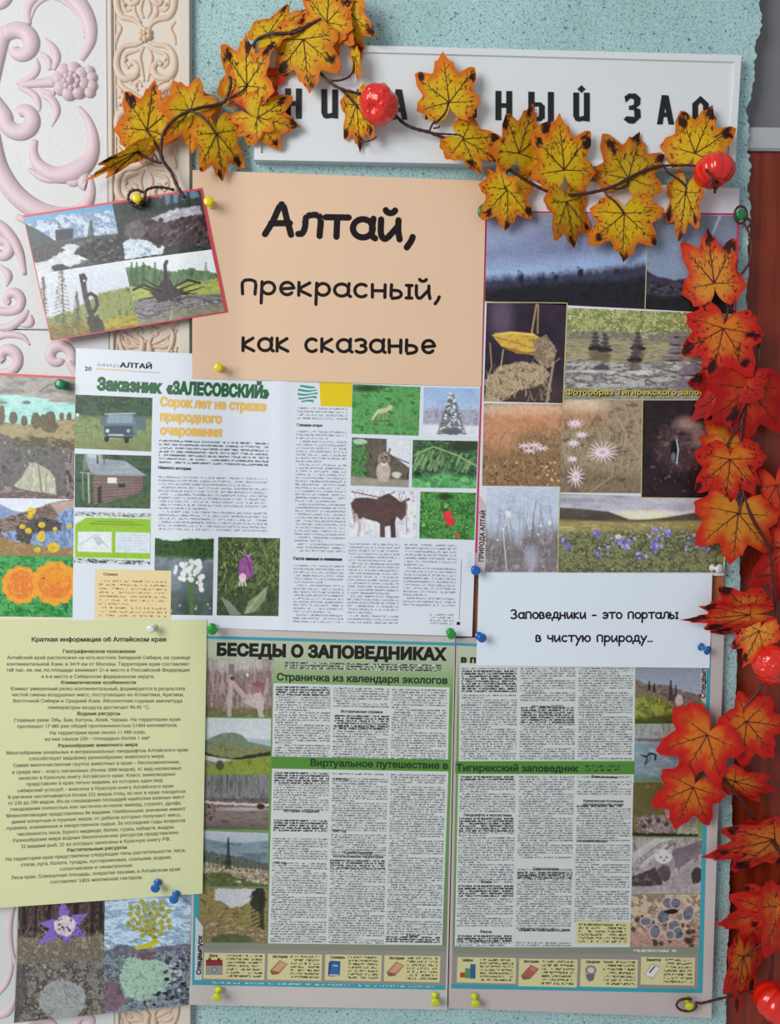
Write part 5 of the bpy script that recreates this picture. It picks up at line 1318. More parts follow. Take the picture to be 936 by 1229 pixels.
for k in range(8): p.line([(112, 573+k*4.2), (171, 573+k*3.2)], 1, (86, 68, 66), .8)
p.poly([(117, 585), (122, 582), (122, 605), (117, 606)], (62, 50, 46)); p.poly([(129, 573), (140, 573), (140, 580), (129, 580)], (206, 210, 212)); p.poly([(142, 581), (150, 581), (150, 585), (142, 585)], (44, 34, 34)); p.line([(106, 568), (107, 606)], 2, (170, 170, 150)); p.line([(99, 568), (100, 600)], 1.6, (130, 134, 116)); p.line([(96, 567), (118, 569)], 1.4, (150, 156, 150))
p.line([(117, 547), (117, 556)], 2, (70, 66, 60)); p.line([(125, 547), (125, 556)], 1.6, (90, 86, 84)); p.below([(89, 604), (112, 605), (145, 600), (160, 594), (181, 590)], [(62, 84, 54), (84, 108, 72), (46, 66, 42)], (5, 4), rough=3)
p.make(sh, 'photograph', 'photo of a log cabin with a sheet metal roof')
p = Pic([(90, 613), (181, 615.5), (180, 679), (88.6, 676)], 63)
p.fill((206, 212, 218)); p.band([(88, 614), (181, 616.5)], 5, [(50, 56, 60), (210, 214, 216), (30, 34, 36)], (4, 2)); p.poly([(90, 629), (104, 621), (181, 623), (181, 671), (90, 669)], (142, 186, 44)); p.poly([(93.5, 638), (134, 638.5), (134, 663), (93.5, 662)], (206, 212, 220)); p.poly([(138.5, 638.5), (180, 639.5), (180, 664), (138.5, 663)], (198, 206, 216))
p.line([(96, 654), (116, 641), (130, 658)], .8, (150, 156, 166)); p.line([(96, 658), (130, 659)], .5, (180, 184, 190)); p.poly([(112, 646), (118, 642), (124, 652), (118, 655)], (176, 182, 190)); 
for k in range(6): p.line([(142, 642+k*3.4), (175, 642.6+k*3.4)], .7, (160, 176, 190), .7)
p.line([(115, 625.6), (160, 626.8)], 1, (70, 110, 30), .7); p.line([(108, 628.4), (170, 630)], 1, (70, 110, 30), .7); p.line([(125, 631.6), (160, 632.4)], .8, (190, 140, 60), .6); p.band([(88, 670), (181, 673)], 5, [(210, 214, 218), (30, 34, 36), (200, 206, 210), (180, 186, 190)], (3.5, 2))
p.make(sh, 'map_panel', 'green framed map panel with white boxes')
p = Pic([(186, 643), (256.6, 645), (255, 738.6), (184.5, 737.5)], 64)
p.vgrad(640, 650, (206, 212, 220), (190, 200, 206)); p.below([(184, 646), (210, 649), (230, 646), (257, 647)], [(40, 70, 34), (62, 96, 48), (30, 54, 28)], (6, 5), rough=2); p.below([(184, 668), (257, 671)], [(110, 120, 130), (136, 144, 152), (84, 92, 98)], (12, 8), soft=6); p.below([(184, 672), (257, 675)], [(128, 138, 148), (104, 114, 124), (90, 100, 100)], (14, 14), soft=4)
p.below([(184, 715), (257, 712)], [(60, 72, 62), (84, 96, 84)], (8, 8), soft=20, a=.8); p.line([(229, 684), (230, 738)], 5, (84, 116, 60)); p.line([(222, 692), (229, 706)], 1.6, (90, 120, 60)); p.line([(236, 694), (230, 706)], 1.6, (90, 120, 60))
p.dots(30, 215, 243, 673, 700, 1.8, 3.6, [(222, 228, 230), (236, 240, 240), (200, 208, 206)]); p.dots(6, 234, 242, 700, 708, 1.5, 3, [(222, 228, 230)]); p.dots(5, 208, 216, 680, 688, 1.5, 2.6, [(206, 214, 214)]); p.dots(8, 186, 254, 720, 738, .8, 1.6, [(170, 180, 180)])
p.make(sh, 'photograph', 'photo of white flowers by dark water')
p = Pic([(262, 644.5), (336, 646), (334, 739.5), (260, 738.5)], 65)
p.fill([(64, 82, 42), (100, 122, 66), (44, 56, 32), (130, 146, 92)], (4, 6)); p.blades(110, 262, 336, 655, 738, 8, 24, [(140, 156, 96), (44, 54, 32), (96, 118, 60), (170, 180, 130)], 1.1, (-35, 50), .8); p.below([(260, 712), (334, 708)], [(40, 46, 34), (70, 82, 56)], (6, 6), soft=16, a=.6)
p.poly([(292, 738), (298, 722), (312, 712), (322, 702), (318, 720), (306, 734)], [(110, 130, 92), (134, 152, 116)], (8, 5)); p.line([(296, 735), (318, 706)], 1, (160, 172, 140)); p.poly([(264, 716), (276, 722), (290, 738), (276, 738)], (120, 136, 116))
p.line([(294, 700), (292, 738)], 2, (70, 84, 50)); p.poly([(285, 686), (288, 674), (294, 666), (300, 666), (304, 676), (304, 690), (296, 696), (288, 696)], [(120, 56, 120), (150, 84, 150), (96, 40, 96)], (4, 6)); p.ell(291, 693, 4.5, 5, (206, 176, 190)); p.line([(296, 668), (302, 690)], 1.4, (84, 34, 90), .8)
for a in (-50, -25, 20, 45): p.line([(298, 668), (298+14*math.sin(math.radians(a)), 668-10*math.cos(math.radians(a)))], .6, (176, 184, 170), .7)
for dx in (-4, 0, 4): p.line([(291+dx*.5, 696), (291+dx, 703)], 1.4, (210, 206, 190))
p.make(sh, 'photograph', 'photo of a purple wildflower bud in grass')
M_TAN = paper('tan_box_print', 222, 202, 152, 160, 712)
tb = sh.quadmesh([(114.3, 683), (205.5, 685), (204.5, 744), (113.5, 743)], M_TAN, .00022, name='tan_box')
M_TT = text_mat('tan_box_small_print', L255(150, 130, 90), M_TAN.node_tree.nodes['Principled BSDF'].inputs['Base Color'].default_value[:], .5, 1.2, .15)
lettering(sh, [('Справка', 124, 690.4, 141, 690.8, 3.0, .03)], plain('brown_small_print', L255(90, 70, 40), .5), name='box_heading', off=.0003)
column(sh, 'box_text', M_TT, 118.5, 200, 695, 741, 10, 35, slope=.02, fill=.45).location = (0, -.00008, 0)
M_GLOBE = plain('teal_logo_print', L255(60, 150, 130, 1.1), .4)
mb = MB()
for k in range(5):
    yy = 463+k*4.4; hw = math.sqrt(max(0, 12**2-(yy-471)**2))
    xs = np.linspace(369-hw, 369+hw, 8)
    up = np.stack([xs, yy+1.0*np.sin((xs-369)/5+k)], 1); dn = np.stack([xs, yy+2.2+1.0*np.sin((xs-369)/4.4+k+.7)], 1)
    V = np.concatenate([up, dn[::-1]]); Vw = sh.P(V[:, 0], V[:, 1], .0002)
    mb.add(Vw, [(i, i+1, 14-i, 15-i) for i in range(7)])
add('globe_logo', mb.mesh('globe_logo', M_GLOBE, False), sh.root, 'teal striped round logo')
column(sh, 'text_column', M_MT, 356.5, 417, 488, 504, 4, 90, par=False, slope=.02, fill=.5)
lettering(sh, [('Глазами егеря', 356.3, 511.5, 386.5, 512.3, 3.4, .03), ('Гости званые и незваные', 352, 672, 410.5, 673, 3.6, .05)], INKD, name='subheading')
column(sh, 'text_column', M_MT, 355.5, 416, 516, 663, 37, 91, slope=.02, lean=-2.5, fill=.5)
column(sh, 'text_column', M_MT, 352.5, 412.5, 677, 748, 18, 92, slope=.02, lean=-1, fill=.5)
column(sh, 'text_column', M_MT, 418.5, 480, 651, 749, 25, 93, slope=.02, lean=-2.5, fill=.5)
column(sh, 'text_column', M_MT, 485.5, 548, 652, 728, 19, 94, slope=.02, lean=-2, fill=.5)
column(sh, 'text_column', M_MT, 516, 544, 736, 750, 4, 95, par=False, slope=.02, fill=.5)
sh.quadmesh([(553.6, 671), (554.3, 671), (551.3, 744), (550.6, 744)], plain('thin_grey_print', L255(160, 164, 172), .4), .0002, name='side_note')
flat(sh, rect(548, 746.5, 552, 750), INKD, 'end_mark', .0003)
p = Pic([(423.3, 461), (504.5, 464.5), (502.3, 523), (421.8, 520.5)], 66)
p.fill([(58, 118, 62), (84, 148, 84), (96, 160, 88), (48, 100, 56)], (9, 5)); p.blades(60, 424, 503, 466, 522, 4, 9, [(110, 176, 104), (54, 108, 58), (80, 140, 70)], .9, (-60, 60), .7); p.ell(440, 466, 16, 4, (46, 76, 44), soft=4); p.line([(448, 506), (475, 500), (500, 510)], 5, (112, 140, 96), .5, soft=4)
p.line([(455, 494), (464, 492)], 5.5, (186, 180, 134)); p.line([(453, 494), (447, 503)], 2.6, (196, 192, 150)); p.ell(468, 489, 3.2, 3, (196, 186, 136)); p.line([(466, 487), (467, 484)], 1.2, (170, 150, 100)); p.line([(455, 497), (454, 504)], 1.3, (160, 150, 110)); p.line([(464, 496), (464, 503)], 1.3, (160, 150, 110)); p.line([(459, 496), (460, 502)], 1.1, (160, 150, 110)); p.line([(448, 505), (466, 505)], 1.6, (70, 100, 62), .6)
p.make(sh, 'photograph', 'photo of a pale fox on grass')
p = Pic([(508.5, 464.7), (575.6, 466.5), (574, 524.5), (507.5, 523)], 67)
p.vgrad(462, 500, (124, 158, 200), (176, 186, 206)); p.put((p.Y < 495).astype(float), [(128, 160, 200), (176, 192, 214)], (14, 7), .5); p.below([(507, 492), (525, 488), (540, 494), (576, 492)], [(140, 140, 158), (166, 164, 180), (120, 120, 138)], (3, 6), soft=6, rough=5); p.below([(507, 509), (576, 511)], [(206, 210, 224), (190, 196, 212)], (12, 4), soft=4)
for k in range(17):
    y = 472+k*2.9; hw = 2+k*.92
    p.line([(542-hw, y+2), (542, y), (542+hw, y+2)], 2.2, p.r.choice([(92, 96, 96), (110, 112, 112), (80, 84, 84)])); p.dots(5, 542-hw, 542+hw, y-1, y+3, .7, 1.5, [(206, 210, 216), (180, 184, 192)])
p.ell(542, 518, 12, 4, (96, 98, 104), rough=.3)
p.make(sh, 'photograph', 'photo of a snowy fir tree')
p = Pic([(422.3, 525), (492.2, 528), (490.3, 585), (420.6, 582.5)], 68)
p.fill([(84, 76, 66), (106, 98, 88), (62, 56, 48)], (5, 9)); p.poly([(464, 526), (493, 528), (492, 562), (470, 546), (464, 542)], (196, 202, 210)); p.line([(464, 545), (491, 556)], 1.4, (90, 86, 84)); p.poly([(421, 525), (438, 532), (442, 548), (436, 560), (444, 570), (421, 574)], [(60, 104, 56), (90, 140, 84), (44, 78, 42)], (4, 4), rough=4); p.ell(432, 530, 9, 3.5, (176, 206, 176), a=.8, rough=.3)
p.below([(420, 571), (450, 574), (491, 576)], [(136, 130, 118), (158, 152, 138)], (8, 3), soft=2); p.ell(460, 566, 8.5, 13, [(166, 150, 136), (186, 174, 162)], (4, 4)); p.ell(461, 551, 7.5, 8.5, [(128, 108, 96), (156, 138, 124)], (3, 3)); p.line([(456, 545), (455, 539)], 2.4, (120, 100, 88)); p.line([(466, 545), (468, 539)], 2.4, (120, 100, 88)); p.dots(4, 456, 467, 548, 551, .8, 1.1, [(40, 32, 30)]); p.ell(461, 557, 4, 2.4, (206, 196, 186)); p.ell(461, 555, 1.5, 1, (40, 34, 32)); p.ell(476, 570, 6, 4, (186, 188, 176), rough=.3); p.line([(455, 577), (455, 572)], 3, (170, 158, 146)); p.line([(465, 577), (465, 572)], 3, (170, 158, 146))
p.make(sh, 'photograph', 'photo of a lynx cub by a shed')
p = Pic([(495.5, 528), (573.6, 529.4), (571.3, 586.2), (494, 585)], 69)
p.fill([(58, 96, 62), (84, 124, 82), (40, 66, 46), (104, 146, 98)], (8, 5)); p.ell(556, 536, 18, 6, (56, 64, 50), soft=4); p.ell(500, 576, 10, 9, (34, 44, 32), soft=5)
for k in range(60): x = p.r.uniform(500, 570); y = 548+abs(x-520)*.12+p.r.uniform(-10, 6); p.line([(x, y), (x-5, y+12)], 1.2, p.r.choice([(136, 168, 110), (110, 150, 92), (160, 186, 130), (70, 110, 66)]), .8)
p.line([(498, 546), (520, 536), (548, 546), (573, 560)], 1.6, (150, 170, 120)); p.below([(494, 572), (530, 568), (573, 574)], [(60, 120, 70), (90, 160, 96), (130, 190, 130)], (5, 4), soft=5, rough=4)
p.make(sh, 'photograph', 'photo of green conifer branches')
p = Pic([(420.5, 587.5), (501, 589.5), (499.2, 646), (419.2, 643.6)], 70)
p.fill([(196, 197, 208), (212, 213, 222), (176, 175, 186)], (9, 8)); p.blades(18, 421, 500, 588, 606, 6, 14, [(132, 122, 126), (104, 94, 98)], 1.0, (-30, 30), .7); p.line([(422, 590), (460, 598), (474, 590)], 1.4, (104, 90, 90))
p.poly([(421, 604), (426, 598), (440, 597), (452, 599), (459, 595), (466, 592), (474, 597), (480, 602), (488, 603), (489, 608), (487, 618), (482, 625), (476, 620), (473, 630), (462, 632), (452, 626), (436, 622), (428, 624), (423, 616)], [(84, 62, 60), (98, 76, 72)], (8, 6))
p.line([(484, 602), (491, 599)], 2.6, (92, 68, 66)); p.line([(427, 618), (432, 630), (430, 643)], 3.2, (176, 164, 166)); p.line([(423, 612), (426, 626)], 2.6, (150, 136, 138)); p.line([(436, 622), (438, 640)], 2.6, (196, 190, 194)); p.line([(459, 626), (459, 645)], 6, (88, 70, 68)); p.line([(471, 624), (472, 646)], 6, (78, 60, 60)); p.line([(487, 596), (488, 640)], 1, (130, 124, 130)); p.dots(14, 489, 499, 600, 645, .7, 1.4, [(150, 144, 150), (224, 226, 232)])
p.make(sh, 'photograph', 'photo of a brown moose in snow')
p = Pic([(504.5, 590), (571.2, 591.6), (569, 648), (503, 646.3)], 71)
p.fill([(58, 120, 52), (90, 158, 76), (44, 90, 42), (124, 184, 104)], (5, 4)); p.blades(60, 505, 570, 596, 646, 4, 9, [(120, 180, 100), (50, 96, 46)], 1.1, (-70, 70), .7); p.ell(534, 596, 9, 4, (46, 70, 40), soft=3); p.poly([(531, 614), (540, 612), (546, 628), (541, 632), (536, 630)], [(206, 40, 44), (226, 66, 64)], (4, 4)); p.line([(530, 606), (534, 614)], 1.4, (60, 50, 40)); p.ell(549, 642, 3, 2.6, (206, 70, 54)); p.ell(534, 612, 4, 2, (50, 96, 46))
p.make(sh, 'photograph', 'photo of a red strawberry in leaves')
ys = thing('yellow_sticker', sh.P(402, 474), 'small bright yellow sticker on the magazine spread, under the edge of the peach sheet', 'sticker')
class _S: pass
st = Sheet(ys, [(382.6, 452), (422.6, 454), (422.2, 488.4), (384.8, 487)], 2.5, plain('bright_yellow_film', L255(236, 206, 10), .25, coat=.4), lambda x, y: .0, cell=4)

# ---- pale yellow text sheet
M_YP = paper('pale_yellow_paper', 200, 202, 156, 120, 900, .6)
YI = plain('faded_black_ink', L255(84, 84, 62), .6); YIB = plain('black_ink_heading', L255(52, 52, 40), .6)
t = thing('information_sheet', P(120, 900, .01), 'pale yellow sheet of small centred text with a bold heading, pinned at lower left', 'sheet')
YS = Sheet(t, [(-34, 745), (248.3, 744), (243, 1072.5), (-34, 1092)], 3, M_YP, lambda x, y: .0022*smooth(y, 1010, 1085)*(1-smooth(x, 130, 186)*.8)+.0012*smooth(x, 222, 248)*smooth(y, 760, 830))
lines = [("Краткая информация об Алтайском крае",137,722,100,2),("Географическое положение",273,588,150,1),("Алтайский край расположен на юго-востоке Западной Сибири, на границе",30,825,177,0),
("континентальной Азии, в 3419 км от Москвы. Территория края составляет",30,822,205,0),("168 тыс. кв. км, по площади занимает 21-е место в Российской Федерации",30,822,231,0),("и 6-е место в Сибирском федеральном округе.",180,670,259,0),
("Климатические особенности",265,590,285,1),("Климат умеренный резко континентальный, формируется в результате",47,803,312,0),("частой смены воздушных масс, поступающих из Атлантики, Арктики,",50,797,338,0),
("Восточной Сибири и Средней Азии. Абсолютная годовая амплитуда",57,790,365,0),("температуры воздуха достигает 90-95 °С.",205,650,393,0),("Водные ресурсы",335,520,420,1),("Главные реки: Обь, Бия, Катунь, Алей, Чарыш. На территории края",62,782,447,0),
("протекают 17 085 рек общей протяженностью 51004 километров.",75,770,473,0),("На территории края около 11 000 озер,",217,632,502,0),("из них свыше 230 – площадью более 1 км²",195,650,528,0),("Разнообразие животного мира",253,597,557,1),
("Многообразие зональных и интразональных ландшафтов Алтайского края",28,815,584,0),("способствует видовому разнообразию животного мира.",125,715,610,0),("Самая многочисленная группа животных в крае – беспозвоночные,",57,780,637,0),
("а среди них – класс насекомых (более 3000 видов). 41 вид насекомых",52,787,665,0),("занесен в Красную книгу Алтайского края. Класс земноводных",80,762,691,0),("представлен в крае пятью видами, из которых один вид",115,705,717,0),
("сибирский углозуб – внесены в Красную книгу Алтайского края.",75,757,744,0),("В регионе насчитывается более 332 видов птиц, из них в крае гнездятся",35,803,770,0),("от 220 до 290 видов. Из-за сокращения площадей наиболее важных мест",35,800,795,0),
("гнездования полностью или частично исчезли змееяд, стрепет, дрофа.",45,787,821,0),("Млекопитающие представлены 86 видами. Наибольшее значение имеют",28,805,848,0),("дикие копытные и пушные звери, от добычи которых получают мясо,",50,785,874,0),
("пушнину, кожевенное и лекарственное сырье. За последние годы возросла",30,803,900,0),("численность лося, бурого медведя, белки, сурка, кабарги, выдры.",75,757,927,0),("Разнообразие мира водных биологических ресурсов представлено",57,775,953,0),
("32 видами рыб, 22 из которых занесены в Красную книгу РФ.",92,740,980,0),("Растительные ресурсы",292,550,1006,1),("На территории края представлены следующие типы растительности: леса,",25,805,1032,0),("степи, луга, болота, тундры, кустарниковая, скальная, водная,",90,745,1059,0),
("солончаковая и синантропная.",260,577,1086,0),("Леса края. Совокупная площадь, покрытая лесами, в Алтайском крае",48,782,1113,0),("составляет 3,825 миллионов гектаров.",218,618,1140,0)]
for b_ in (0, 1):
    its = []
    for tx, xa, xb, yc, bb in lines:
        if (bb > 0) != bool(b_): continue
        sl = -.052*min(1, max(0, (yc-380)/600))
        k = 1/3.616; ch = 5.2 if bb == 2 else 4.2
        ym = 740+(yc+8)*k
        xm = (xa+xb)/2
        its.append((tx, xa*k, ym+(xa-430)*sl*k, xb*k, ym+(xb-430)*sl*k, ch, (.03, .022)[b_ and bb < 2] if bb else .008))
    lettering(YS, its, YIB if b_ else YI, name='heading' if b_ else 'small_text')
# ---- peach title sheet
M_PEACHP = paper('peach_paper', 213, 181, 152, 400, 330, .6)
t = thing('title_sheet', P(405, 330, .009), 'large peach sheet with three lines of big rounded black handwriting-style letters', 'sheet')
PS = Sheet(t, [(231, 204), (583.5, 217), (577.5, 464), (230.5, 454)], 3, M_PEACHP, lambda x, y: .0008*smooth(y, 400, 460)*np.sin((x-231)/346*math.pi)**2)
comic(PS, 'Алтай,', 318, 280.5, 495, 288, 25.5, 7.6, INK)
comic(PS, 'прекрасный,', 291, 352.6, 527, 358.6, 16.8, 3.9, INK)
comic(PS, 'как сказанье', 291.5, 420.8, 521, 423.8, 16.8, 3.9, INK)
# ---- white note
M_NOTE = paper('white_note_paper', 200, 208, 226, 710, 745, .55)
t = thing('white_note', P(712, 745, .009), 'white rectangular note with two centred lines of small rounded black letters', 'note')
NS = Sheet(t, [(574.5, 687.5), (854.8, 688.5), (851.5, 801.8), (571.5, 798.8)], 3, M_NOTE, lambda x, y: .0010*np.sin(np.clip((x-575)/277, 0, 1)*math.pi)**2+.0012*smooth(x, 780, 850)*(1-smooth(y, 690, 750)*.5))
comic(NS, 'Заповедники – это порталы', 613.5, 742.2, 813.5, 742.2, 7.6, 2.0, INK)
comic(NS, 'в чистую природу…', 643.5, 769.8, 782.5, 770.2, 7.6, 2.0, INK)
# ---- tilted postcard sheet
M_PCW = paper('photo_sheet_white', 214, 218, 224, 150, 320)
t = thing('photo_sheet', P(150, 320, .02), 'tilted sheet of four mountain photographs with a red edge, pinned over the relief panels', 'photo sheet')
CS = Sheet(t, [(27.5, 258.5), (242.5, 225.5), (273.5, 374.5), (61, 409)], 4, M_REDL, lambda x, y: .0035*(1-smooth(y-.0*x, 226, 300))*smooth(x, 120, 200)*0+.0014*smooth(y, 380, 410))
sh = CS
p = Pic([(28.6, 261), (134.6, 244.6), (148.6, 313), (44.6, 329)], 81)
p.fill((100, 160, 196)); p.vgrad(240, 290, (84, 152, 192), (130, 170, 200))
p.poly([(34, 268), (70, 258), (100, 256), (137, 252), (142, 285), (60, 294), (44, 284)], [(146, 166, 192), (196, 206, 218), (112, 134, 164), (170, 186, 206)], (8, 6), rough=4)
p.poly([(29, 268), (46, 276), (68, 290), (60, 300), (38, 302)], [(62, 78, 82), (84, 98, 98)], (6, 4)); p.below([(38, 296), (70, 288), (142, 280)], [(70, 76, 74), (96, 100, 96)], (8, 3), soft=2)
p.poly([(66, 276), (88, 274), (88, 286), (67, 289)], (64, 68, 78)); p.line([(72, 274), (70, 268)], 1, (60, 60, 70)); p.fir(109, 266, 284, 5, (44, 62, 60))
p.poly([(38, 316), (60, 304), (84, 292), (100, 296), (120, 306), (96, 316), (50, 330), (42, 330)], [(206, 208, 214), (180, 184, 192)], (9, 3), rough=2)
p.poly([(37, 300), (60, 292), (78, 300), (60, 312), (40, 316)], [(60, 58, 60), (96, 92, 94), (40, 38, 40)], (4, 3), rough=2); p.poly([(88, 304), (96, 296), (110, 288), (142, 282), (148, 312), (116, 318), (102, 310)], [(48, 46, 50), (84, 82, 88), (34, 32, 36), (112, 110, 116)], (6, 4), rough=2)
p.dots(26, 96, 146, 286, 314, 1.2, 3.2, [(38, 36, 40), (110, 108, 116), (66, 62, 68)], a=.8, asp=1.5); p.ell(72, 322, 10, 5, (64, 60, 58), rough=.3)
p.make(sh, 'photograph', 'photo of a snowy mountain over a rocky river')
p = Pic([(134.6, 244.6), (240.4, 228.2), (253.6, 299.5), (148.6, 313)], 82)
p.fill([(44, 52, 50), (62, 72, 66), (34, 38, 38)], (6, 6)); p.poly([(190, 236), (236, 229), (240, 236), (200, 246)], (92, 120, 144), rough=2)
for x in (150, 160, 172, 184, 196, 206, 216, 226): p.fir(x, 238-(x-150)*.12, 256-(x-150)*.12, 4, (30, 42, 38))
p.poly([(150, 268), (185, 258), (245, 246), (252, 292), (165, 300), (150, 290)], [(60, 44, 46), (90, 72, 74), (40, 30, 32)], (6, 6), rough=3)
p.poly([(180, 262), (212, 250), (240, 247), (242, 256), (216, 262), (196, 268)], [(188, 190, 198), (140, 138, 146)], (7, 3), rough=2); p.poly([(148, 292), (158, 284), (172, 288), (198, 296), (196, 304), (150, 312)], [(160, 176, 190), (206, 214, 222), (130, 148, 164)], (6, 5), rough=2)
p.poly([(150, 270), (168, 262), (176, 280), (164, 288), (150, 282)], [(120, 112, 114), (80, 74, 78)], (4, 4), rough=2)
p.blades(40, 175, 250, 262, 296, 5, 12, [(176, 172, 178), (120, 112, 116)], .9, (20, 60), .7); p.dots(20, 170, 250, 260, 296, 1.4, 4, [(54, 34, 36), (38, 26, 28)], a=.8)
p.make(sh, 'photograph', 'photo of a waterfall over dark rocks')
p = Pic([(44.6, 329), (148.6, 313), (166.2, 390.6), (61.6, 407.6)], 83)
p.fill((200, 204, 214)); p.vgrad(310, 370, (204, 208, 218), (188, 194, 202)); p.below([(44, 384), (90, 372), (120, 352), (150, 346), (166, 344)], [(120, 130, 70), (150, 156, 98), (96, 108, 56)], (4, 6), soft=3, rough=4)
p.below([(44, 392), (100, 388), (120, 384), (166, 378)], [(160, 144, 40), (178, 162, 58), (136, 122, 36)], (9, 3), soft=2); 
for x, y0, y1, w_ in ((74, 322, 400, 15), (52, 332, 396, 9), (92, 350, 400, 8)): 
    for k in range(18):
        tq = k/17; y = y0+(y1-y0)*tq; hw = w_*(.15+.85*tq)
        p.line([(x-hw, y+4), (x, y), (x+hw, y+3)], .9, (104, 96, 80), .7); p.dots(3, x-hw, x+hw, y, y+5, .6, 1.4, [(120, 108, 66), (90, 84, 60)], a=.7)
    p.line([(x, y0), (x+3, y1)], 1.2, (84, 72, 60))
p.below([(44, 396), (90, 386), (110, 396), (166, 392)], [(120, 110, 44), (98, 90, 40), (150, 134, 50)], (5, 4), soft=6, rough=3, a=.8)
p.line([(99, 334), (101, 346), (103, 358), (108, 374), (112, 386), (116, 398)], 6.5, [(62, 54, 56), (90, 80, 80)]); p.poly([(95, 330), (101, 328), (105, 334), (102, 342), (96, 340)], (58, 50, 52), rough=1.5)
p.line([(103, 356), (109, 352), (115, 356), (117, 366), (113, 374), (108, 374)], 4, (62, 54, 56)); p.poly([(103, 382), (118, 378), (125, 390), (126, 398), (110, 401)], [(58, 50, 50), (84, 74, 74)], rough=2); p.ell(101, 337, 1.4, 1.4, (196, 200, 208))
p.make(sh, 'photograph', 'photo of a carved wooden snag in a meadow')
p = Pic([(148.6, 313), (253.7, 299.4), (269.6, 373.2), (166.2, 390.6)], 84)
p.vgrad(296, 330, (212, 218, 226), (206, 212, 220)); p.below([(149, 322), (175, 318), (200, 326), (230, 322), (262, 328)], [(84, 112, 78), (108, 136, 96), (66, 92, 62)], (3, 8), rough=4); p.below([(149, 344), (200, 342), (262, 334)], [(150, 160, 74), (168, 176, 92), (130, 144, 66)], (9, 3), soft=2)
for x in (158, 164, 172, 186): p.fir(x, 316, 342, 3.4, (66, 92, 64))
p.fir(247, 316, 340, 3.2, (130, 134, 110)); p.below([(150, 362), (200, 356), (266, 352)], [(110, 104, 106), (140, 134, 136), (84, 78, 82), (160, 156, 152)], (10, 2.5), soft=3, rough=3)
for a, b in (((200, 352), (198, 318)), ((198, 354), (160, 342)), ((200, 352), (172, 334)), ((202, 352), (214, 338)), ((204, 352), (240, 338)), ((206, 356), (246, 344)), ((200, 354), (166, 360)), ((204, 356), (222, 366)), ((200, 356), (184, 368)), ((206, 354), (236, 352))):
    p.line([a, b], 3.4, (54, 46, 50), 1, True)
p.poly([(180, 350), (192, 342), (198, 330), (203, 330), (206, 342), (222, 350), (214, 362), (190, 362)], [(44, 36, 40), (80, 70, 74), (56, 48, 52)], (4, 4), rough=4); p.line([(199, 350), (198, 318), (200, 314)], 4.2, (66, 56, 60)); p.line([(206, 346), (226, 336), (240, 340)], 2.6, (62, 54, 58)); p.line([(194, 350), (172, 342), (160, 348)], 3, (50, 42, 46)); p.blades(34, 165, 262, 358, 384, 6, 16, [(160, 154, 156), (60, 54, 58), (190, 186, 180)], 1.2, (60, 88), .8); p.line([(205, 386), (206, 374)], 2, (206, 206, 206)); p.below([(150, 384), (200, 380), (205, 372), (268, 366)], [(130, 130, 96), (150, 146, 120)], (5, 3), soft=6, rough=3, a=.7)
p.make(sh, 'photograph', 'photo of an uprooted tree stump')
# ---- clear tape on the corner of the magazine spread
m, N, Lk, b = new_mat('clear_tape')
b.inputs['Base Color'].default_value = (.9, .93, .96, 1); b.inputs['Roughness'].default_value = .08; b.inputs['Alpha'].default_value = .28
m.blend_method = 'BLEND' if hasattr(m, 'blend_method') else m.blend_method
t = thing('clear_tape', MS.P(566, 676), 'small piece of shiny clear tape at the right edge of the magazine spread', 'tape')
tp = Sheet(t, [(557, 662), (574, 664), (572, 682), (556, 680)], 3.2, m, lambda x, y: .0006*np.sin((x-557)*.5), cell=2, part='tape')
# ------------------------------------------------------------------ autumn garlands
M_STEM = plain('dark_maroon_stem', L255(62, 26, 26), .45, bump=.2)
M_STEMR = plain('dark_red_stem', L255(74, 22, 16), .45, bump=.2)
M_VEIN = plain('dark_leaf_vein', L255(84, 34, 14), .6)
M_VEINR = plain('dark_red_leaf_vein', L255(92, 22, 10), .6)
M_LEAF = attr_mat('fabric_leaf', .62, .25, .25, .22)
HALF = [(0, 1.0), (4, .92), (9, .83), (13, .86), (18, .73), (25, .66), (30, .73), (35, .82), (39, .92), (46, .98), (51, .89), (57, .83), (64, .69), (71, .60), (78, .66),
        (84, .73), (91, .74), (97, .80), (104, .70), (112, .62), (120, .64), (129, .56), (137, .56), (147, .44), (160, .28), (172, .14), (180, .06)]
LA = np.array([a for a, _ in HALF], float); LR = np.array([r for _, r in HALF], float)
LOBES = [(0, 1.0), (46, .97), (-46, .97), (96, .78), (-96, .78)]

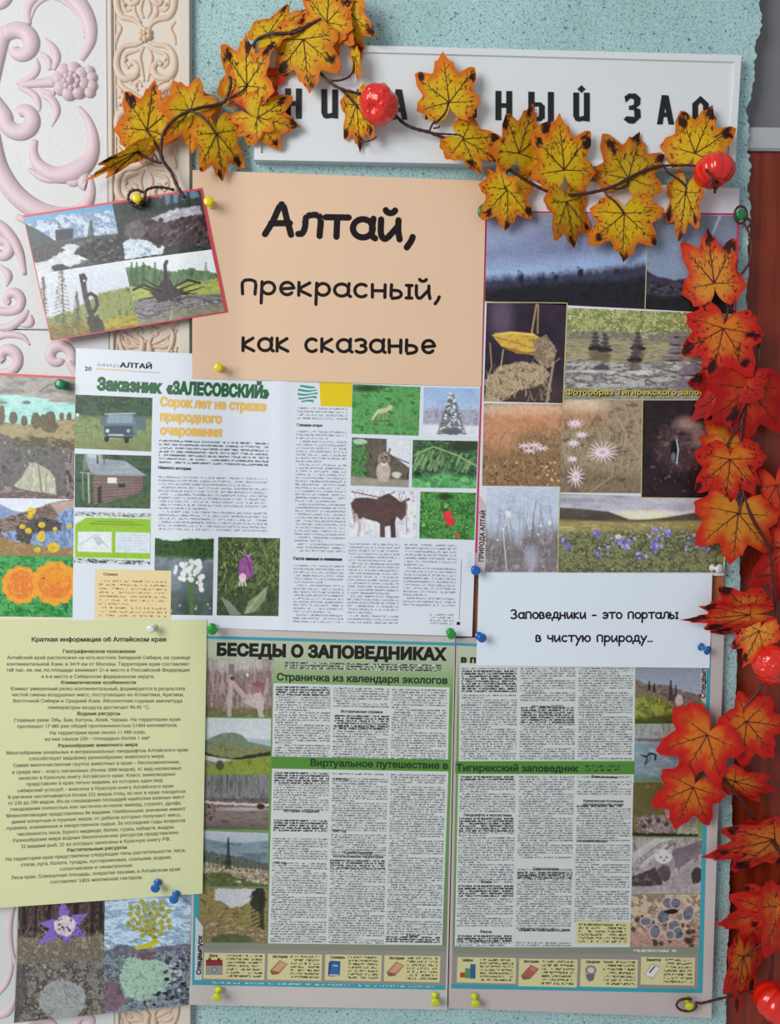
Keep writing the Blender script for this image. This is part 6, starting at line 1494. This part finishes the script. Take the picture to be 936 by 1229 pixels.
def leaf(parent, bx, by, tx, ty, w=.9, d=.020, fam='Y', seed=1, cup=-.10, rip=.035, tilt=None, pitch=0.0, spots=True, dull=0.0, veins=1.0, lw=1.0):
    rnd = random.Random(seed*7+3)
    if fam in 'RD' or (fam == 'O' and parent.name != 'leaf_garland'): tx, ty = bx+(tx-bx)*1.07, by+(ty-by)*1.07
    L = math.hypot(tx-bx, ty-by); ax = ((tx-bx)/L, (ty-by)/L); pp = (-ax[1], ax[0])
    if tilt is None: tilt = math.sqrt(max(0, 1-min(w, 1)**2))*.45*rnd.choice((-1, 1))
    ph = rnd.uniform(0, 6.28)
    Lm = L/PPM
    M, K = 150, 20
    th = np.linspace(-180, 180, M, endpoint=False)
    jit = np.array([rnd.uniform(-1, 1) for _ in range(12)])
    R = np.interp(np.abs(th), LA, LR)*(1+.05*np.sin(np.radians(th*2)+jit[0]*3)+.03*np.sin(np.radians(th*5)+jit[1]*3))
    R = R*np.where(th > 0, 1+.05*jit[2], 1-.05*jit[2])
    t = (np.arange(1, K+1)/K)**.85
    TH, T = np.meshgrid(th, t)
    RR = T*R[None, :]
    a = RR*np.cos(np.radians(TH)); b = RR*np.sin(np.radians(TH))*lw
    a = np.concatenate([[0], a.ravel()]); b = np.concatenate([[0], b.ravel()])
    tt = np.concatenate([[0], T.ravel()])
    def surf(a, b):
        r = np.hypot(a, b); ang = np.arctan2(b, a)
        n = cup*r*r + rip*r*r*np.sin(3*ang+ph) + .02*np.sin(6*a+ph)*r + tilt*b + pitch*a + .05*np.abs(b)*(1-r*.3)
        return n
    def place(a, b, off=0.0):
        px = bx+(a*ax[0]+b*w*pp[0])*L; py = by+(a*ax[1]+b*w*pp[1])*L
        n = surf(a, b)*Lm
        lim = support(px)+.0032
        lim = np.maximum(lim, .0152*smooth(px, 296, 303)*(1-smooth(px, 892, 898))*smooth(py, 40, 50)*(1-smooth(py, 204, 214)))
        lim = np.maximum(lim, np.where((px < 872) & (px > 545) & (py > 755) & (py < 1224), NR.d(px, py)+.0012, 0))
        dd = np.maximum(d+n, lim+.0004*np.sin(px*.3)) + off
        return P(px, py, dd)
    V = place(a, b)
    Fs = [(0, 1+j, 1+(j+1) % M) for j in range(M)]
    for k in range(K-1):
        for j in range(M):
            j2 = (j+1) % M
            Fs.append((1+k*M+j, 1+(k+1)*M+j, 1+(k+1)*M+j2, 1+k*M+j2))
    # colours of the printed cloth
    if fam == 'Y': c0, c1, c2 = (224, 184, 22), (222, 150, 26), (218, 112, 24)
    elif fam == 'O': c0, c1, c2 = (224, 142, 44), (222, 98, 32), (208, 48, 26)
    elif fam == 'R': c0, c1, c2 = (226, 122, 38), (216, 62, 30), (206, 32, 26)
    else: c0, c1, c2 = (206, 66, 30), (196, 38, 24), (176, 24, 22)
    c0, c1, c2 = [np.array(c, float)/255 for c in (c0, c1, c2)]
    nz = fbm(a*5+seed*3.1, b*5+7.7, seed, 3)-.5
    q = np.clip(tt*np.hypot(a, b)**.25+nz*.5, 0, 1)
    sh_ = .10 if fam in 'RD' else 0
    q1 = smooth(q, .34-sh_, .74-sh_)[:, None]; q2 = smooth(q, .60-sh_, .95-sh_*.6)[:, None]
    C = c0*(1-q1)+c1*q1; C = C*(1-q2)+c2*q2
    C = C*(1+.14*(fbm(a*16, b*16, seed+5, 3)-.5)[:, None])
    if dull: C = C*(1-dull)+np.array([.30, .20, .08])*dull
    blk = np.array([.16, .05, .04])
    if spots:
        for k, (la, lr) in enumerate(LOBES[:5]):
            if rnd.random() < (.9 if k < 3 else .15):
                rr_ = lr*rnd.uniform(.74, .90); an = math.radians(la+rnd.uniform(-5, 5))
                ca, cb = rr_*math.cos(an), rr_*math.sin(an)*lw; sz = rnd.uniform(.08, .135)
                dx, dy = a-ca, b-cb
                u_ = dx*math.cos(an)+dy*math.sin(an); v_ = -dx*math.sin(an)+dy*math.cos(an)
                m = np.clip((1-np.hypot(u_/(sz*1.25), v_/sz)+(fbm(a*11, b*11, seed+k)-.5)*2.6)*5, 0, 1)[:, None]
                C = C*(1-m*.93)+blk*m*.93
        m = np.clip((fbm(a*22, b*22, seed+71, 3)-.72+.10*np.exp(-((np.hypot(a, b)-.5)/.14)**2))*14, 0, 1)[:, None]*smooth(tt, .15, .4)[:, None]
        C = C*(1-m*.85)+blk*m*.85
    C = lin(np.clip(C, 0, 1))
    mb = MB(); mb.add(V, Fs, None); mb.c = [C]
    lf = add('leaf', mb.mesh('leaf', M_LEAF), parent)
    if not veins: return lf
    # veins
    mv = MB()
    def vein(ang, rmax, w0, twigs):
        n = 9; r = np.linspace(.0, rmax, n)
        bend = rnd.uniform(-4, 4)
        an = np.radians(ang+bend*r)
        va, vb = r*np.cos(an), r*np.sin(an)*lw
        pts = place(va, vb, .0004)
        tube(mv, pts, np.linspace(w0, w0*.3, n)/PPM, 5, True, .6)
        for k in range(twigs):
            f = .30+.52*k/max(1, twigs-1); s_ = 1 if k % 2 else -1
            r0 = rmax*f; ln = rmax*rnd.uniform(.14, .24)*(1.1-f*.4)
            a0, b0 = r0*math.cos(an[0]), r0*math.sin(an[0])
            dirr = an[0]+s_*math.radians(rnd.uniform(32, 46))
            u = np.linspace(0, 1, 4)
            pts = place(a0+ln*u*math.cos(dirr), (b0+ln*u*math.sin(dirr))*lw, .0004)
            tube(mv, pts, np.linspace(w0*.5, w0*.22, 4)/PPM, 4, True, .6)
    wv = L/60*.58*veins+.2
    vein(0, .84, wv, 6)
    for s_ in (-1, 1):
        vein(46*s_, .80, wv*.9, 5); vein(94*s_, .58, wv*.75, 3)
    add('vein', mv.mesh('vein', M_VEIN if fam in 'YO' else M_VEINR), lf)
    return lf

def stem(parent, pts, w, mat, name='stem'):
    """pts: (px, py, depth in mm)"""
    s = spline(pts, 7)
    W3 = P(s[:, 0], s[:, 1], s[:, 2]/1000.0)
    n = len(W3); r = np.full(n, w/2/PPM)*(1+.12*np.sin(np.arange(n)*1.7))
    mb = MB(); tube(mb, W3, r, 8)
    return add(name, mb.mesh(name, mat), parent)

def pumpkin_mat(name, c, bump):
    m = plain(name, c, .22, .6, coat=.4)
    if bump:
        N, Lk = m.node_tree.nodes, m.node_tree.links; b = N['Principled BSDF']
        tc = N.new('ShaderNodeTexCoord'); v = N.new('ShaderNodeTexVoronoi'); v.inputs['Scale'].default_value = 260
        v.feature = 'SMOOTH_F1'; Lk.new(tc.outputs['Object'], v.inputs['Vector'])
        bp = N.new('ShaderNodeBump'); bp.inputs['Strength'].default_value = .9; bp.inputs['Distance'].default_value = .002
        bp.invert = True; Lk.new(v.outputs['Distance'], bp.inputs['Height']); Lk.new(bp.outputs['Normal'], b.inputs['Normal'])
    return m
M_PUMP = pumpkin_mat('glossy_red_pumpkin', L255(226, 30, 16), False)
M_PUMPB = pumpkin_mat('lumpy_glossy_red_pumpkin', L255(228, 34, 20), True)
M_PUMPS = plain('pumpkin_stalk_green', L255(70, 60, 24), .6)
def pumpkin(parent, cx, cy, r, d, axis, mat, ribs=8, rib=.09, lump=0.0, seed=1):
    c = P(cx, cy, d); axis = np.asarray(axis, float); axis /= np.linalg.norm(axis)
    x = np.cross(axis, [.2, .1, 1.0]); x /= np.linalg.norm(x); y = np.cross(axis, x)
    nu, nv = 72, 36; V = []; r = r/PPM
    for j in range(nv+1):
        f = -math.pi/2+math.pi*j/nv
        for i in range(nu):
            a = 2*math.pi*i/nu
            k = 1-rib*(abs(math.cos(ribs*a/2))**6)*math.cos(f)
            if lump: k += lump*(float(vnoise(np.array(a*3.2+9), np.array(f*3.2+5), seed))-.5)
            rad = math.cos(f)*k
            h = .82*math.sin(f)*(1-.28*math.exp(-(rad/.28)**2))
            V.append(c+r*(rad*(math.cos(a)*x+math.sin(a)*y)+h*axis))
    Fs = [(j*nu+i, j*nu+(i+1) % nu, (j+1)*nu+(i+1) % nu, (j+1)*nu+i) for j in range(nv) for i in range(nu)]
    mb = MB(); mb.add(V, Fs); o = add('pumpkin', mb.mesh('pumpkin', mat), parent)
    top = c+r*.55*axis
    mb = MB(); tube(mb, np.array([top, top+axis*r*.25, top+axis*r*.42+x*r*.08]), np.array([.16, .11, .12])*r, 8)
    add('stalk', mb.mesh('stalk', M_PUMPS), o)
    return o

gy = thing('leaf_garland', P(500, 160, .016), 'garland of yellow and orange maple leaves with two red pumpkins, across the sign board', 'garland', 'autumn garlands')
T = lambda pts, w=3.4: stem(gy, pts, w, M_STEM)
T([(222, 238, 18.5), (212, 222, 19.5), (205, 206, 20), (196, 193, 23), (193, 178, 26), (197, 158, 28), (210, 143, 28), (228, 133, 27), (248, 128, 24), (264, 125, 18), (272, 118, 18), (277, 101, 18), (276, 92, 18)], 3.8)
T([(209, 228, 20), (196, 225, 21), (184, 225, 22), (175, 229, 23), (174, 238, 24), (168, 246, 24), (159, 246, 24), (154, 239, 24), (156, 231, 24), (164, 228, 24), (172, 231, 23)], 3.2)
T([(194, 196, 21), (184, 193, 22), (172, 187, 22), (164, 183, 22)], 2.8)
T([(194, 190, 21), (188, 176, 22), (181, 164, 23), (175, 156, 23)], 2.4)
T([(190, 196, 21), (187, 188, 22), (184, 184, 22)], 1.8)
T([(228, 133, 27), (240, 138, 29), (252, 150, 29), (260, 162, 27)], 2.8)
T([(273, 118, 18), (284, 113, 20), (292, 108, 21), (296, 101, 22)], 2.6)
T([(273, 119, 18), (286, 128, 20), (298, 135, 22), (309, 142, 23)], 3.0)
T([(296, 101, 17), (298, 80, 15), (303, 60, 16), (308, 48, 18), (324, 41, 26), (342, 40, 27), (356, 38, 28), (370, 30, 29), (386, 23, 29)], 3.8)
T([(356, 40, 18), (364, 60, 16), (374, 76, 18), (384, 87, 20), (397, 100, 22), (413, 108, 23), (434, 113, 22)], 3.4)
T([(397, 97, 22), (410, 96, 22), (421, 90, 22), (425, 78, 22), (424, 68, 21)], 2.4)
T([(396, 99, 22), (410, 108, 22), (420, 118, 21), (430, 130, 20)], 2.8)
T([(474, 138, 20), (486, 149, 22), (500, 155, 22), (516, 159, 21), (534, 166, 20), (556, 172, 17), (580, 184, 18), (600, 196, 20), (618, 208, 20), (636, 219, 19), (653, 228, 19), (672, 233, 19), (692, 234, 19), (715, 230, 19), (738, 223, 20), (762, 210, 20), (784, 201, 20), (797, 199, 20)], 3.8)
T([(515, 158, 21), (519, 149, 22), (524, 146, 22), (534, 136, 23), (538, 124, 24)], 2.4)
T([(520, 154, 22), (526, 153, 23), (528, 151, 23)], 2.0)
T([(520, 160, 21), (536, 161, 22), (550, 162, 23), (556, 166, 23)], 2.2)
T([(652, 226, 19), (656, 216, 21), (664, 209, 23), (677, 204, 24)], 2.4)
T([(656, 226, 20), (661, 221, 21), (662, 217, 21)], 2.0)
T([(724, 228, 20), (730, 236, 21), (740, 244, 22), (749, 256, 22)], 2.6)
T([(734, 226, 20), (746, 226, 19), (753, 222, 18), (754, 214, 17)], 2.4)
T([(797, 200, 20), (803, 208, 20), (815, 216, 20), (823, 224, 20), (823, 232, 20)], 2.6)
T([(797, 199, 20), (815, 198, 22), (832, 199, 34), (845, 202, 46), (853, 211, 54), (857, 222, 52), (858, 231, 40)], 2.8)
T([(611, 200, 20), (606, 214, 21), (607, 227, 22)], 2.0)
T([(426, 160, 21), (434, 170, 24), (446, 168, 26), (452, 164, 26)], 1.8)

lv = lambda *a, **k: leaf(gy, *a, **k)
lv(176, 156, 186, 96, .80, .022, 'Y', 1, tilt=-.15)
lv(228, 134, 206, 96, 1.0, .021, 'Y', 2, spots=False, dull=.05)
lv(228, 132, 230, 186, .85, .020, 'Y', 3, spots=False)
lv(260, 160, 268, 222, .62, .023, 'Y', 4, tilt=.25)
lv(166, 181, 102, 217, .26, .022, 'Y', 5, tilt=.5, lw=.8)
lv(296, 103, 296, 36, .62, .020, 'Y', 6)
lv(294, 98, 344, 88, .9, .015, 'O', 7, spots=False)
lv(309, 141, 358, 152, .95, .024, 'Y', 8, spots=True)
lv(308, 141, 284, 166, .9, .022, 'Y', 81, spots=False)
lv(364, 47, 371, 108, .92, .026, 'Y', 9)
lv(322, 41, 370, 10, .46, .018, 'Y', 10)
lv(392, 27, 396, -28, .80, .024, 'Y', 11)
lv(392, 26, 404, 78, .75, .022, 'Y', 111, spots=False)
lv(412, 10, 432, 66, .60, .019, 'Y', 12)
lv(426, 68, 430, 101, .34, .024, 'Y', 13, spots=False, lw=.7)
lv(428, 126, 432, 183, .46, .018, 'Y', 14)
lv(539, 123, 532, 66, .92, .024, 'Y', 15, tilt=.1)
lv(555, 167, 602, 194, .68, .024, 'Y', 16)
lv(623, 184, 640, 121, .66, .022, 'Y', 17)
lv(609, 227, 608, 277, .88, .021, 'Y', 18, tilt=.1)
lv(606, 226, 580, 202, .6, .021, 'Y', 19, spots=False)
lv(677, 204, 672, 139, .80, .026, 'Y', 20, tilt=-.1)
lv(680, 242, 690, 304, .52, .022, 'Y', 21)
lv(754, 214, 768, 157, .95, .016, 'Y', 22, dull=.15)
lv(834, 184, 856, 124, .80, .024, 'Y', 23, tilt=.2)
lv(749, 256, 748, 312, 1.05, .022, 'Y', 24, tilt=0)
lv(823, 231, 815, 289, .52, .020, 'Y', 25, dull=.1)
pumpkin(gy, 454, 125.5, 22.5, .036, (.3, .7, .5), M_PUMPB, 8, .05, .10, 3)
pumpkin(gy, 857, 205, 22.5, .036, (.05, -.25, -1), M_PUMP, 9, .09, 0, 5)

gr = thing('leaf_garland', P(900, 640, .016), 'hanging garland of red and orange maple leaves with two pumpkins, over the wood', 'garland', 'autumn garlands')
T = lambda pts, w=3.2: stem(gr, pts, w, M_STEMR)
def loopp(cx, cy, rx, ry, d, a0=0, a1=380, n=11):
    return [(cx+rx*math.cos(math.radians(a0+(a1-a0)*i/(n-1))), cy+ry*math.sin(math.radians(a0+(a1-a0)*i/(n-1))), d) for i in range(n)]
T(loopp(889, 258, 7.5, 10.5, 19, 60, 420)+[(898, 278, 20), (902, 296, 20), (899, 315, 20), (889, 330, 19), (878, 340, 18), (868, 352, 17), (873, 366, 17), (886, 378, 17), (900, 393, 17), (910, 406, 16)], 2.8)
T([(896, 274, 20), (901, 268, 20), (897, 262, 20), (892, 264, 20)], 2.8)
T([(874, 368, 17), (872, 380, 19), (869, 394, 21)], 3.0)
T([(910, 406, 16), (911, 425, 17), (905, 450, 18), (897, 478, 19), (891, 500, 20), (889, 530, 18), (890, 560, 17), (891, 585, 19), (896, 606, 21), (906, 628, 22), (918, 648, 22), (925, 670, 21), (928, 700, 21), (932, 735, 22), (928, 776, 22)], 4.0)
T([(906, 425, 18), (896, 436, 18), (886, 449, 18)], 2.4)
T([(889, 510, 20), (882, 518, 20), (874, 531, 21), (870, 545, 22)], 2.8)
T([(893, 590, 20), (890, 602, 22), (886, 617, 23)], 2.8)
T([(925, 655, 21), (936, 658, 21), (948, 656, 21)], 2.8)
T([(930, 722, 22), (918, 730, 22), (903, 736, 23)], 2.0)
T([(907, 692, 20), (918, 691, 21), (926, 690, 21)], 2.4)
T([(922, 812, 20), (905, 835, 20), (892, 850, 19), (880, 858, 18), (868, 872, 19), (852, 880, 22)], 3.2)
T([(880, 858, 18), (888, 866, 20), (897, 866, 22)], 2.4)
T([(878, 862, 17), (868, 880, 16), (860, 905, 15), (861, 920, 16), (868, 934, 18), (885, 955, 19), (904, 982, 20), (922, 1004, 22), (940, 1030, 22), (944, 1050, 21), (932, 1070, 21), (926, 1090, 21), (927, 1125, 21), (927, 1160, 21), (920, 1190, 21)], 4.2)
T([(850, 930, 20), (846, 940, 21), (834, 945, 22)], 2.4)
T([(868, 934, 19), (876, 936, 21), (883, 939, 22)], 2.0)
T([(906, 984, 20), (907, 995, 20), (908, 1002, 20)], 2.0)
T([(927, 1120, 21), (915, 1132, 21), (903, 1141, 21), (893, 1149, 22)], 2.6)
T([(918, 1186, 20), (900, 1190, 18), (880, 1195, 17), (858, 1200, 16), (842, 1204, 17)]+loopp(824, 1206, 12, 7.5, 17, -20, 300), 3.0)
lv = lambda *a, **k: leaf(gr, *a, **k)
lv(857, 340, 849, 273, .66, .020, 'O', 31, tilt=.2)
lv(868, 394, 853, 455, .98, .024, 'R', 32, tilt=-.1)
lv(898, 466, 893, 530, .92, .020, 'D', 33, spots=False)
lv(884, 452, 836, 498, .75, .016, 'D', 34)
lv(870, 533, 872, 562, 1.25, .019, 'O', 35, spots=False)
lv(868, 535, 846, 505, .7, .017, 'O', 36, spots=False, veins=0)
lv(876, 551, 872, 606, .95, .025, 'R', 37, tilt=.05)
lv(932, 582, 946, 640, .9, .018, 'D', 38, spots=False)
lv(886, 616, 878, 676, 1.0, .022, 'O', 39, spots=False, tilt=.08)
lv(948, 656, 934, 722, .7, .018, 'D', 40, spots=False)
lv(903, 736, 842, 728, .62, .024, 'R', 41, tilt=.3)
lv(900, 738, 828, 743, .34, .026, 'R', 42, tilt=.15, veins=.6, lw=.8)
lv(911, 757, 893, 797, .72, .024, 'O', 43)
lv(896, 866, 930, 908, .98, .021, 'R', 44, spots=False)
lv(896, 864, 912, 830, .9, .019, 'R', 45, spots=False)
lv(849, 882, 818, 936, .92, .025, 'R', 46, tilt=-.1, spots=False)
lv(832, 945, 812, 992, .98, .026, 'R', 47, spots=False, tilt=.1)
lv(882, 938, 929, 950, .48, .020, 'R', 48, spots=False)
lv(930, 1008, 852, 1026, .46, .022, 'R', 49, tilt=.3)
lv(932, 1006, 882, 1002, .5, .019, 'D', 491, tilt=.2, spots=False)
lv(926, 1085, 888, 1090, .95, .022, 'R', 50)
lv(928, 1094, 862, 1108, .62, .018, 'R', 51, spots=False, tilt=.2)
lv(892, 1148, 884, 1212, .40, .021, 'R', 52, tilt=.3)
lv(938, 1088, 948, 1166, .50, .018, 'R', 53, spots=False)
pumpkin(gr, 928, 798, 25, .030, (-.3, .8, .3), M_PUMPB, 8, .05, .10, 8)
pumpkin(gr, 933, 1204, 28, .030, (.3, -.1, .9), M_PUMP, 10, .10, 0, 11)

# ------------------------------------------------------------------ push pins
M_PINM = plain('steel_needle', L255(180, 180, 185), .25, metal=1.0)
def pinmat(n, c): return plain(n, c, .25, .5, coat=.3)
PM = {'yellow': pinmat('yellow_plastic', L255(226, 206, 20)), 'green': pinmat('green_plastic', L255(14, 120, 62)), 'blue': pinmat('blue_plastic', L255(14, 100, 176)),
      'white': pinmat('white_plastic', L255(222, 222, 220)), 'lime': pinmat('lime_plastic', L255(206, 214, 20)), 'bright green': pinmat('bright_green_plastic', L255(30, 150, 50))}
def push_pin(color, px, py, lay, label, tx=0.0, tz=0.0, k=1.0, extra=0.0):
    """px, py where the middle of the pin's head shows"""
    base_d = support(px)+lay*.0006+.0003+extra
    hd = base_d+.0105*k
    c = P(px, py, hd); ax = np.array([tx, -1.0, tz]); ax /= np.linalg.norm(ax)
    foot = c-ax*(.0105*k)
    t = thing('push_pin', foot, label, 'push pin', 'push pins')
    mb = MB(); q = k
    lathe(mb, [(.0022*q, 0), (.0040*q, .0003), (.0042*q, .0010), (.0038*q, .0016), (.0022*q, .0022), (.0020*q, .0050), (.0024*q, .0070), (.0040*q, .0082), (.0048*q, .0092), (.0047*q, .0103), (.0038*q, .0110), (.0015*q, .0112)], foot, ax, 20)
    add('grip', mb.mesh('grip', PM[color]), t)
    mb = MB(); tube(mb, np.array([foot-ax*.006, foot-ax*.003, foot+ax*.001]), [.0003, .0005, .0005], 6)
    add('needle', mb.mesh('needle', M_PINM), t)
push_pin('yellow', 163.5, 237, 5, 'yellow push pin inside the garland loop at the top of the tilted photo sheet', extra=.0012)
push_pin('yellow', 250, 241, 4, 'yellow push pin on the peach title sheet, just right of the tilted photo sheet')
push_pin('yellow', 262, 441, 4, 'yellow push pin at the lower left corner of the peach title sheet', k=.9)
push_pin('green', 582, 251, 4, 'green push pin at the right edge of the peach title sheet, below an orange leaf', k=1.35)
push_pin('green', 890, 257, 3, 'dark green push pin in the wire loop, top right corner of the nature poster', extra=.001)
push_pin('green', 71, 461, 2, 'dark green push pin on the lake photograph at the left edge', k=1.1)
push_pin('bright green', 255, 757, 4, 'green push pin above the newspaper page, right of the yellow sheet corner', .3, -.2)
push_pin('bright green', 542, 762, 4, 'green push pin above the end of the newspaper headline', .1, -.1)
push_pin('white', 181, 755, 4, 'whitish push pin at the top of the pale yellow text sheet', k=.85)
push_pin('blue', 571, 685, 4, 'blue push pin at the upper left corner of the white note', k=1.0)
push_pin('blue', 579, 766, 4, 'blue push pin at the lower left of the white note', .35, -.05)
push_pin('blue', 850, 781, 4, 'blue push pin at the lower right edge of the white note', .55, -.25)
push_pin('white', 864, 683, 3, 'pearly white push pin at the upper right corner of the white note', .5, 0)
push_pin('blue', 186, 1067, 4, 'light blue push pin at the bottom of the pale yellow text sheet', .0, -.2)
push_pin('blue', 208.5, 1080, 3, 'dark blue push pin on the flower photo sheet, below the yellow sheet', 0, -.1)
push_pin('lime', 260, 1198, 3, 'yellow push pin at the lower left corner of the left newspaper page', .0, -.25)
push_pin('lime', 522.5, 1204, 3, 'yellow push pin at the lower right corner of the left newspaper page', .0, -.2)
push_pin('lime', 571, 1206, 3, 'yellow push pin at the lower left corner of the right newspaper page', .05, -.3)
push_pin('lime', 828, 1209, 3, 'yellow push pin inside the wire loop, lower right of the right newspaper', .1, -.3)
push_pin('blue', 826, 921, 3, 'small blue push pin seen between two red leaves on the lake photograph', k=.7)
